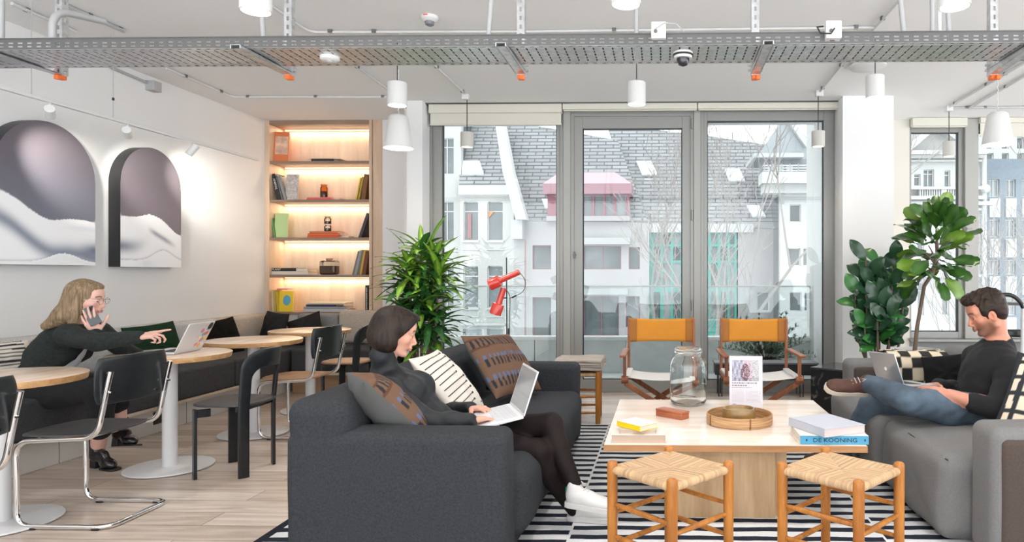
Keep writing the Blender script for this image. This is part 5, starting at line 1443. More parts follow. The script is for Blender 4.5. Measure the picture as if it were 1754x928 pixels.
# ================================================================ framed arch pictures
def arch_art(y0, y1, zb, zt, label, fn, seed):
    xf = -4.60; r = (y1-y0)/2; yc = (y0+y1)/2; zc_ = zt-r*1.0
    t = thing('arched_picture', label, 'picture', (XL, yc, zb), group='arch shaped landscape pictures on the left wall')
    out = [(y0, zb), (y1, zb)] + [(yc+r*math.cos(R(a)), zc_+r*math.sin(R(a))) for a in range(0, 181, 4)]
    mb = MB(); mb.prism(out, XL+0.002, xf-0.002, lambda a, b, c: (c, a, b)); mb.build('black_frame', mat('black_frame_paint', (0.02, 0.02, 0.022), 0.4), t, world=True, smooth=30)
    n = 110; nz = 150; bm = bmesh.new(); cols = []; V = {}
    for i in range(n+1):
        for j in range(nz+1):
            u = i/n*2-1; y = yc+u*r; ztop = zc_+r*math.sqrt(max(0, 1-u*u)); z = zb+(ztop-zb)*j/nz
            V[(i, j)] = bm.verts.new((xf, y, z)); cols.append(fn((y-y0)/(y1-y0), (z-zb)/(zt-zb)))
    for i in range(n):
        for j in range(nz): bm.faces.new((V[(i, j)], V[(i+1, j)], V[(i+1, j+1)], V[(i, j+1)]))
    me = bpy.data.meshes.new('print'); bmesh.ops.recalc_face_normals(bm, faces=bm.faces); bm.to_mesh(me); bm.free(); me.materials.append(colmat('landscape_print', 0.35)); setcol(me, np.array(cols))
    link('print', me, t, True)
    return t
def sm(a, b, x): t = max(0, min(1, (x-a)/(b-a))); return t*t*(3-2*t)
def mixc(a, b, t): return [a[i]*(1-t)+b[i]*t for i in range(3)]
SK1, SK2 = srgb(116, 118, 132), srgb(104, 98, 106); WH, SH_, SH2 = (0.93, 0.94, 0.96), srgb(112, 124, 146), srgb(216, 222, 232)
def art_big(u, v):
    r1 = 0.49 - 0.175*sm(0.0, 0.55, u) + 0.02*sm(0.52, 0.75, u) - 0.01*sm(0.85, 1, u)     # ridge
    sky = mixc(SK2, SK1, sm(0.9, 0.3, v))
    if v > r1: return sky
    r3 = 0.02+0.065*math.exp(-((u-0.66)/0.2)**2)
    if v < r3: return mixc(WH, SH2, sm(0.0, 0.02, r3-v)*0.25)
    d = r1-v; c = mixc(WH, SH_, 0.85*math.exp(-((d-0.17-0.10*u)/0.055)**2))
    c = mixc(c, SH2, 0.5*math.exp(-((d-0.06)/0.02)**2)*sm(0.6, 0.9, u))
    c = mixc(c, SH_, sm(0.75, 1.0, u)*math.exp(-((v-0.11)/0.05)**2))
    return mixc(c, SH_, 0.9*math.exp(-((v-r3)/0.012)**2)*0.4)
def art_small(u, v):
    r1 = 0.405+0.035*math.exp(-((u-0.46)/0.16)**2) - 0.12*sm(0.6, 1.0, u)
    sky = mixc(SK2, srgb(120, 112, 122), sm(0.9, 0.4, v))
    if v > r1: return sky
    r3 = 0.055+0.09*math.exp(-((u-0.68)/0.22)**2)
    if v < r3: return mixc(WH, SH2, 0.5*math.exp(-((u-0.4)/0.1)**2)*math.exp(-((v-0.03)/0.03)**2))
    d = r1-v; c = mixc(WH, SH_, 0.9*math.exp(-((d-0.24)/0.05)**2)*sm(0.5, 0.0, u))
    c = mixc(c, SH_, 0.75*math.exp(-((v-(0.34-0.28*(u-0.35)))/0.022)**2)*sm(0.4, 0.55, u)*sm(0.95, 0.7, u))
    return mixc(c, SH_, 0.4*math.exp(-((v-r3)/0.012)**2))
arch_art(4.505, 5.338, 1.335, 2.405, 'large arch shaped black framed print of pale dunes, left one, cut by the photo edge', art_big, 1)
arch_art(5.59, 6.305, 1.328, 2.40, 'arch shaped black framed print of pale dunes, the right one nearer the bookcase', art_small, 2)

# ================================================================ cushions
M_CUSH = colmat('cushion_cloth', 0.95, bump=0.25, bscale=350, spec=0.15)
def cushion(label, c, xd, yd, w, h, t_, colf, seed=0, cat='cushion', group=None, name='cushion', n=44, pinch=0.06, wr=0.012):
    M = frame_from(c, xd, yd); fn = pillow_fn(w, h, t_, seed=seed, pinch=pinch, wr=wr)
    o = pillow(name, fn, M, M_CUSH, None, n)
    me = o.data; Mi = M.inverted(); cols = []
    for v in me.vertices:
        p_ = Mi @ v.co; cols.append(colf(p_.x/(w/2), p_.y/(h/2), p_.z))
    setcol(me, np.array(cols)); o.data.transform(Matrix.Translation(-Vector(c))); o.location = c
    tag(o, label, cat, group); KIDS[o.name] = []
    return o, M, fn
plain = lambda c: (lambda u, v, z: c)
GREY = (0.10, 0.10, 0.098); BRN = srgb(112, 86, 70); BRN2 = srgb(90, 64, 50); NAVY = (0.03, 0.03, 0.035); BLUE = srgb(92, 106, 136)
def brown_pat(u, v, z, back=GREY):
    if z < -0.002: return back
    for row in (-0.62, -0.02, 0.62):
        if abs(v-row) < 0.13:
            f = (u*7.5+ (0.5 if row == -0.02 else 0)) % 1.0
            if f < 0.42: return NAVY
        if row <= 0 and 0.10 < (v-row) < 0.24:
            f = (u*7.5+0.5) % 1.0
            if f < 0.5: return BLUE
        if row == 0.62 and 0.13 < abs(v-row) < 0.17: return BRN2
    return BRN
cushion('brown cushion with black and blue dashes, far half of the dark sofa', (-1.09, 4.54, 0.655), (0.19, 0.60, -0.04), (-0.27, 0.05, 0.38), 0.60, 0.48, 0.17, lambda u, v, z: brown_pat(u, v, z), seed=2, n=80)
cushion('grey backed brown cushion wedged behind the dark haired woman at the near arm', (-1.275, 3.085, 0.650), (-0.60, 0.80, 0), (-0.68, -0.2, 0.70), 0.34, 0.42, 0.19, lambda u, v, z: brown_pat(u, v, z-0.01), seed=5, n=80)
CREAM = srgb(232, 224, 212)
o, M, fn = cushion('cream cushion embroidered with black lines and small pompoms, behind the dark haired woman', (-1.245, 3.87, 0.625), (0.0, 1, 0.0), (-0.29, 0.0, 0.35), 0.47, 0.46, 0.15, plain(CREAM), seed=1)
mb = MB(); mb2 = MB()
Mo = Matrix.Translation(-Vector(o.location)) @ M
rnd = random.Random(4)
for i in range(10):
    v = -0.80+i*0.17; u1 = 0.12+0.32*((i % 5)/5.0); u0 = -0.93
    pts = [Mo @ (fn(u0+(u1-u0)*k/12, v+0.10*(k/12), 1)+Vector((0, 0, 0.002))) for k in range(13)]
    mb.tube(pts, 0.003, 5); mb2.ell(Mo @ fn(u1, v+0.10, 1), (0.007, 0.007, 0.007), nu=8, nv=6)
for i in range(12): mb2.ell(Mo @ (fn(0.62+0.05*math.sin(i*2), -0.85+i*0.15, 1)), (0.006, 0.006, 0.006), nu=8, nv=6)
for i in range(11): mb2.ell(Mo @ (fn(0.86, -0.8+i*0.16, 1)), (0.005, 0.005, 0.005), nu=8, nv=6)
mb.build('embroidered_line', M_BLACKP, o); mb2.build('pompom', M_BLACKP, o)
# bench cushions
cushion('dark green velvet cushion on the wall bench behind the pointing hand', (-4.40, 5.72, 0.645), (0.12, 0.45, 0.03), (-0.14, 0, 0.36), 0.46, 0.40, 0.15, plain((0.012, 0.038, 0.018)), seed=3)
cushion('black cushion on the wall bench between the green cushion and the corner', (-4.42, 6.62, 0.62), (0.10, 0.45, 0.05), (-0.12, 0, 0.36), 0.44, 0.40, 0.14, plain((0.008, 0.007, 0.006)), seed=4)
cushion('dark charcoal cushion in the corner of the benches, left one of the pair', (-4.36, 7.42, 0.655), (0.40, -0.2, -0.03), (-0.04, 0.12, 0.36), 0.40, 0.38, 0.13, plain((0.028, 0.027, 0.028)), seed=6)
cushion('dark charcoal cushion slumped against its twin below the bookcase', (-4.02, 7.46, 0.64), (0.38, 0.05, 0.14), (-0.1, 0.14, 0.36), 0.38, 0.34, 0.12, plain((0.030, 0.028, 0.028)), seed=7)
cushion('beige cushion on the bench behind the furthest chair', (-3.05, 7.50, 0.60), (0.42, 0, 0.02), (0, 0.12, 0.34), 0.42, 0.34, 0.13, plain(srgb(176, 156, 130)), seed=17)
def stripe_small(u, v, z):
    return NAVY if (v*6.5) % 1.0 < 0.45 and abs(u) < 0.75 else CREAM
cushion('cream cushion with short black stripes on the bench behind the woman on the phone', (-4.46, 4.42, 0.625), (0.08, 0.42, 0), (-0.12, 0, 0.36), 0.42, 0.38, 0.13, stripe_small, seed=8, n=60)
# grey sofa cushions
def lines_cush(u, v, z):
    if z < 0: return (0.05, 0.05, 0.05)
    e = max(abs(u), abs(v))
    if e > 0.86: return (0.035, 0.037, 0.042)
    if 0.66 < e < 0.76 and (u < 0 or abs(v) > 0.6): return (0.035, 0.037, 0.042)
    if (v*2.6+0.25) % 1.0 < 0.26: return (0.035, 0.037, 0.042)
    return srgb(226, 210, 188)
cushion('cream cushion with charcoal stripes and border, leaning at the near arm of the grey sofa', (1.97, 3.36, 0.60), (0.40, -0.32, -0.10), (0.30, 0.14, 0.42), 0.54, 0.50, 0.18, lines_cush, seed=9, n=90)
cushion('small black cushion beside the man at the far end of the grey sofa', (2.02, 4.80, 0.545), (0.33, -0.16, 0.06), (0.06, 0.15, 0.33), 0.34, 0.32, 0.14, plain((0.010, 0.010, 0.011)), seed=10)

# ---- checkered throw over the far arm
def throw_material():
    m, nt, b = newmat('checked_throw_weave'); N = nt.nodes; L = nt.links
    uv = N.new('ShaderNodeVertexColor'); uv.layer_name = 'Col'
    L.new(uv.outputs['Color'], b.inputs['Base Color']); b.inputs['Roughness'].default_value = 0.95
    return m
th = thing('throw_blanket', 'black and cream checked throw folded over the far arm of the grey sofa', 'blanket', (2.0, 5.2, 0.6))
def throw(off, x0, x1, sd):
    prof = [(5.075, 0.40), (5.065, 0.48), (5.07, 0.58), (5.10, 0.635), (5.17, 0.655), (5.28, 0.655), (5.37, 0.635), (5.405, 0.58), (5.41, 0.45)]
    ln = [0]
    for a, b in zip(prof, prof[1:]): ln.append(ln[-1]+math.hypot(a[0]-b[0], a[1]-b[1]))
    tot = ln[-1]; nu, nv = 80, 60; cols = []; mb = MB(); mid = (5.24, 0.50)
    def fnn(u, v):
        s = v*tot; k = max(i for i in range(len(ln)) if ln[i] <= s+1e-9); k = min(k, len(ln)-2); f = (s-ln[k])/(ln[k+1]-ln[k])
        y = prof[k][0]*(1-f)+prof[k+1][0]*f; z = prof[k][1]*(1-f)+prof[k+1][1]*f
        d = Vector((0, y-mid[0], z-mid[1])).normalized(); nzv = noise.noise(Vector((u*5+sd, v*4, sd)))
        x = x0+(x1-x0)*u
        ck = (int(u*8)+int(s/0.078)) % 2
        cols.append(srgb(222, 206, 180) if ck else (0.018, 0.018, 0.017))
        return Vector((x, y, z))+d*(off+0.012*nzv)
    bm = mb.bm; V = [[bm.verts.new(fnn(i/nu, j/nv)) for i in range(nu+1)] for j in range(nv+1)]
    for j in range(nv):
        for i in range(nu): bm.faces.new((V[j][i], V[j][i+1], V[j+1][i+1], V[j+1][i]))
    o = mb.build('layer', M_THROW, th, world=True, smooth=80, solid=0.012, fixn=False)
    setcol(o.data, np.array(cols))
M_THROW = throw_material()
throw(0.004, 1.74, 2.36, 1); throw(0.020, 1.70, 2.34, 5)

# ================================================================ plants
M_LEAF = colmat('glossy_leaf', 0.28, spec=0.6)
M_SOIL = mat('potting_soil', (0.05, 0.035, 0.025), 0.95, bump=0.6, bscale=40)
M_STEM = mat('grey_brown_stem', (0.16, 0.115, 0.085), 0.85, bump=0.4, bscale=40, stretch=(1, 1, 4))
M_POTW = mat('white_glazed_pot', (0.70, 0.70, 0.68), 0.3)
M_POTD = mat('dark_fibre_pot', (0.05, 0.05, 0.05), 0.7)
def leaf(bm, cols, base, d, up, L_, W_, curve, shape='strap', ca=(0, .1, 0), cb=(0, .2, 0), fold=0.25, nl=9):
    d = d.normalized(); side = d.cross(up)
    if side.length < 1e-4: side = d.orthogonal()
    side.normalize(); up = side.cross(d).normalized()
    rows = []
    for i in range(nl+1):
        t = i/nl
        if shape == 'strap': w = math.sin(math.pi*min(1, t*0.92+0.06))**0.7*(1-0.25*t)
        elif shape == 'oval': w = math.sin(math.pi*(t*0.96+0.02))**0.75
        else: w = (0.35+0.75*t)*math.sin(math.pi*(t*0.97+0.02))**0.5*(1+0.06*math.sin(t*22))
        ang = curve*t
        c = base + d*(L_*(math.sin(ang)/curve if abs(curve) > 1e-3 else t)) - up*(L_*((1-math.cos(ang))/curve if abs(curve) > 1e-3 else 0))
        dn = up*math.cos(ang)+d*math.sin(ang); row = []
        for k in (-1, -0.45, 0, 0.45, 1):
            wv = 0.06*math.sin(t*9+k*2)*abs(k)
            row.append(bm.verts.new(c + side*(k*w*W_/2) + dn*(abs(k)*w*W_*0.5*fold + wv*W_))); f = 1-abs(k)
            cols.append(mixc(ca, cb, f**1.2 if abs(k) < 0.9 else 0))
        rows.append(row)
    for a, b in zip(rows, rows[1:]):
        for k in range(4): bm.faces.new((a[k], a[k+1], b[k+1], b[k]))
def leaves_obj(bm, cols, parent, name='leaves'):
    me = bpy.data.meshes.new(name); bm.to_mesh(me); bm.free(); me.materials.append(M_LEAF); setcol(me, np.array(cols))
    me.polygons.foreach_set('use_smooth', [True]*len(me.polygons)); return link(name, me, parent, True)
def pot(parent, x, y, r, h, m, z=0):
    MB().lathe([(0, z), (r*0.8, z), (r, z+h), (r*1.0, z+h+0.004), (r-0.012, z+h+0.004), (r-0.014, z+h-0.03), (0, z+h-0.03)], (x, y, 0), 40).build('pot', m, parent, world=True)
    MB().lathe([(0, z+h-0.028), (r-0.013, z+h-0.028)], (x, y, 0), 30).build('soil', M_SOIL, parent, world=True)
rnd = random.Random(21)
# dracaena
dx, dy = PYp(722, 500, 6.0).x, 6.0
dr = thing('dracaena', 'bushy dracaena with green and yellow striped strap leaves between bookcase and window', 'plant', (dx, dy, 0))
pot(dr, dx, dy, 0.17, 0.34, M_POTD)
bm = bmesh.new(); cols = []
canes = [(0.0, 0.0, 1.50), (0.10, 0.05, 1.42), (-0.10, -0.03, 1.36), (0.17, -0.04, 1.28), (-0.14, 0.06, 1.18), (0.04, -0.10, 1.12), (-0.03, 0.08, 1.22), (0.10, -0.08, 0.98), (-0.09, -0.09, 0.92), (0.13, 0.04, 0.86), (0.0, -0.11, 0.78)]
for ci, (ax, ay, zt_) in enumerate(canes):
    MB().tube([(dx+ax*0.3, dy+ay*0.3, 0.3), (dx+ax*0.8, dy+ay*0.8, zt_*0.6), (dx+ax, dy+ay, zt_)], [0.014, 0.012, 0.009], 8).build('cane', M_STEM, dr, world=True)
    n = 34
    for k in range(n):
        f = k/n; z = zt_-0.20*(1-f); a = k*2.4+ci; el = R(rnd.uniform(-18, 20)+62*f**1.4)
        d = Vector((math.cos(a)*math.cos(el), math.sin(a)*math.cos(el), math.sin(el)))
        Ll = rnd.uniform(0.24, 0.37)
        bright = zt_ > 1.25 and rnd.random() < 0.8 or rnd.random() < 0.3
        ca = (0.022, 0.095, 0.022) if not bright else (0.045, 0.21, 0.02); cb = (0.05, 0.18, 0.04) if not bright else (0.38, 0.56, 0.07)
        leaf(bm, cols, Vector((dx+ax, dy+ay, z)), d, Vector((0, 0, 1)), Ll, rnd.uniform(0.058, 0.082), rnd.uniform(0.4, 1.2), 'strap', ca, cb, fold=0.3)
for (px_, py_, ex, ez, sz) in ((735, 420, 0.45, 0.9, 0.34), (700, 430, -0.5, 0.8, 0.28), (760, 450, 0.9, 0.35, 0.30)):
    p_ = PYp(px_, py_, dy); leaf(bm, cols, p_, Vector((ex, -0.2, ez)), Vector((0, 0, 1)), sz, 0.05, 0.3, 'strap', (0.03, 0.18, 0.015), (0.30, 0.52, 0.07), fold=0.3)
leaves_obj(bm, cols, dr)
# rubber plant
rx, ry = PYp(1506, 500, 6.35).x, 6.35
rb = thing('rubber_plant', 'rubber plant with large dark glossy oval leaves in front of the right column', 'plant', (rx, ry, 0))
pot(rb, rx, ry, 0.17, 0.36, M_POTD)
bm = bmesh.new(); cols = []
for ci, (ax, ay, zt_) in enumerate(((0.0, 0.0, 1.40), (-0.14, -0.05, 1.42), (0.14, 0.02, 1.42), (-0.22, 0.02, 1.12), (0.08, -0.12, 1.22), (0.22, -0.02, 1.10), (-0.06, -0.14, 1.0), (0.05, -0.14, 0.86), (-0.16, -0.08, 0.80), (0.16, 0.06, 1.28), (-0.08, -0.05, 1.28))):
    MB().tube([(rx+ax*0.3, ry+ay*0.3, 0.3), (rx+ax*0.9, ry+ay*0.9, zt_*0.6), (rx+ax, ry+ay, zt_)], [0.014, 0.012, 0.007], 8).build('stem', M_STEM, rb, world=True)
    nk = 15
    for k in range(nk):
        f = k/nk; z = 0.62+(zt_-0.62)*f; a = k*2.4+ci*1.3; el = R(rnd.uniform(-5, 30)+35*f)
        d = Vector((math.cos(a)*math.cos(el), math.sin(a)*math.cos(el)*0.9, math.sin(el)))
        lt = rnd.random() < 0.3
        ca = (0.012, 0.05, 0.022) if not lt else (0.03, 0.15, 0.035); cb = (0.022, 0.075, 0.032) if not lt else (0.06, 0.24, 0.05)
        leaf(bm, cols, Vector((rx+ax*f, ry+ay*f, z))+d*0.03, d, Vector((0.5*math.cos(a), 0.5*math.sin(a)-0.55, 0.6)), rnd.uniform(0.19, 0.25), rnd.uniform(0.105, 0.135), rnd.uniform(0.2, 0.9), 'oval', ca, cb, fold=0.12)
leaves_obj(bm, cols, rb)
# fiddle leaf fig
fx, fy = PYp(1572, 597, 6.0).x, 6.0
fg = thing('fiddle_leaf_fig', 'fiddle leaf fig with bare leaning trunk in white pot by the narrow window', 'plant', (fx, fy, 0))
pot(fg, fx-0.005, fy, 0.19, 0.60, M_POTW)
tk = [PYp(1567, 600, fy), PYp(1571, 560, fy), PYp(1578, 520, fy), PYp(1583, 490, fy), PYp(1597, 468, fy), PYp(1606, 430, fy), PYp(1604, 395, fy)]
MB().tube(tk, [0.020, 0.018, 0.017, 0.017, 0.018, 0.014, 0.008], 10).build('trunk', M_STEM, fg, world=True)
bm = bmesh.new(); cols = []
for k in range(80):
    f = k/80; c = tk[4].lerp(tk[6], f**0.8); a = k*2.4; el = R(-38+112*f+rnd.uniform(-12, 12))
    d = Vector((math.cos(a)*math.cos(el), math.sin(a)*math.cos(el), math.sin(el)))
    st = c + d*rnd.uniform(0.05, 0.19); lt = rnd.random()
    ca = (0.022, 0.085, 0.012) if lt < 0.78 else (0.10, 0.23, 0.02); cb = (0.05, 0.14, 0.02) if lt < 0.78 else (0.20, 0.32, 0.045)
    leaf(bm, cols, st, d, Vector((rnd.uniform(-0.6, 0.6), rnd.uniform(-1.1, 0.0), 0.6)), rnd.uniform(0.18, 0.27), rnd.uniform(0.13, 0.19), rnd.uniform(-0.3, 0.8), 'fiddle', ca, cb, fold=0.1)
leaves_obj(bm, cols, fg)
mb = MB()
for k in range(9):
    a = k*2.4; p_ = tk[4].lerp(tk[5], k/9); mb.tube([p_, p_+Vector((math.cos(a)*0.10, math.sin(a)*0.10, 0.06+0.01*k))], [0.008, 0.004], 6)
mb.build('branch', M_STEM, fg, world=True)
# bush in a pot on the balcony
hx, hy = PYp(1312, 600, 8.1).x, 8.1; hz = -0.06
bs = thing('potted_bush', 'fine leaved green bush in a pale pink pot outside on the balcony', 'plant', (hx, hy, hz))
pot(bs, hx, hy, 0.19, 0.30, mat('pink_terracotta', (0.50, 0.36, 0.33), 0.8), hz)
bm = bmesh.new(); cols = []; mb = MB()
for k in range(60):
    a = rnd.uniform(0, 6.28); el = R(rnd.uniform(18, 78)); d = Vector((math.cos(a)*math.cos(el)+0.12, math.sin(a)*math.cos(el)*0.8, math.sin(el))).normalized(); Ls = rnd.uniform(0.35, 0.66)
    p0 = Vector((hx, hy, hz+0.28)); prev = p0; pts = [p0]
    for i in range(8): prev = prev + (d+Vector((0, 0, -0.06*i*math.cos(el))))*Ls/8; pts.append(prev)
    mb.tube(pts, [0.004-0.0004*i for i in range(9)], 4)
    for i in range(2, 9):
        for j in range(8):
            dd = (d+Vector((rnd.uniform(-1, 1), rnd.uniform(-1, 1), rnd.uniform(-0.4, 1)))).normalized()
            leaf(bm, cols, pts[i], dd, Vector((0, 0, 1)), rnd.uniform(0.045, 0.075), 0.014, 0.4, 'strap', (0.13, 0.21, 0.13), (0.24, 0.34, 0.22), nl=3)
mb.build('twig', M_STEM, bs, world=True); leaves_obj(bm, cols, bs)

# ================================================================ frame chair at the far right
oc = thing('office_chair', 'chair with black tubular arms and white frame behind the man at the right edge', 'chair', (2.95, 5.3, 0))
YO = 5.2
def oy(x, y, dY=0): return PYp(x, y, YO+dY)
MB().tube(fillet([oy(1700, 505), oy(1732, 504), oy(1748, 516), oy(1760, 545)], 0.06, 6), 0.016, 12).build('arm_loop', M_BLACKP, oc, world=True)
MB().tube(fillet([oy(1703, 508, .4), oy(1712, 519, .3), oy(1765, 521)], 0.04, 6), 0.014, 12).build('arm_support', mat('grey_satin_metal', (0.45, 0.46, 0.47), 0.35, 0.7), oc, world=True)
MB().tube([oy(1753, 520), oy(1751, 640)], 0.016, 12).build('frame_tube', M_WMET, oc, world=True)
MB().tube([oy(1800, 520), oy(1800, 640)], 0.016, 12).build('frame_tube', M_WMET, oc, world=True)
a = oy(1700, 572); b = oy(1820, 572); soft('backrest', ((a.x+b.x)/2, YO+0.08, a.z), (b.x-a.x, 0.05, 0.06), 0.02, M_BLACKP, oc)
soft('seat', ((a.x+b.x)/2, YO+0.02, 0.45), (b.x-a.x, 0.45, 0.07), 0.03, M_BLACKP, oc)
for sx in (a.x+0.05, b.x-0.05):
    for yy in (YO-0.18, YO+0.22): MB().cyl((sx, yy, 0), (sx, yy, 0.43), 0.014, n=10).build('leg', M_WMET, oc, world=True)
# ================================================================ people
M_SKIN = colmat('skin', 0.5, sss=0.12, spec=0.35)
M_EYEW = mat('eye_white', (0.62, 0.60, 0.58), 0.2)
M_IRIS = mat('dark_iris', (0.03, 0.02, 0.015), 0.1)
def hairmat(name, c1, c2, st=(1, 1, 0.12), sc=60):
    if name in MATS: return MATS[name]
    m, nt, b = newmat(name); N = nt.nodes; L = nt.links
    tc = N.new('ShaderNodeTexCoord'); mp = N.new('ShaderNodeMapping'); mp.inputs['Scale'].default_value = st
    n = N.new('ShaderNodeTexNoise'); n.inputs['Scale'].default_value = sc; n.inputs['Detail'].default_value = 4; n.inputs['Distortion'].default_value = 0.3
    L.new(tc.outputs['Object'], mp.inputs[0]); L.new(mp.outputs[0], n.inputs['Vector'])
    cr = N.new('ShaderNodeValToRGB'); e = cr.color_ramp.elements; e[0].position = 0.35; e[1].position = 0.7; e[0].color = (*c1, 1); e[1].color = (*c2, 1)
    L.new(n.outputs['Fac'], cr.inputs[0]); L.new(cr.outputs[0], b.inputs['Base Color']); b.inputs['Roughness'].default_value = 0.55; b.inputs['Specular IOR Level'].default_value = 0.3
    bp = N.new('ShaderNodeBump'); bp.inputs['Strength'].default_value = 0.5; bp.inputs['Distance'].default_value = 0.004
    L.new(n.outputs['Fac'], bp.inputs['Height']); L.new(bp.outputs[0], b.inputs['Normal']); MATS[name] = m
    return m
def V3(v): return np.array(v, float)
def unit(v): v = V3(v); return v/np.linalg.norm(v)
def JP(x, y, Y): return V3(PYp(x, y, Y))

class Person:
    def __init__(s, lo, hi, res=0.0042):
        s.lo, s.hi, s.res = lo, hi, res; s.pr = []
    def cone(s, a, b, r0, r1=None, k=0.02, tag='b'): s.pr.append(('c', V3(a), V3(b), r0, r0 if r1 is None else r1, k, tag)); return s
    def ell(s, c, r, M=None, k=0.02, tag='b', sub=False): s.pr.append(('e', V3(c), V3(r), M, k, tag, sub)); return s
    def limb(s, pts, rs, tag, k=0.015):
        for i in range(len(pts)-1): s.cone(pts[i], pts[i+1], rs[i], rs[i+1], k, tag)
        return s
    def sdf(s, tags=None, infl=0.0, res=None, kk=None):
        S = SDF(s.lo, s.hi, res or s.res)
        for p in s.pr:
            if p[0] == 'c':
                _, a, b, r0, r1, k, t = p
                if tags is None or t in tags: S.cone(a, b, r0+infl, r1+infl, kk or k)
            else:
                _, c, r, M, k, t, sub = p
                if tags is None or t in tags: S.ell(c, r+(0 if sub else infl), M, kk or k, sub)
        return S
def basis(f, u):
    f = unit(f); l = unit(np.cross(V3(u), f)); u2 = np.cross(f, l)
    return np.stack([f, l, u2], 1)          # columns: forward, left, up
def head(P, H, B, sc=1.0, male=False):
    q = lambda x, y, z: H + B @ (V3((x, y, z))*sc)
    e = lambda c, r, k=0.012, sub=False: P.ell(q(*c), V3(r)*sc, B, k*sc, 'h', sub)
    c = lambda a, b, r0, r1, k=0.012: P.cone(q(*a), q(*b), r0*sc, r1*sc, k*sc, 'h')
    e((-0.012, 0, 0.03), (0.094, 0.074, 0.086), 0.02)
    e((0.028, 0, -0.03), (0.060, 0.056, 0.082), 0.025)
    for s_ in (-1, 1):
        c((-0.01, s_*0.050, -0.062), (0.055, s_*0.016, -0.100), 0.017, 0.015 if not male else 0.018)
        e((0.050, s_*0.040, -0.026), (0.024, 0.020, 0.020), 0.02)
        c((0.078, s_*0.012, 0.020), (0.066, s_*0.045, 0.022), 0.011 if male else 0.008, 0.010)
        c((0.010, s_*0.056, -0.01), (-0.01, s_*0.055, -0.07), 0.018, 0.014, 0.03)
    e((0.066, 0, -0.103), (0.017, 0.020, 0.014), 0.015)
    e((0.060, 0, 0.045), (0.030, 0.050, 0.040), 0.03)
    for s_ in (-1, 1): e((0.098, s_*0.032, 0.000), (0.016, 0.017, 0.010), 0.010, True)
    for s_ in (-1, 1): e((0.0785, s_*0.031, 0.0030), (0.0095, 0.0160, 0.0082), 0.003); e((0.0765, s_*0.031, -0.0095), (0.0085, 0.0145, 0.0040), 0.003)
    c((0.084, 0, 0.006), (0.106, 0, -0.036), 0.0075, 0.0105, 0.010)
    for s_ in (-1, 1): e((0.098, s_*0.011, -0.042), (0.010, 0.007, 0.007), 0.006)
    e((0.086, 0, -0.060), (0.010, 0.018, 0.012), 0.012)
    e((0.092, 0, -0.0655), (0.0085, 0.023, 0.0052), 0.004); e((0.0905, 0, -0.0755), (0.0085, 0.019, 0.0062), 0.004)
    for s_ in (-1, 1):
        e((-0.010, s_*0.077, -0.018), (0.018, 0.008, 0.030), 0.006); e((0.000, s_*0.0845, -0.015), (0.010, 0.0075, 0.018), 0.003, True)
    return q
def hand(P, w, d, n, thumb, L_=0.175, curl=(25, 25, 25, 25), tcurl=20, spread=1.0, tag='hand', straight=None):
    """w wrist, d direction of the fingers, n back-of-hand normal, thumb: +1/-1 side"""
    w = V3(w); d = unit(d); n = unit(V3(n)-d*np.dot(V3(n), d)); s_ = np.cross(d, n)*thumb   # towards the thumb
    u = L_/0.18
    kn = []
    for i, (off, adv) in enumerate(((0.029, 0.088), (0.010, 0.092), (-0.010, 0.088), (-0.028, 0.080))):
        kpt = w + d*adv*u + s_*off*u; kn.append(kpt)
        P.cone(w+d*0.012*u+s_*off*0.55*u, kpt, 0.016*u, 0.0115*u, 0.010, tag)
    ln = ((0.042, 0.026, 0.020), (0.047, 0.030, 0.021), (0.043, 0.028, 0.020), (0.033, 0.021, 0.018))
    for i in range(4):
        a = kn[i]; ang = 0.0; fan = s_*(0.10*(1.2-i*0.8))*spread; dd = unit(d+fan); r = 0.0088*u*(0.92 if i == 3 else 1)
        cc = curl[i]
        for j, l in enumerate(ln[i]):
            ang += R(cc*(0.7 if j == 0 else 1.0)); v = dd*math.cos(ang) - n*math.sin(ang)
            b = a + v*l*u; P.cone(a, b, r, r*0.9, 0.003, tag); a = b; r *= 0.9
    a = w + d*0.025*u + s_*0.024*u - n*0.006*u; td = unit(d*0.62+s_*0.75-n*0.15)
    for j, (l, r) in enumerate(((0.042, 0.0125), (0.032, 0.0100), (0.026, 0.0090))):
        b = a + td*l*u; P.cone(a, b, r*u, r*0.9*u, 0.006, tag); a = b; td = unit(td + d*0.45*math.sin(R(tcurl)) - n*0.6*math.sin(R(tcurl)))
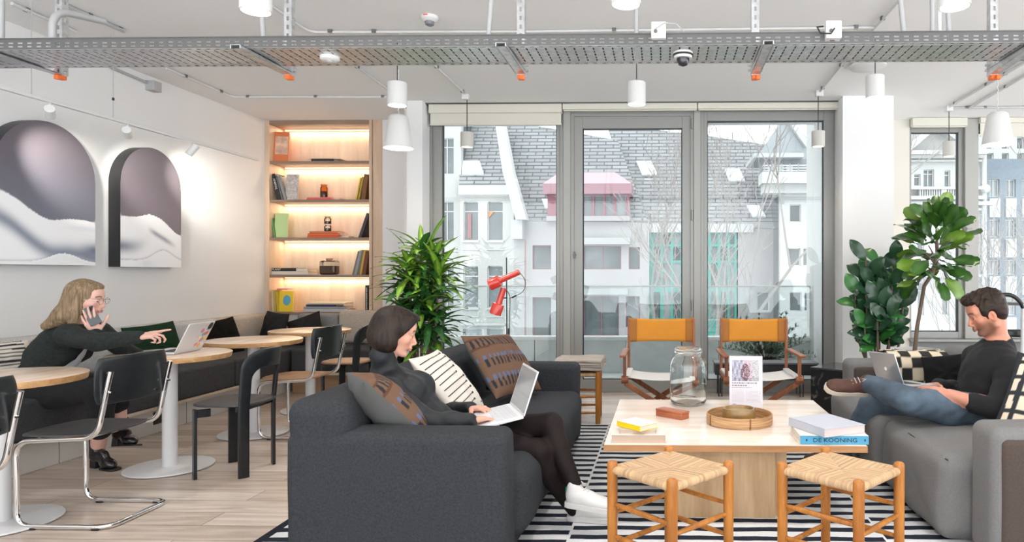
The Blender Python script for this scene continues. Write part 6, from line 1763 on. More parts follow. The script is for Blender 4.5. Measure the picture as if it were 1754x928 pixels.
def body_mesh(name, P, parent, H, B, sc, skin, lip, hairc=None, beard=None, brow=None, nails=None):
    S = P.sdf(None); me, pts = S.mesh(name, [M_SKIN], 2)
    Lp = ((pts-H) @ B)/sc; x, y, z = Lp[:, 0], Lp[:, 1], Lp[:, 2]
    C = np.tile(V3(skin), (len(pts), 1))
    def blend(w, c):
        w = np.clip(w, 0, 1)[:, None]; C[:] = C*(1-w)+V3(c)*w
    g = lambda cx, cy, cz, sx, sy, sz: np.exp(-((x-cx)/sx)**2-((np.abs(y)-cy)/sy)**2-((z-cz)/sz)**2)
    blush = [skin[0]*0.95, skin[1]*0.62, skin[2]*0.58]
    blend(0.55*g(0.06, 0.040, -0.035, 0.04, 0.02, 0.022), blush); blend(0.45*g(0.108, 0, -0.036, 0.02, 0.014, 0.014), blush)
    blend(0.5*g(-0.01, 0.078, -0.018, 0.03, 0.02, 0.035), blush)
    if beard:
        w = 0.9*(1/(1+np.exp((z+0.048-0.25*np.clip(0.03-x, 0, 0.06))/0.007)))*(1/(1+np.exp((-0.004-x)/0.006)))*(1/(1+np.exp((-0.125-z)/0.006)))
        w = np.maximum(w, 0.7*g(0.09, 0, -0.056, 0.02, 0.03, 0.006)); blend(w*beard[3], beard[:3])
    blend(1.3*g(0.095, 0, -0.070, 0.02, 0.020, 0.0095)*(x > 0.07), lip)
    bc = brow or hairc
    arch = 0.024+0.004*np.sin(np.clip((np.abs(y)-0.012)/0.04, 0, 1)*np.pi)
    blend(1.1*np.exp(-((z-arch)/0.0042)**2)*((np.abs(y) > 0.013) & (np.abs(y) < 0.052) & (x > 0.03)), bc)
    blend(0.9*g(0.085, 0.032, 0.0025, 0.03, 0.017, 0.0022), [v*0.25 for v in hairc])       # lash line
    blend(0.30*g(0.085, 0.032, 0.010, 0.03, 0.018, 0.006), [v*0.55 for v in skin])
    setcol(me, C)
    o = link(name, me, parent, True)
    for s_ in (-1, 1):
        q = lambda a, b, c: Vector(H + B @ (V3((a, b, c))*sc))
        MB().ell(q(0.0715, s_*0.031, -0.002), (0.0125*sc,)*3).build('eyeball', M_EYEW, parent, world=True)
        MB().ell(q(0.0815, s_*0.0315, -0.005), (0.0038*sc, 0.0062*sc, 0.0058*sc), rot=Matrix(B.tolist())).build('iris', M_IRIS, parent, world=True)
    return o
def layer(name, P, tags, infl, m, parent, wr=None, res=0.0055, cuts=(), kk=None, smooth=2, extra=None):
    S = P.sdf(tags, infl, res, kk)
    if extra: extra(S)
    for c in cuts: c(S)
    if wr:
        amp, sc, seed = wr
        def fn(p):
            # folds: cheap layered sines with domain warping
            a = np.sin(p[:, 0]*sc*1.0+3*np.sin(p[:, 2]*sc*0.55+seed)+seed)*np.sin(p[:, 2]*sc*1.15+2.2*np.sin(p[:, 1]*sc*0.6+p[:, 0]*sc*0.5)+seed*2)
            b = np.sin(p[:, 1]*sc*2.1+p[:, 0]*sc*1.3+2*np.sin(p[:, 2]*sc*1.2)+seed)
            return amp*(0.7*a+0.3*b)
        S.wrinkle(fn)
    me, pts = S.mesh(name, [m], smooth)
    return link(name, me, parent, True)
def shoe(parent, name, heel, fwd, up, L_, upper_m, sole_m, kind='sneaker', lace_m=None, tab_m=None):
    """heel: world point on the underside of the heel"""
    B = basis(fwd, up); u = L_/0.26; H = V3(heel)
    T = Matrix(((B[0][0], B[0][1], B[0][2], H[0]), (B[1][0], B[1][1], B[1][2], H[1]), (B[2][0], B[2][1], B[2][2], H[2]), (0, 0, 0, 1)))
    z0 = 0.022 if kind != 'boot' else 0.012
    S = SDF((-0.04, -0.09, -0.02), (0.30, 0.09, 0.26 if kind == 'boot' else 0.16), 0.004)
    lift = 0.05 if kind == 'boot' else 0
    S.ell((0.030, 0, z0+0.032+lift), (0.034, 0.031, 0.045), k=0.01)
    S.ell((0.085, 0, z0+0.030+lift*0.8), (0.065, 0.034, 0.044), k=0.03)
    S.ell((0.150, 0.0, z0+0.018+lift*0.15), (0.060, 0.041, 0.030), k=0.03)
    if kind == 'boot':
        S.cone((0.205, 0, z0+0.014), (0.16, 0, z0+0.02), 0.016, 0.03, 0.03)
        S.cone((0.040, 0, z0+0.07), (0.030, 0, 0.20), 0.036, 0.043, 0.03)
        S.box((0.045, 0, 0.27), (0.08, 0.08, 0.07), k=0.003, sub=True)
    else:
        S.ell((0.205, 0, z0+0.014), (0.046, 0.040, 0.024), k=0.03)
        S.cone((0.036, 0, z0+0.05), (0.034, 0, z0+0.075), 0.034, 0.035, 0.02)
        S.ell((0.040, 0, z0+0.105), (0.030, 0.026, 0.026), k=0.004, sub=True)
        S.ell((0.12, 0, z0+0.10), (0.055, 0.03, 0.032), k=0.012, sub=True)
    S.box((0.13, 0, z0-0.06), (0.2, 0.1, 0.06), k=0.001, sub=True)
    me, pts = S.mesh(name, [upper_m], 1); me.transform(Matrix.Diagonal((u, u, u, 1))); me.transform(T)
    o = link(name, me, parent, True)
    out = []
    for (x, w) in ((-0.006, 0.0), (-0.003, 0.022), (0.02, 0.032), (0.07, 0.033), (0.12, 0.038), (0.17, 0.044), (0.215, 0.042), (0.245, 0.028), (0.256, 0.0)): out.append((x, w))
    outline = [(x*u, w*u) for x, w in out] + [(x*u, -w*u) for x, w in reversed(out[1:-1])]
    mb = MB()
    if kind == 'boot':
        mb.prism([(x if x > 0.0 else 0, w) for x, w in outline if x > 0.1*u], 0.0, 0.012*u); mb.box((0.035*u, 0, 0.03*u), (0.055*u, 0.052*u, 0.06*u)); 
    else: mb.prism(outline, 0.0, (z0+0.006)*u)
    for v in mb.bm.verts: v.co = T @ v.co
    mb.build('sole', sole_m, o, world=True, bevel=0.003*u)
    if lace_m:
        mb = MB()
        for i in range(5):
            x = (0.085+0.018*i)*u; zt = (z0+0.078-0.0075*i)*u
            mb.tube([T @ Vector((x, -0.020*u, zt-0.006)), T @ Vector((x+0.004, 0, zt-0.0)), T @ Vector((x, 0.020*u, zt-0.006))], 0.0025, 6)
        mb.tube([T @ Vector((0.075*u, 0.004, (z0+0.085)*u)), T @ Vector((0.06*u, 0.02, (z0+0.10)*u)), T @ Vector((0.08*u, 0.025, (z0+0.085)*u))], 0.002, 6)
        mb.build('laces', lace_m, o, world=True)
    if tab_m:
        mb = MB(); mb.box((-0.001*u, 0, (z0+0.062)*u), (0.010*u, 0.036*u, 0.026*u))
        for v in mb.bm.verts: v.co = T @ v.co
        mb.build('heel_tab', tab_m, o, world=True, bevel=0.003)
    return o

M_KNIT = mat('black_turtleneck_knit', (0.009, 0.0105, 0.0135), 0.6, bump=0.15, bscale=500)
M_SKIRT = mat('charcoal_skirt', (0.018, 0.019, 0.022), 0.9)
M_TIGHT = mat('sheer_black_tights', (0.009, 0.0045, 0.004), 0.7, var=0.2, vscale=6, spec=0.25)
M_SNK = mat('white_leather', (0.68, 0.66, 0.64), 0.45)
M_SNKS = mat('white_rubber', (0.62, 0.60, 0.58), 0.5)
M_GRN = mat('green_heel_tab', (0.0, 0.16, 0.07), 0.5)

# ---------------------------------------------------------------- woman on the dark sofa
SK = srgb(216, 164, 142)
P = Person((-1.75, 2.95, -0.02), (-0.25, 3.78, 1.16))
Hh = JP(678, 569, 3.35); Bh = basis((0.89, 0.41, -0.25), (0.2, 0.1, 1)); sc = 0.97
qh = head(P, Hh, Bh, sc)
pel, wai, che, nb = JP(775, 755, 3.38), JP(742, 722, 3.37), JP(698, 680, 3.36), JP(659, 640, 3.35)
Bs = basis((0.75, 0.12, 0.62), che-pel)
Bt = np.stack([unit(np.cross(V3((0, 1, 0)), unit(che-pel))), V3((0, 1, 0)), unit(che-pel)], 1)
P.cone(qh(-0.03, 0, -0.05), nb, 0.050, 0.052, 0.02, 'neck'); P.cone(nb, che, 0.060, 0.085, 0.04, 'torso')
P.ell(che, (0.100, 0.150, 0.150), Bt, 0.05, 'torso'); P.ell(wai, (0.088, 0.122, 0.12), Bt, 0.05, 'torso'); P.ell(pel, (0.105, 0.165, 0.115), Bt, 0.05, 'pelvis')
for dy in (-0.07, 0.07): P.ell(che+Bt[:, 0]*0.075+V3((0, dy, 0))+Bt[:, 2]*0.005, (0.05, 0.055, 0.055), Bt, 0.04, 'torso')
shn, shf = JP(664, 668, 3.20), JP(686, 655, 3.52)
P.cone(shn, shf, 0.050, 0.050, 0.05, 'torso')
eln, wrn = JP(734, 722, 3.13), JP(805, 720, 3.15)
elf, wrf = JP(748, 708, 3.62), JP(806, 699, 3.45)
P.limb([shn, eln, (eln+wrn)/2, wrn], [0.050, 0.038, 0.034, 0.025], 'armn', 0.02); P.limb([shf, elf, (elf+wrf)/2, wrf], [0.048, 0.037, 0.033, 0.025], 'armf', 0.02)
hn, hf = JP(790, 757, 3.28), JP(785, 752, 3.47)
knf, anf = JP(944, 726, 3.36), JP(986, 836, 3.25)      # upper, crossed leg (her left)
knn, ann = JP(920, 772, 3.27), JP(983, 872, 3.40)
P.limb([hf, (hf+knf)/2+V3((0, 0, 0.01)), knf], [0.088, 0.074, 0.056], 'legf', 0.03); P.limb([knf, knf*0.65+anf*0.35+V3((-0.012, 0, 0)), anf], [0.054, 0.052, 0.033], 'legf', 0.02)
P.limb([hn, (hn+knn)/2, knn], [0.088, 0.074, 0.056], 'legn', 0.03); P.limb([knn, knn*0.65+ann*0.35+V3((-0.012, 0, 0)), ann], [0.054, 0.052, 0.033], 'legn', 0.02)
hand(P, wrn, JP(850, 713, 3.25)-wrn, (-0.2, -0.1, 1), -1, 0.165, (26, 24, 24, 28), 25)
hand(P, wrf, JP(850, 699, 3.38)-wrf, (-0.2, 0.1, 1), 1, 0.165, (26, 24, 24, 28), 25)
w1p = thing('person', 'woman with short dark bob in black turtleneck typing on a laptop on the dark sofa', 'person', (-1.05, 3.35, 0.40))
hc1 = (0.030, 0.017, 0.011)
body_mesh('body', P, w1p, Hh, Bh, sc, SK, srgb(176, 92, 88), hairc=hc1, brow=(0.05, 0.03, 0.02))
def collar(S): S.cone(qh(-0.034, 0, -0.095), nb, 0.058, 0.066, 0.02); S.cone(qh(-0.030, 0, -0.112), qh(-0.034, 0, -0.128), 0.060, 0.060, 0.004)
layer('sweater', P, {'torso', 'armn', 'armf'}, 0.010, M_KNIT, w1p, wr=(0.0035, 42, 1.0), extra=collar)
layer('skirt', P, {'pelvis'}, 0.014, M_SKIRT, w1p, wr=(0.002, 30, 2.0), extra=lambda S: (S.limb if False else None, S.cone(hf, hf*0.45+knf*0.55, 0.100, 0.082, 0.03), S.cone(hn, hn*0.5+knn*0.5, 0.100, 0.084, 0.03), S.cone(wai, pel, 0.095, 0.10, 0.05)))
layer('tights', P, {'legf', 'legn'}, 0.003, M_TIGHT, w1p)
shoe(w1p, 'sneaker', anf+V3((-0.045, -0.01, -0.083)), (0.985, -0.16, -0.08), (0.05, 0, 1), 0.262, M_SNK, M_SNKS, 'sneaker', M_SNK, M_GRN)
shoe(w1p, 'sneaker', V3((ann[0]-0.03, ann[1]+0.01, 0.015)), (0.99, -0.1, 0), (0, 0, 1), 0.262, M_SNK, M_SNKS, 'sneaker', M_SNK, M_GRN)
# watch bracelets on the wrist
dwr = unit(wrf-elf); c = wrf-dwr*0.012
MB().tube([c-dwr*0.008, c+dwr*0.008], 0.031, 20).build('bracelet', M_BLACKP, w1p, world=True)
def facecut(S, q, B, s_, dx=0.0):
    S.box(q(0.110+dx, 0, -0.135), V3((0.090, 0.15, 0.108))*s_, B, rr=0.02, k=0.008, sub=True)
    n = V3((0.843, 0, -0.538)); t = V3((0.538, 0, 0.843)); m = V3((0.0515+dx, 0, 0.0225))+n*0.08
    S.box(q(*m), V3((0.08, 0.15, 0.074))*s_, np.stack([B @ n, B[:, 1], B @ t], 1), rr=0.012, k=0.008, sub=True)
def hair_bob():
    S = SDF(Hh-0.2, Hh+0.2, 0.004); s_ = sc
    e = lambda c, r, k=0.02, sub=False: S.ell(qh(*c), V3(r)*s_, Bh, k, sub)
    e((-0.020, 0, 0.036), (0.112, 0.092, 0.100)); e((-0.060, 0, -0.02), (0.078, 0.086, 0.088))
    for q_ in (-1, 1):
        e((-0.035, q_*0.050, -0.045), (0.068, 0.046, 0.068), 0.025); e((0.030, q_*0.060, 0.035), (0.062, 0.028, 0.052), 0.02)
    e((0.045, 0, 0.085), (0.058, 0.066, 0.034), 0.02)
    facecut(S, qh, Bh, s_)
    S.box(qh(0.0, 0, -0.175), V3((0.25, 0.15, 0.062))*s_, Bh, rr=0.01, k=0.012, sub=True)
    e((0.025, 0, -0.045), (0.058, 0.050, 0.085), 0.006, True)
    def fn(p):
        l = (p-Hh) @ Bh; a = np.arctan2(l[:, 1], l[:, 0]+0.02); return 0.0013*np.sin(a*60+4*np.sin(l[:, 2]*30))
    S.wrinkle(fn)
    me, _ = S.mesh('hair', [hairmat('dark_brown_hair', (0.007, 0.004, 0.003), (0.034, 0.018, 0.011))], 1); link('hair', me, w1p, True)
hair_bob()

# ---------------------------------------------------------------- man on the grey sofa
SKM = srgb(204, 142, 118)
P = Person((0.95, 3.45, -0.02), (2.35, 4.65, 1.22), 0.0044)
Hm = JP(1689, 536, 4.0); Bm = basis((-0.93, 0.14, -0.34), (-0.3, 0.05, 1)); scm = 1.04
qm = head(P, Hm, Bm, scm, True)
pel, bel, che, nb = JP(1676, 705, 3.98), JP(1680, 678, 4.0), JP(1692, 640, 4.0), JP(1709, 598, 4.03)
Bt = np.stack([unit(np.cross(unit(che-pel), V3((0.25, 1, 0)))), unit((0.25, 1, 0)), unit(che-pel)], 1)
P.cone(qm(-0.03, 0, -0.05), nb, 0.060, 0.064, 0.02, 'neck'); P.cone(nb, che, 0.075, 0.11, 0.05, 'torso')
P.ell(che, (0.125, 0.185, 0.165), Bt, 0.06, 'torso'); P.ell(bel, (0.120, 0.160, 0.13), Bt, 0.05, 'torso'); P.ell(pel, (0.125, 0.180, 0.11), Bt, 0.05, 'pelvis')
shn, shf = JP(1731, 634, 3.80), JP(1672, 613, 4.22)
P.cone(shn, shf, 0.062, 0.062, 0.06, 'torso'); P.cone(nb+V3((0, 0, 0.015)), shn+V3((0, 0, 0.01)), 0.058, 0.055, 0.05, 'torso'); P.cone(nb+V3((0, 0, 0.015)), shf, 0.058, 0.055, 0.05, 'torso')
eln, wrn = JP(1706, 702, 3.66), JP(1626, 675, 3.74)
elf, wrf = JP(1652, 672, 4.27), JP(1606, 660, 4.06)
P.limb([shn, eln], [0.062, 0.046], 'armn', 0.02); P.limb([eln, eln*0.55+wrn*0.45, wrn], [0.046, 0.041, 0.029], 'foren', 0.02)
P.limb([shf, elf, (elf+wrf)/2, wrf], [0.060, 0.045, 0.040, 0.029], 'armf', 0.02)
hn, hf = JP(1692, 710, 3.87), JP(1690, 710, 4.12)
knn, ann = JP(1560, 688, 3.74), JP(1486, 656, 4.02)
knf, anf = JP(1494, 694, 4.19), JP(1440, 778, 4.40)
P.limb([hn, (hn+knn)/2, knn], [0.105, 0.090, 0.068], 'leg', 0.03); P.limb([knn, knn*0.6+ann*0.4, ann], [0.066, 0.062, 0.042], 'leg', 0.02)
P.limb([hf, (hf+knf)/2, knf], [0.105, 0.088, 0.068], 'leg', 0.03); P.limb([knf, knf*0.6+anf*0.4, anf], [0.066, 0.060, 0.042], 'leg', 0.02)
hand(P, wrn, JP(1572, 661, 3.86)-wrn, (0.1, -0.45, 0.9), 1, 0.19, (14, 12, 12, 14), 15, 0.7)
hand(P, wrf, JP(1560, 658, 3.93)-wrf, (-0.1, 0.2, 1), -1, 0.19, (22, 22, 22, 24), 20, 0.8)
mp_ = thing('person', 'man with brown hair and stubble in black sweater and jeans reading on the grey sofa', 'person', (1.75, 4.0, 0.40))
body_mesh('body', P, mp_, Hm, Bm, scm, SKM, srgb(160, 88, 78), hairc=(0.045, 0.024, 0.014), beard=(0.10, 0.050, 0.030, 0.80), brow=(0.045, 0.024, 0.015))
M_SWM = mat('black_sweater', (0.008, 0.0085, 0.0095), 0.85, bump=0.15, bscale=400)
M_JEAN = mat('washed_blue_denim', (0.070, 0.100, 0.135), 0.85, bump=0.25, bscale=500, var=0.45, vscale=7)
M_BLEA = mat('brown_suede', (0.075, 0.030, 0.020), 0.75, bump=0.2, bscale=200, var=0.2, vscale=20)
def extra(S):
    S.cone(eln, eln*0.55+wrn*0.45, 0.056, 0.054, 0.02); S.cone(nb-V3((0, 0, 0.015)), nb-V3((0, 0, 0.03)), 0.088, 0.09, 0.02)
layer('sweater', P, {'torso', 'armn', 'armf'}, 0.012, M_SWM, mp_, wr=(0.0045, 30, 3.0), extra=extra, cuts=[lambda S: S.cone(qm(-0.03, 0, -0.08), nb+V3((0.0, 0, 0.005)), 0.072, 0.070, 0.006, sub=True)])
layer('jeans', P, {'leg', 'pelvis'}, 0.009, M_JEAN, mp_, wr=(0.0040, 36, 5.0))
f1 = unit((-0.93, -0.20, 0.12)); u1 = unit((0.28, -0.55, 0.8))
B1 = basis(f1, u1)
shoe(mp_, 'suede_shoe', ann - B1[:, 2]*0.085 - B1[:, 0]*0.03, f1, u1, 0.285, M_BLEA, mat('cream_sole', (0.55, 0.48, 0.40), 0.6), 'sneaker', mat('cream_lace', (0.5, 0.45, 0.4), 0.7))
shoe(mp_, 'suede_shoe', V3((anf[0]+0.04, anf[1], 0.013)), (-0.97, 0.2, 0), (0, 0, 1), 0.285, M_BLEA, MATS['cream_sole'], 'sneaker', MATS['cream_lace'])
def hair_man():
    S = SDF(Hm-0.2, Hm+0.2, 0.004); e = lambda c, r, k=0.02, sub=False: S.ell(qm(*c), V3(r)*scm, Bm, k, sub)
    e((-0.024, 0, 0.048), (0.100, 0.082, 0.090)); e((-0.055, 0, 0.0), (0.062, 0.076, 0.075)); e((0.035, 0, 0.105), (0.062, 0.060, 0.030), 0.02); e((0.065, 0.02, 0.094), (0.040, 0.045, 0.026), 0.02)
    for q_ in (-1, 1): e((0.0, q_*0.062, 0.03), (0.055, 0.022, 0.05), 0.015); e((0.012, q_*0.070, -0.005), (0.014, 0.010, 0.030), 0.01)
    S.box(qm(0.130, 0, -0.03), V3((0.086, 0.15, 0.100))*scm, Bm, rr=0.03, k=0.01, sub=True)
    S.box(qm(0.0, 0, -0.16), V3((0.25, 0.15, 0.085))*scm, Bm, rr=0.02, k=0.02, sub=True)
    for q_ in (-1, 1): e((-0.008, q_*0.085, -0.02), (0.024, 0.022, 0.036), 0.008, True)
    def fn(p):
        l = (p-Hm) @ Bm; m = np.clip((l[:, 2]-0.03)/0.06, 0, 1)
        return -0.004*m*np.sin(l[:, 1]*170+5*np.sin(l[:, 0]*45+l[:, 2]*20)) - 0.003*m*np.sin(l[:, 0]*95+4*np.sin(l[:, 1]*60))
    S.wrinkle(fn)
    me, _ = S.mesh('hair', [hairmat('brown_hair', (0.009, 0.0045, 0.0025), (0.042, 0.020, 0.010), (0.4, 1, 1), 55)], 1); link('hair', me, mp_, True)
hair_man()

# ---------------------------------------------------------------- woman on the bench, on the phone
SKW = srgb(226, 180, 164)
P = Person((-4.45, 3.78, -0.02), (-2.95, 4.72, 1.30), 0.0044)
Hw = JP(148, 512, 4.25); Bw = basis((0.96, 0.22, -0.12), (0.1, 0, 1)); scw = 0.98
qw = head(P, Hw, Bw, scw)
pel, wai, che, nb = JP(62, 668, 4.42), JP(78, 632, 4.36), JP(102, 592, 4.30), JP(128, 556, 4.27)
Bt = np.stack([unit(np.cross(V3((-0.2, 1, 0)), unit(che-pel))), unit((-0.2, 1, 0)), unit(che-pel)], 1)
P.cone(qw(-0.03, 0, -0.05), nb, 0.050, 0.055, 0.02, 'neck'); P.cone(nb, che, 0.065, 0.09, 0.04, 'torso')
P.ell(che, (0.105, 0.165, 0.155), Bt, 0.05, 'torso'); P.ell(wai, (0.10, 0.140, 0.13), Bt, 0.05, 'torso'); P.ell(pel, (0.115, 0.175, 0.115), Bt, 0.05, 'pelvis')
for dy in (-0.07, 0.07): P.ell(che+Bt[:, 0]*0.08+V3((0, dy, 0)), (0.052, 0.056, 0.056), Bt, 0.04, 'torso')
shn, shf = V3((-3.71, 4.11, 0.885)), V3((-3.79, 4.44, 0.87))
P.cone(shn, shf, 0.055, 0.052, 0.05, 'torso')
eln, wrn = JP(166, 586, 4.04), JP(236, 577, 4.10)
P.limb([shn, eln, wrn], [0.054, 0.040, 0.026], 'armn', 0.02)
elf, wrf = V3((-3.49, 4.36, 0.72)), JP(166, 572, 4.15)
P.limb([shf, elf, wrf], [0.052, 0.040, 0.026], 'armf', 0.02)
hn, hf = JP(66, 676, 4.32), JP(76, 668, 4.52)
knn, ann = JP(176, 668, 4.12), JP(168, 768, 4.32)
knf, anf = JP(196, 660, 4.33), JP(205, 738, 4.42)
P.limb([hn, knn], [0.100, 0.066], 'leg', 0.03); P.limb([knn, ann], [0.062, 0.040], 'shin', 0.02); P.limb([hf, knf], [0.100, 0.066], 'leg', 0.03); P.limb([knf, anf], [0.062, 0.042], 'shin', 0.02)
hand(P, wrn, JP(291, 568, 4.14)-wrn, (0.0, -0.45, 0.9), -1, 0.175, (2, 48, 62, 70), 25, 0.8)
hand(P, wrf, JP(144, 530, 4.10)-wrf, (0.4, -0.9, 0.1), 1, 0.172, (16, 14, 16, 20), 10, 1.3)
w2 = thing('person', 'blonde woman with glasses on the bench, phone at her ear, pointing at the laptop', 'person', (-4.1, 4.4, 0.47))
hcw = (0.17, 0.11, 0.06)
body_mesh('body', P, w2, Hw, Bw, scw, SKW, srgb(190, 96, 96), hairc=(0.10, 0.065, 0.04), brow=(0.14, 0.09, 0.06))
M_CARD = mat('black_green_cardigan', (0.016, 0.021, 0.020), 0.95, bump=0.25, bscale=260, var=0.3, vscale=60)
M_TRO = mat('black_trousers', (0.010, 0.010, 0.012), 0.9)
M_BOOT = mat('black_leather', (0.012, 0.012, 0.014), 0.25, coat=0.3)
layer('cardigan', P, {'torso', 'armn', 'armf', 'pelvis'}, 0.014, M_CARD, w2, wr=(0.005, 30, 7.0), cuts=[lambda S: S.cone(qw(-0.02, 0, -0.10), nb+V3((0.03, 0, 0.0)), 0.070, 0.070, 0.01, sub=True)])
def shirt(S): S.ell(che+Bt[:, 0]*0.06-Bt[:, 2]*0.05, (0.092, 0.075, 0.15), Bt, 0.02)
layer('white_shirt', P, {'nothing'}, 0, mat('white_shirt_cotton', (0.66, 0.66, 0.70), 0.8), w2, extra=shirt)
layer('trousers', P, {'leg'}, 0.010, M_TRO, w2, wr=(0.004, 30, 9.0), extra=lambda S: (S.cone(knn, knn*0.35+ann*0.65, 0.075, 0.070, 0.03), S.cone(knf, knf*0.62+anf*0.38, 0.075, 0.072, 0.03)))
shoe(w2, 'ankle_boot', V3((ann[0]-0.035, ann[1], 0.002)), (0.93, -0.30, 0), (0, 0, 1), 0.25, M_BOOT, M_BLACKP, 'boot')
f2 = unit((0.88, -0.30, 0.10)); u2 = unit((-0.12, 0.25, 1)); B2 = basis(f2, u2)
shoe(w2, 'ankle_boot', anf - B2[:, 2]*0.10 - B2[:, 0]*0.035, f2, u2, 0.25, M_BOOT, M_BLACKP, 'boot')
def hair_long():
    S = SDF(Hw+V3((-0.34, -0.22, -0.30)), Hw+V3((0.2, 0.26, 0.2)), 0.0045); e = lambda c, r, k=0.02, sub=False: S.ell(qw(*c), V3(r)*scw, Bw, k, sub)
    c = lambda a, b, r0, r1, k=0.02: S.cone(qw(*a), qw(*b), r0, r1, k)
    e((-0.022, 0, 0.036), (0.106, 0.088, 0.096)); e((-0.05, 0, -0.02), (0.075, 0.084, 0.09))
    for q_ in (-1, 1):
        c((-0.01, q_*0.062, 0.03), (-0.015, q_*0.085, -0.10), 0.034, 0.036); c((-0.015, q_*0.085, -0.10), (0.0, q_*0.088, -0.235), 0.036, 0.022)
    c((-0.06, 0.0, -0.02), (-0.105, -0.02, -0.12), 0.066, 0.060, 0.03); c((-0.105, -0.02, -0.12), (-0.20, -0.02, -0.20), 0.056, 0.026, 0.03)
    e((0.03, 0, 0.088), (0.058, 0.062, 0.026), 0.02)
    facecut(S, qw, Bw, scw, 0.006)
    e((0.03, 0, -0.045), (0.058, 0.052, 0.085), 0.006, True)
    def fn(p):
        l = (p-Hw) @ Bw; a = np.arctan2(l[:, 1], l[:, 0]+0.03); return 0.0016*np.sin(a*44+3*np.sin(l[:, 2]*16))
    S.wrinkle(fn)
    me, _ = S.mesh('hair', [hairmat('dark_blonde_hair', (0.16, 0.105, 0.058), (0.38, 0.27, 0.16), (1, 1, 0.05), 90)], 1); link('hair', me, w2, True)
hair_long()
mb = MB(); Bq = Matrix(Bw.tolist())
for s_ in (-1, 1):
    ring = [Vector(qw(0.107-0.004*abs(math.sin(R(a))), s_*0.033+0.026*math.cos(R(a)), -0.002+0.021*math.sin(R(a)))) for a in range(0, 360, 20)]
    mb.tube(ring, 0.0016, 6, closed=True)
    mb.tube([Vector(qw(0.103, s_*0.058, 0.006)), Vector(qw(0.02, s_*0.079, 0.002)), Vector(qw(-0.01, s_*0.080, -0.004))], 0.0014, 6)
mb.tube([Vector(qw(0.106, -0.008, 0.004)), Vector(qw(0.110, 0, 0.007)), Vector(qw(0.106, 0.008, 0.004))], 0.0014, 6)
mb.build('glasses', mat('thin_metal_rims', (0.5, 0.45, 0.40), 0.25, 0.9), w2, world=True)
# phone in her hand
c = JP(157, 541, 4.13); ax = unit(JP(149, 525, 4.15)-JP(168, 557, 4.13)); nn = unit((0.5, -0.85, 0.15))
Bp = np.stack([unit(np.cross(ax, nn)), np.cross(ax, unit(np.cross(ax, nn)))*-1, ax], 1)
ph = thing('smartphone', 'grey smartphone held to the ear of the blonde woman', 'phone', Vector(c))
MB().box(Vector(c), (0.062, 0.008, 0.132), rot=Matrix(Bp.tolist())).build('body', mat('grey_phone_case', (0.13, 0.14, 0.145), 0.3, 0.2), ph, world=True, bevel=0.004)
MB().box(Vector(c-nn*0.0+Bp[:, 1]*0.0045+Bp[:, 2]*0.045+Bp[:, 0]*0.018), (0.020, 0.003, 0.026), rot=Matrix(Bp.tolist())).build('camera_bump', M_BLACKP, ph, world=True, bevel=0.002)
# ================================================================ laptops
M_ALU = mat('silver_aluminium', (0.56, 0.57, 0.59), 0.32, 0.75)
M_ALUW = mat('pale_aluminium', (0.70, 0.70, 0.72), 0.35, 0.25)
M_KEY = mat('black_keys', (0.02, 0.02, 0.022), 0.5)
M_KEYW = mat('pale_keys', (0.60, 0.60, 0.62), 0.5)
M_SCR = mat('laptop_screen', (0.16, 0.17, 0.18), 0.12, spec=0.6, emit=(0.55, 0.57, 0.60), estr=0.12)
def laptop(name, label, hinge_a, hinge_b, base_dir, lid_dir, depth, lid, alu=M_ALU, keys=M_KEY, emblem=True):
    """hinge from a to b; base_dir / lid_dir: directions of the two halves"""
    a, b = Vector(hinge_a), Vector(hinge_b); h = (b-a); W = h.length; h.normalize()
    bd = Vector(base_dir); bd = (bd-h*bd.dot(h)).normalized(); ld = Vector(lid_dir); ld = (ld-h*ld.dot(h)).normalized()
    c = (a+b)/2; t = thing(name, label, 'laptop', c)
    def fr(o, x, y):
        z = x.cross(y); return Matrix(((x.x, y.x, z.x), (x.y, y.y, z.y), (x.z, y.z, z.z)))
    Mb = fr(c, h, bd); up = Mb @ Vector((0, 0, 1)); sg = 1 if up.z > 0 else -1
    o = MB().box(c+bd*depth/2, (W, depth, 0.014), rot=Mb).build('base', alu, t, world=True, bevel=0.003)
    kb = MB()
    for i in range(13):
        for j in range(5): kb.box(c + h*((i-6)*W*0.068) + bd*(depth*(0.14+j*0.095)) + up*sg*0.0078, (W*0.058, depth*0.078, 0.002), rot=Mb)
    kb.build('keyboard', keys, o, world=True, smooth=0)
    MB().box(c+bd*depth*0.80+up*sg*0.0073, (W*0.34, depth*0.28, 0.001), rot=Mb).build('trackpad', alu, o, world=True)
    Ml = fr(c, h, ld); n = Ml @ Vector((0, 0, 1)); inner = n if n.dot(bd) > 0 else -n
    l = MB().box(c+ld*(lid/2+0.004), (W, lid, 0.007), rot=Ml).build('lid', alu, t, world=True, bevel=0.002)
    MB().box(c+ld*(lid/2+0.006)+inner*0.0038, (W*0.94, lid*0.90, 0.001), rot=Ml).build('screen', M_SCR, l, world=True)
    if emblem: MB().cyl(c+ld*lid*0.5-inner*0.0034, c+ld*lid*0.5-inner*0.0045, 0.013, n=20).build('emblem', M_CHROME, l, world=True)
    return t, l, c, h, ld, inner, Ml, W
laptop('laptop', 'open silver laptop with grey screen on the lap of the dark haired woman', (-0.668, 3.20, 0.580), (-0.803, 3.50, 0.583), (-0.90, -0.40, -0.17), (0.30, 0.10, 0.95), 0.225, 0.222, M_ALUW, M_KEYW)
laptop('laptop', 'silver laptop seen from behind its lid on the lap of the man', PYp(1549, 660, 3.86), PYp(1504, 652, 4.13), (0.95, 0.2, -0.05), (-0.30, 0.0, 0.95), 0.21, 0.185, M_ALU, M_KEY)
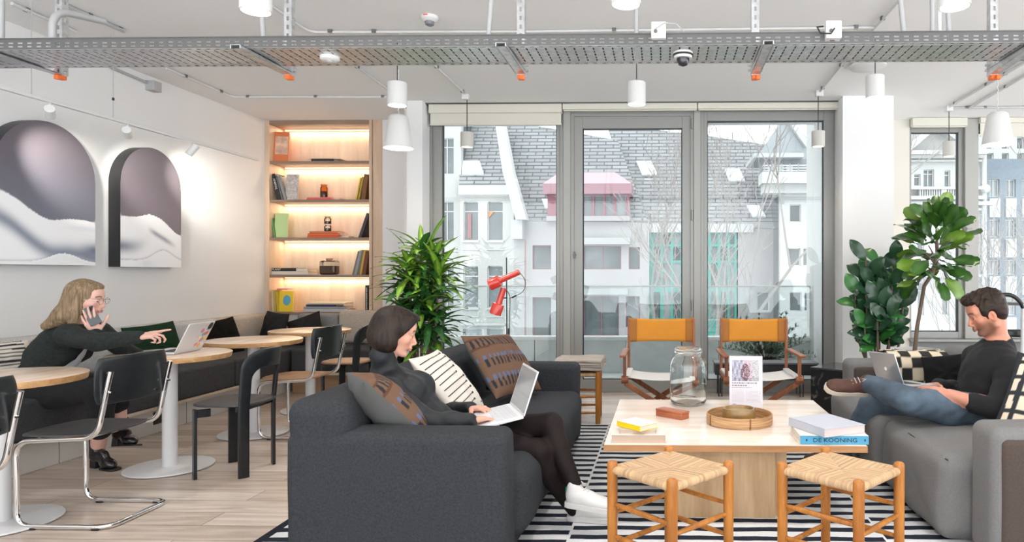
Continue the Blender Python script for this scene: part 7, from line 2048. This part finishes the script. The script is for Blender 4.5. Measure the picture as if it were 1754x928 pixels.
t, l, c, h, ld, inner, Ml, W = laptop('laptop', 'silver laptop covered with colourful stickers on the round table', (-3.13, 4.23, 0.758), (-3.16, 4.52, 0.758), (-1, 0.05, 0), (0.45, 0.0, 0.9), 0.20, 0.205, M_ALUW, M_KEY, emblem=True)
rnd = random.Random(5)
def sticker(u, v, r, colr, shape='c'):
    p_ = c+h*(u*W/2)+ld*(0.205*v+0.004)-inner*0.0038
    mb = MB()
    if shape == 'c': mb.cyl(p_, p_-inner*0.0008, r, n=18)
    else: mb.box(p_, (r*1.8, r*1.3, 0.001), rot=Ml @ rotm('Z', rnd.uniform(-30, 30)))
    mb.build('sticker', mat('sticker_%d_%d_%d' % tuple(int(x*99) for x in colr), colr, 0.4), l, world=True)
sticker(0.76, 0.84, 0.026, (0.02, 0.02, 0.02))
for (u, v, r, cc, s_) in ((0.42, 0.88, 0.014, (0.7, 0.5, 0.4), 'b'), (0.30, 0.70, 0.017, (0.75, 0.25, 0.30), 'c'), (0.72, 0.58, 0.020, (0.8, 0.15, 0.12), 'b'), (0.50, 0.55, 0.014, (0.15, 0.45, 0.55), 'c'), (0.80, 0.38, 0.018, (0.85, 0.6, 0.1), 'b'),
                          (0.55, 0.36, 0.020, (0.6, 0.2, 0.5), 'b'), (0.36, 0.42, 0.013, (0.9, 0.75, 0.2), 'c'), (0.30, 0.20, 0.018, (0.75, 0.3, 0.3), 'b'), (0.55, 0.16, 0.016, (0.9, 0.45, 0.1), 'c'), (0.78, 0.18, 0.014, (0.85, 0.85, 0.8), 'b'), (0.66, 0.76, 0.012, (0.2, 0.35, 0.7), 'c')):
    sticker(u, v, r, cc, s_)
solo(MB().box((0, 0, 0.004), (0.075, 0.15, 0.008)), 'phone', M_BLACKP, 'flat black phone lying on the laptop table in front of the pointing woman', 'phone', loc=(0, 0, 0), bevel=0.004).location = PZ(251, 604, 0.749)

# ================================================================ coffee table things
TZt = 0.42
jr = PZ(1179, 692, TZt); t = thing('glass_jar', 'large empty clear glass jar on the coffee table', 'jar', jr)
s_ = (1150/jr.y); rj = 31.5/s_
# real glass, wall thickness and refraction
mg = bpy.data.materials.new('clear_jar_glass'); mg.use_nodes = True; nt = mg.node_tree; b = nt.nodes['Principled BSDF']
b.inputs['Base Color'].default_value = (0.98, 1.0, 0.995, 1); b.inputs['Transmission Weight'].default_value = 1.0; b.inputs['Roughness'].default_value = 0.0; b.inputs['IOR'].default_value = 1.45
Hj = 0.37; nk = 0.72*rj
out = [(0, 0.0), (rj*0.80, 0.0), (rj*0.94, 0.012), (rj, 0.035), (rj, Hj*0.62), (rj*0.99, Hj*0.70), (rj*0.93, Hj*0.77), (rj*0.82, Hj*0.83), (nk*1.02, Hj*0.87), (nk, Hj*0.895), (nk*1.07, Hj*0.915), (nk*1.07, Hj*0.935), (nk, Hj*0.95), (nk*1.05, Hj*0.975), (nk*1.03, Hj)]
wth = 0.003
inn = [(nk-wth*0.6, Hj), (nk-wth, Hj*0.90), (rj*0.80, Hj*0.815), (rj*0.91, Hj*0.76), (rj-wth, Hj*0.69), (rj-wth, 0.04), (rj*0.90, 0.018), (rj*0.6, 0.012), (0, 0.016)]
MB().lathe(out+inn, jr, 56).build('jar_glass', mg, t, world=True, smooth=60)
# poster stand
ps = PYp(1278, 700, 4.12); t = thing('poster_stand', 'acrylic stand with a printed event flyer on the coffee table before the right director chair', 'sign', (ps.x, 4.12, TZt))
wv, hv = 0.205, 0.345; Mx = Matrix.Translation((ps.x, 4.12, TZt)) @ Matrix.Rotation(R(-3), 4, 'Z') @ Matrix.Rotation(R(-5), 4, 'X')
def on(mb): 
    for v in mb.bm.verts: v.co = Mx @ v.co
    return mb
on(MB().box((0, 0, hv/2), (wv, 0.004, hv))).build('acrylic', glassmat('acrylic_sheet', (0.95, 0.95, 0.96), 0.06), t, world=True)
pap = on(MB().box((0, -0.0035, hv/2), (wv-0.004, 0.001, hv-0.006))).build('flyer', mat('flyer_paper', (0.66, 0.62, 0.66), 0.6), t, world=True)
on(MB().box((0, 0.045, 0.004), (wv, 0.10, 0.004))).build('foot', MATS['acrylic_sheet'], t, world=True)
# the photograph printed on the flyer: fine mosaic of blurred figures
rnd = random.Random(12); bm = bmesh.new(); cols = []; nx, nz = 44, 36
for i in range(nx+1):
    for j in range(nz+1):
        u, v = i/nx, j/nz; p_ = Mx @ Vector(((u-0.5)*wv*0.80-0.003, -0.0046, hv*(0.55+0.37*v))); bm.verts.new(p_)
        base = mixc(srgb(120, 130, 158), srgb(206, 196, 206), 0.5+0.5*math.sin(u*40)*math.sin(v*9+u*6))
        if u > 0.45: base = mixc(base, srgb(214, 186, 190), 0.6)
        if u > 0.74: base = mixc(base, srgb(190, 194, 196), 0.7)
        d = math.hypot((u-0.50)/0.17, (v-0.42)/0.42)
        if d < 1 and rnd.random() < 0.75: base = mixc(srgb(60, 44, 48), srgb(128, 70, 84), rnd.random())
        elif rnd.random() < 0.30: base = mixc(base, srgb(60, 66, 84), rnd.random()*0.9)
        if v < 0.16: base = mixc(base, srgb(80, 84, 100), 0.5*rnd.random())
        cols.append(base)
bm.verts.ensure_lookup_table()
for i in range(nx):
    for j in range(nz): bm.faces.new([bm.verts[k] for k in (i*(nz+1)+j, (i+1)*(nz+1)+j, (i+1)*(nz+1)+j+1, i*(nz+1)+j+1)])
me = bpy.data.meshes.new('printed_photo'); bm.to_mesh(me); bm.free(); me.materials.append(colmat('printed_ink', 0.5)); setcol(me, np.array(cols)); link('printed_photo', me, pap, True)
mb = MB(); rnd = random.Random(3)
def textrow(z, x0, x1, h_):
    x = x0
    while x < x1:
        w_ = rnd.uniform(0.004, 0.016)*(h_/0.006)**0.5; mb.box(((x+w_/2), -0.0046, z), (min(w_, x1-x), 0.0005, h_)); x += w_+0.004
textrow(0.178, -0.085, 0.065, 0.0075); textrow(0.163, -0.085, 0.01, 0.0075); textrow(0.150, -0.085, 0.03, 0.003)
for k in range(9): textrow(0.128-0.008*k, -0.085, -0.012, 0.0016); textrow(0.128-0.008*k, 0.0, 0.085, 0.0016)
on(mb).build('print', mat('grey_print', (0.22, 0.21, 0.25), 0.7), pap, world=True)
on(MB().box((-0.072, -0.0046, 0.042), (0.022, 0.0005, 0.022))).build('stamp_mark', mat('mauve_print', (0.42, 0.36, 0.50), 0.7), pap, world=True)
# rattan tray and ceramic bowl
bk = Vector((0.432, 3.83, TZt)); t = thing('rattan_tray', 'round shallow cane tray on the coffee table, holding the brown bowl', 'tray', bk)
def cane():
    m, nt, b = newmat('split_cane'); N = nt.nodes; L = nt.links
    tc = N.new('ShaderNodeTexCoord'); mp = N.new('ShaderNodeMapping'); mp.inputs['Scale'].default_value = (1, 1, 34); n = N.new('ShaderNodeTexNoise'); n.inputs['Scale'].default_value = 5; n.inputs['Detail'].default_value = 5
    cr = N.new('ShaderNodeValToRGB'); e = cr.color_ramp.elements; e[0].position = 0.35; e[1].position = 0.65; e[0].color = (*srgb(150, 106, 66), 1); e[1].color = (*srgb(206, 168, 122), 1)
    L.new(tc.outputs['Object'], mp.inputs[0]); L.new(mp.outputs[0], n.inputs['Vector']); L.new(n.outputs['Fac'], cr.inputs[0]); L.new(cr.outputs[0], b.inputs['Base Color']); b.inputs['Roughness'].default_value = 0.5
    bp = N.new('ShaderNodeBump'); bp.inputs['Strength'].default_value = 0.6; bp.inputs['Distance'].default_value = 0.002; L.new(n.outputs['Fac'], bp.inputs['Height']); L.new(bp.outputs[0], b.inputs['Normal'])
    return m
M_CANE = cane(); rt = 0.186
MB().lathe([(rt-0.004, 0.003), (rt, 0.003), (rt+0.002, 0.03), (rt, 0.058), (rt-0.004, 0.060), (rt-0.007, 0.058), (rt-0.008, 0.006)], bk, 64, closed=True).build('rim', M_CANE, t, world=True)
MB().lathe([(0, 0.0), (rt-0.004, 0.0), (rt-0.004, 0.006), (0, 0.006)], bk, 64).build('bottom', M_CANE, t, world=True)
for a in (-78, 205, 35):
    MB().box(bk+Vector((math.cos(R(a))*(rt+0.002), math.sin(R(a))*(rt+0.002), 0.031)), (0.004, 0.006, 0.056), rot=rotm('Z', a)).build('binding', mat('dark_cane_binding', srgb(120, 76, 40), 0.6), t, world=True)
pb_ = PYp(1267, 714, 3.80); bw = Vector((0.432, 3.85, TZt+0.0065))
t = thing('ceramic_bowl', 'thick olive brown ceramic bowl standing in the cane tray', 'bowl', bw)
rb_ = 0.096
MB().lathe([(0, 0), (rb_*0.86, 0), (rb_*0.98, 0.014), (rb_, 0.045), (rb_*0.97, 0.066), (rb_*0.92, 0.076), (rb_*0.85, 0.076), (rb_*0.82, 0.066), (rb_*0.80, 0.055), (0, 0.045)], bw, 48).build('bowl', mat('olive_glaze', srgb(140, 108, 62), 0.35, var=0.25, vscale=18, coat=0.4), t, world=True)
MB().lathe([(0, 0.056), (rb_*0.81, 0.058)], bw, 40).build('glaze_inside', mat('grey_green_glaze', srgb(168, 152, 112), 0.3), t, world=True)
# wooden box
A, B_, C_ = PZ(1120, 712, TZt), PZ(1164, 720, TZt), PZ(1184, 717.5, TZt)
ang = math.atan2((B_-A).y, (B_-A).x); Lb = (B_-A).length; cen = (A+C_)/2
t = thing('wooden_box', 'small reddish wooden box on the coffee table in front of the glass jar', 'box', (cen.x, cen.y+0.012, TZt), ang)
MB().box((0, 0, 0.016), (Lb, 0.072, 0.032)).build('body', woodmat('red_brown_box', srgb(150, 78, 48), srgb(186, 112, 76), 'x', 9, 0.45), t, bevel=0.002)
MB().box((0, 0, 0.0385), (Lb+0.003, 0.075, 0.011)).build('lid', MATS['red_brown_box'], t, bevel=0.002)

# ---- books
M_PAGE = mat('book_pages', srgb(222, 210, 196), 0.9, bump=0.3, bscale=60, stretch=(1, 1, 30))
def book(label, M, w, d, th_, cover, group=None, cat='book', spine='x', ct=0.0025, pages=None):
    """book lying flat in its own frame: spine along the front edge (y = 0), width w in x, depth d in y, thickness th_ in z"""
    loc = M.to_translation(); t = bpy.data.objects.new('book', None); COL.objects.link(t); t.location = loc; tag(t, label, cat, group)
    T = Matrix.Translation(-loc) @ M
    def put(mb, nm, m, bev=0.0015, par=t):
        for v in mb.bm.verts: v.co = T @ v.co
        return mb.build(nm, m, par, bevel=bev)
    mb = MB(); mb.bx(0, w, 0, d, 0, ct); mb.bx(0, w, 0, d, th_-ct, th_)
    if spine == 'x': mb.bx(0, w, -0.0005, ct, 0, th_)
    elif spine == 'y': mb.bx(0, ct, 0, d, 0, th_)
    elif spine == 'r': mb.bx(w-ct, w, 0, d, 0, th_)
    elif spine == 'b': mb.bx(0, w, d-ct, d, 0, th_)
    put(mb, 'cover', cover, 0.001)
    e = 0.004
    mb = MB(); mb.bx(e if spine != 'y' else ct, w-(e if spine != 'r' else ct), (e if spine != 'x' else ct), d-e, ct, th_-ct); put(mb, 'page_block', pages or M_PAGE, 0)
    return t
cm = lambda n_, c_, r_=0.5: mat(n_, c_, r_)
TM = lambda x, y, z, a=0: Matrix.Translation((x, y, z)) @ Matrix.Rotation(R(a), 4, 'Z')
book('thick cream book lying at the bottom of the left stack on the coffee table', TM(-0.262, 3.345, TZt, 0.5), 0.272, 0.21, 0.044, cm('cream_cover', srgb(222, 212, 202)), spine='b', pages=mat('tan_pages', srgb(196, 172, 154), 0.9))
book('thin grey book in the middle of the left stack on the coffee table', TM(-0.222, 3.375, TZt+0.044, 0), 0.185, 0.15, 0.019, cm('stone_cover', srgb(190, 184, 174)), spine='b', pages=MATS['tan_pages'])
A, B_, C_ = PZ(1061, 730, TZt+0.063), PZ(1096, 739.5, TZt+0.063), PZ(1129, 733, TZt+0.063)
ang = math.degrees(math.atan2((C_-B_).y, (C_-B_).x))
yb = book('small book with yellow spine and white cover on top of the left stack', TM(B_.x, B_.y, TZt+0.0635, ang+3), (C_-B_).length, 0.175, 0.026, cm('yellow_cover', srgb(250, 206, 20)), spine='y')
mb = MB(); mb.bx(0.003, (C_-B_).length-0.001, 0.002, 0.174, 0.0262, 0.0272); 
T = Matrix.Rotation(R(ang+3), 4, 'Z')
for v in mb.bm.verts: v.co = T @ v.co
mb.build('white_front_board', cm('white_cover', srgb(240, 238, 232)), yb)
bl_ = book('large book with light blue spine at the bottom of the right stack', TM(0.680, 3.352, TZt, 0), 0.338, 0.26, 0.044, cm('pale_board', srgb(232, 226, 216)), spine='b')
o = MB().bx(0.0, 0.338, -0.002, 0.002, 0.001, 0.043).build('spine', cm('light_blue_spine', srgb(78, 156, 190)), bl_)
M_INK = cm('navy_ink', srgb(20, 44, 60))
text_part('DE KOONING', Matrix.Translation((0.172, -0.0026, 0.021)) @ Matrix.Rotation(R(90), 4, 'X'), 0.030, M_INK, o, world=False, xs=1.15)
MB().bx(0.028, 0.034, -0.0028, -0.0018, 0.016, 0.028).build('spine_mark', M_INK, o); MB().bx(0.316, 0.322, -0.0028, -0.0018, 0.016, 0.028).build('spine_mark', M_INK, o)
A, B_, C_ = PZ(1336.5, 730, TZt+0.045), PZ(1412, 749.5, TZt+0.045), PZ(1483, 741, TZt+0.045)
ang = math.degrees(math.atan2((C_-B_).y, (C_-B_).x))
gb = book('large pale grey hardback on top of the right stack', TM(B_.x, B_.y, TZt+0.0445, ang), (C_-B_).length, (A-B_).length, 0.042, cm('pale_grey_cloth', srgb(184, 186, 196), 0.7), spine='y', pages=mat('pinkish_pages', srgb(214, 198, 194), 0.9))

# ================================================================ bookcase contents
YS = YB+0.07
GB = 'books in the lit bookcase'
def shelf_z(i): return bz(SHY[i])
def upright(label, x0, i, th_, hgt, dep, lean, cover, yy=0.06, show='spine', pages=None, tilt_about='l'):
    """standing book; x0 = photo column of its foot, lean in degrees to the right (+) or left (-)"""
    x = PYp(x0, 300, YB+yy).x; z = shelf_z(i)
    M = Matrix.Translation((x, YB+yy, z+0.001)) @ Matrix.Rotation(R(lean), 4, 'Y') @ Matrix(((0, 0, 1, 0), (0, 1, 0, 0), (1, 0, 0, 0), (0, 0, 0, 1)))
    # local x -> up, z -> thickness to the right
    return book(label, M, hgt, dep, th_, cover, GB, spine='x'), M
def flat(label, x0, x1, i, z0, th_, cover, dep=0.2, yy=0.05, a=0, spine='x'):
    A = PYp(x0, 300, YB+yy).x; B = PYp(x1, 300, YB+yy).x
    M = Matrix.Translation((A, YB+yy, shelf_z(i)+0.001+z0)) @ Matrix.Rotation(R(a), 4, 'Z')
    return book(label, M, B-A, dep, th_, cover, GB, spine=spine), M
c = cm
px2m = 1150/YB
# shelf 1
def face_cover(label, x0, x1, y0, i, lean, yaw, cover, th_=0.03, ylow=0.10, back=0.03):
    """book standing with its front cover turned to the room"""
    A = PYp(x0, 300, YB+ylow).x; w_ = (x1-x0)/px2m; hgt = bz(y0)-shelf_z(i)
    M = Matrix.Translation((A, YB+ylow, shelf_z(i)+0.002)) @ Matrix.Rotation(R(yaw), 4, 'Z') @ Matrix.Rotation(R(90-lean), 4, 'X')
    return book(label, M, w_, hgt, th_, cover, GB, spine='y'), M, w_, hgt
ob, M, w_, h_ = face_cover('tall orange picture book leaning in the top left corner of the bookcase', 462, 494, 222, 0, 6, 12, c('orange_cover', srgb(226, 128, 78)), 0.035)
T = Matrix.Translation(-M.to_translation()) @ M
mb = MB(); mb.bx(w_*0.3, w_*0.95, h_*0.25, h_*0.85, 0.0352, 0.0358)
for v in mb.bm.verts: v.co = T @ v.co
mb.build('cover_image', mat('cover_image_tone', srgb(236, 190, 164), 0.5, var=0.35, vscale=12), ob)
flat('black book lying flat on the top shelf', 533, 572, 0, 0.0, 0.034, c('black_cover', (0.03, 0.025, 0.03)), 0.17); flat('white booklet under and behind the black book on the top shelf', 529, 582, 0, 0.034, 0.006, c('offwhite_cover', srgb(226, 216, 204)), 0.22, 0.07, 0)
# shelf 2
b2, M = upright('black book with white spine lettering ANIMAL, leaning on the second shelf', 474.5, 1, 0.045, 0.315, 0.2, -13, c('black_cover2', (0.02, 0.02, 0.02)))
T = Matrix.Translation(-M.to_translation()) @ M
text_part('ANIMAL', T @ Matrix(((-1, 0, 0, 0.19), (0, 0, -1, -0.0016), (0, 1, 0, 0.022), (0, 0, 0, 1))), 0.038, c('white_ink', (0.75, 0.74, 0.72)), b2, world=False)
upright('dark grey book leaning beside the black lettered one, second shelf', 482, 1, 0.022, 0.30, 0.2, -14, c('slate_cover', srgb(96, 98, 104)))
upright('mid grey book leaning third from the left on the second shelf', 486.5, 1, 0.03, 0.29, 0.2, -16, c('grey_cover', srgb(140, 140, 142)))
fb, M, w_, h_ = face_cover('grey and white patterned book with its cover showing on the second shelf', 490, 510, 296, 1, 8, 10, mat('patterned_cover', srgb(196, 190, 186), 0.6, var=0.3, vscale=40), 0.025)
flat('red spined book lying under the jar on the second shelf', 525, 568, 1, 0.0, 0.018, c('coral_cover', srgb(222, 96, 84))); flat('pink spined book lying on top of the red one under the jar', 526, 566, 1, 0.018, 0.014, c('pink_cover', srgb(224, 132, 124)), 0.18); flat('cream magazine lying behind the red book, second shelf', 560, 582, 1, 0, 0.03, c('cream_mag', srgb(232, 220, 204)), 0.16, 0.12)
upright('slim yellow book leaning right on the second shelf', 608.5, 1, 0.016, 0.27, 0.18, 12, c('mustard_cover', srgb(222, 186, 70))); upright('olive yellow book leaning right, second of three on the second shelf', 612.5, 1, 0.022, 0.28, 0.18, 11, c('olive_cover', srgb(176, 150, 60))); upright('thick brown book at the right end of the second shelf', 618, 1, 0.05, 0.31, 0.19, 8, c('brown_cover', srgb(124, 82, 44)))
def jar(label, px, i, z0, r, h_, cont, glass, lid=None, frac=0.6):
    x = PYp(px, 300, YB+0.1).x; z = shelf_z(i)+0.001+z0; t = thing('storage_jar', label, 'jar', (x, YB+0.12, z))
    MB().lathe([(0, 0), (r*0.95, 0), (r, 0.008), (r, h_*0.78), (r*0.8, h_*0.88), (r*0.8, h_)], (x, YB+0.12, z), 28).build('glass', glass, t, world=True)
    MB().lathe([(0, 0.004), (r*0.93, 0.004), (r*0.93, h_*frac), (0, h_*frac)], (x, YB+0.12, z), 24).build('contents', cont, t, world=True)
    if lid: MB().lathe([(0, h_*0.93), (r*0.86, h_*0.93), (r*0.86, h_*1.06), (0, h_*1.06)], (x, YB+0.12, z), 24).build('lid', lid, t, world=True)
GJ = glassmat('jar_glass_thin', (0.92, 0.92, 0.9), 0.06)
AMB = glassmat('amber_glass', (0.95, 0.45, 0.12), 0.06)
jar('small amber jar with dark filling standing on the red books', 553.5, 1, 0.032, 0.042, 0.15, mat('dark_filling', (0.06, 0.03, 0.02), 0.8), AMB, c('amber_lid', srgb(214, 130, 60)), 0.5)
# shelf 3
gb3, M, w_, h_ = face_cover('pale green book leaning at the left of the middle shelf', 471, 492, 364, 2, 7, 14, c('pale_green_cover', srgb(176, 202, 140)), 0.03)
upright('dark green book spine leaning at the left end of the middle shelf', 469, 2, 0.02, 0.29, 0.19, -10, c('green_cover', srgb(92, 140, 78)))
flat('orange book lying at the bottom of the middle shelf stack', 526, 580, 2, 0.0, 0.022, c('deep_orange_cover', srgb(226, 96, 44)), 0.2); flat('orange red book lying second in the middle shelf stack', 527, 582, 2, 0.024, 0.026, c('orange_red_cover', srgb(228, 108, 60)), 0.2); flat('brown topped book, uppermost in the middle shelf stack', 530, 578, 2, 0.052, 0.022, c('tan_cover', srgb(206, 120, 74)), 0.18); flat('white booklet peeping out right of the orange stack', 575, 597, 2, 0.0, 0.022, c('white_mag', srgb(232, 224, 214)), 0.15, 0.12)
jar('small clear jar with brown filling, lower one stacked on the orange books', 560, 2, 0.076, 0.040, 0.085, MATS['dark_filling'], GJ, None, 0.45)
jar('small clear jar with light lid, upper one stacked on the orange books', 560, 2, 0.165, 0.040, 0.085, MATS['dark_filling'], GJ, c('cork_lid', srgb(196, 160, 120)), 0.4)
upright('charcoal book leaning in the right corner of the middle shelf', 613.5, 2, 0.035, 0.31, 0.2, 19, c('charcoal_cover', (0.045, 0.045, 0.055))); 
# shelf 4
pbk, M = flat('black spined book lettered PLANT lying on the fourth shelf', 461.5, 507, 3, 0.042, 0.038, c('black_cover3', (0.018, 0.018, 0.018)), 0.22)
T = Matrix.Translation(-M.to_translation()) @ M
text_part('PLANT', T @ Matrix.Translation((0.085, -0.0016, 0.019)) @ Matrix.Rotation(R(90), 4, 'X'), 0.034, MATS['white_ink'], pbk, world=False, xs=1.05)
flat('white half of the book stack right of the lettered spine, fourth shelf', 507.5, 527, 3, 0.042, 0.03, c('white_cover4', srgb(232, 222, 208)), 0.22)
flat('white book with black marked spine lying at the bottom left of the fourth shelf', 461.5, 528, 3, 0.0, 0.040, c('white_cover5', srgb(226, 216, 202)), 0.22)
x = PYp(563, 300, YB+0.1).x; z = shelf_z(3)+0.001; t = thing('storage_jar', 'square glass jar half filled with brown grains on the fourth shelf', 'jar', (x, YB+0.12, z))
soft('glass', (x, YB+0.12, z+0.085), (0.20, 0.13, 0.17), 0.03, GJ, t); MB().box((x, YB+0.12, z+0.056), (0.185, 0.115, 0.10)).build('contents', mat('brown_grains', (0.13, 0.07, 0.04), 0.9, var=0.4, vscale=80), t, world=True, bevel=0.01); MB().lathe([(0.04, 0.165), (0.04, 0.195), (0, 0.195)], (x, YB+0.12, z), 20).build('lid', c('wood_lid', srgb(170, 130, 100)), t, world=True)
for k, (px, th_, hh_, cc, lb) in enumerate(((603, 0.022, 0.29, srgb(120, 122, 120), 'dark grey book leaning right, leftmost of five on the fourth shelf'), (606.5, 0.028, 0.30, srgb(160, 158, 150), 'light grey book leaning right, second of five on the fourth shelf'), (611, 0.028, 0.30, srgb(110, 116, 114), 'grey green book leaning right, middle of five on the fourth shelf'), (615.5, 0.024, 0.30, srgb(214, 168, 56), 'yellow book leaning right, fourth of five on the fourth shelf'), (619.5, 0.045, 0.285, srgb(110, 66, 40), 'dark brown book in the right corner of the fourth shelf'))):
    upright(lb, px, 3, th_, hh_, 0.2, 14-k*1.2, c('leaning_cover_%d' % k, cc))
# shelf 5
for k, (px, th_, hh_, cc, lb) in enumerate(((462, 0.024, 0.27, srgb(214, 196, 166), 'beige book standing at the left end of the bottom shelf'), (466, 0.024, 0.265, srgb(226, 206, 160), 'cream book standing second from the left on the bottom shelf'), (470, 0.022, 0.26, srgb(204, 176, 110), 'tan book standing third from the left on the bottom shelf'), (474, 0.03, 0.24, srgb(214, 190, 40), 'yellow green book spine beside the yellow book with blue oval'))):
    upright(lb, px, 4, th_, hh_, 0.19, -3, c('standing_cover_%d' % k, cc), yy=0.05)
yb5, M, w_, h_ = face_cover('bright yellow book with a light blue oval on its cover, bottom shelf', 479, 503, 499, 4, 4, 3, c('bright_yellow_cover', srgb(248, 212, 50)), 0.02, ylow=0.06)
T = Matrix.Translation(-M.to_translation()) @ M
mb = MB(); mb.prism([(w_*0.55+0.045*math.cos(R(a)), h_*0.55+0.062*math.sin(R(a))) for a in range(0, 360, 15)], 0.0203, 0.021)
for v in mb.bm.verts: v.co = T @ v.co
mb.build('blue_oval', c('oval_blue', srgb(96, 174, 206)), yb5)
flat('pink booklet lying on top of the standing books on the bottom shelf', 474, 492, 4, 0.262, 0.014, c('rose_cover', srgb(230, 120, 140)), 0.14, 0.06)
flat('wide pale book at the bottom of the stack on the bottom shelf', 519, 595, 4, 0.0, 0.034, c('pale_blue_cover', srgb(196, 200, 204)), 0.22); flat('grey book, second in the stack on the bottom shelf', 520, 592, 4, 0.036, 0.024, c('dove_cover', srgb(160, 160, 166)), 0.21); flat('navy book, third in the stack on the bottom shelf', 524, 576, 4, 0.062, 0.024, c('navy_cover', srgb(52, 58, 90)), 0.2); flat('cream book on top of the stack on the bottom shelf', 526, 592, 4, 0.088, 0.022, c('cream_cover6', srgb(222, 206, 184)), 0.19)
vb, M = upright('black book with white vertical lettering at the right end of the bottom shelf', 625.5, 4, 0.036, 0.315, 0.2, 0, c('black_cover7', (0.015, 0.015, 0.015)))
T = Matrix.Translation(-M.to_translation()) @ M
mb = MB(); rnd = random.Random(8); xx = 0.03
while xx < 0.28:
    w_ = rnd.uniform(0.005, 0.012); mb.bx(xx, xx+w_, -0.0016, -0.0008, 0.012, 0.012+rnd.uniform(0.008, 0.014)); xx += w_+0.004
for v in mb.bm.verts: v.co = T @ v.co
mb.build('spine_print', MATS['white_ink'], vb)
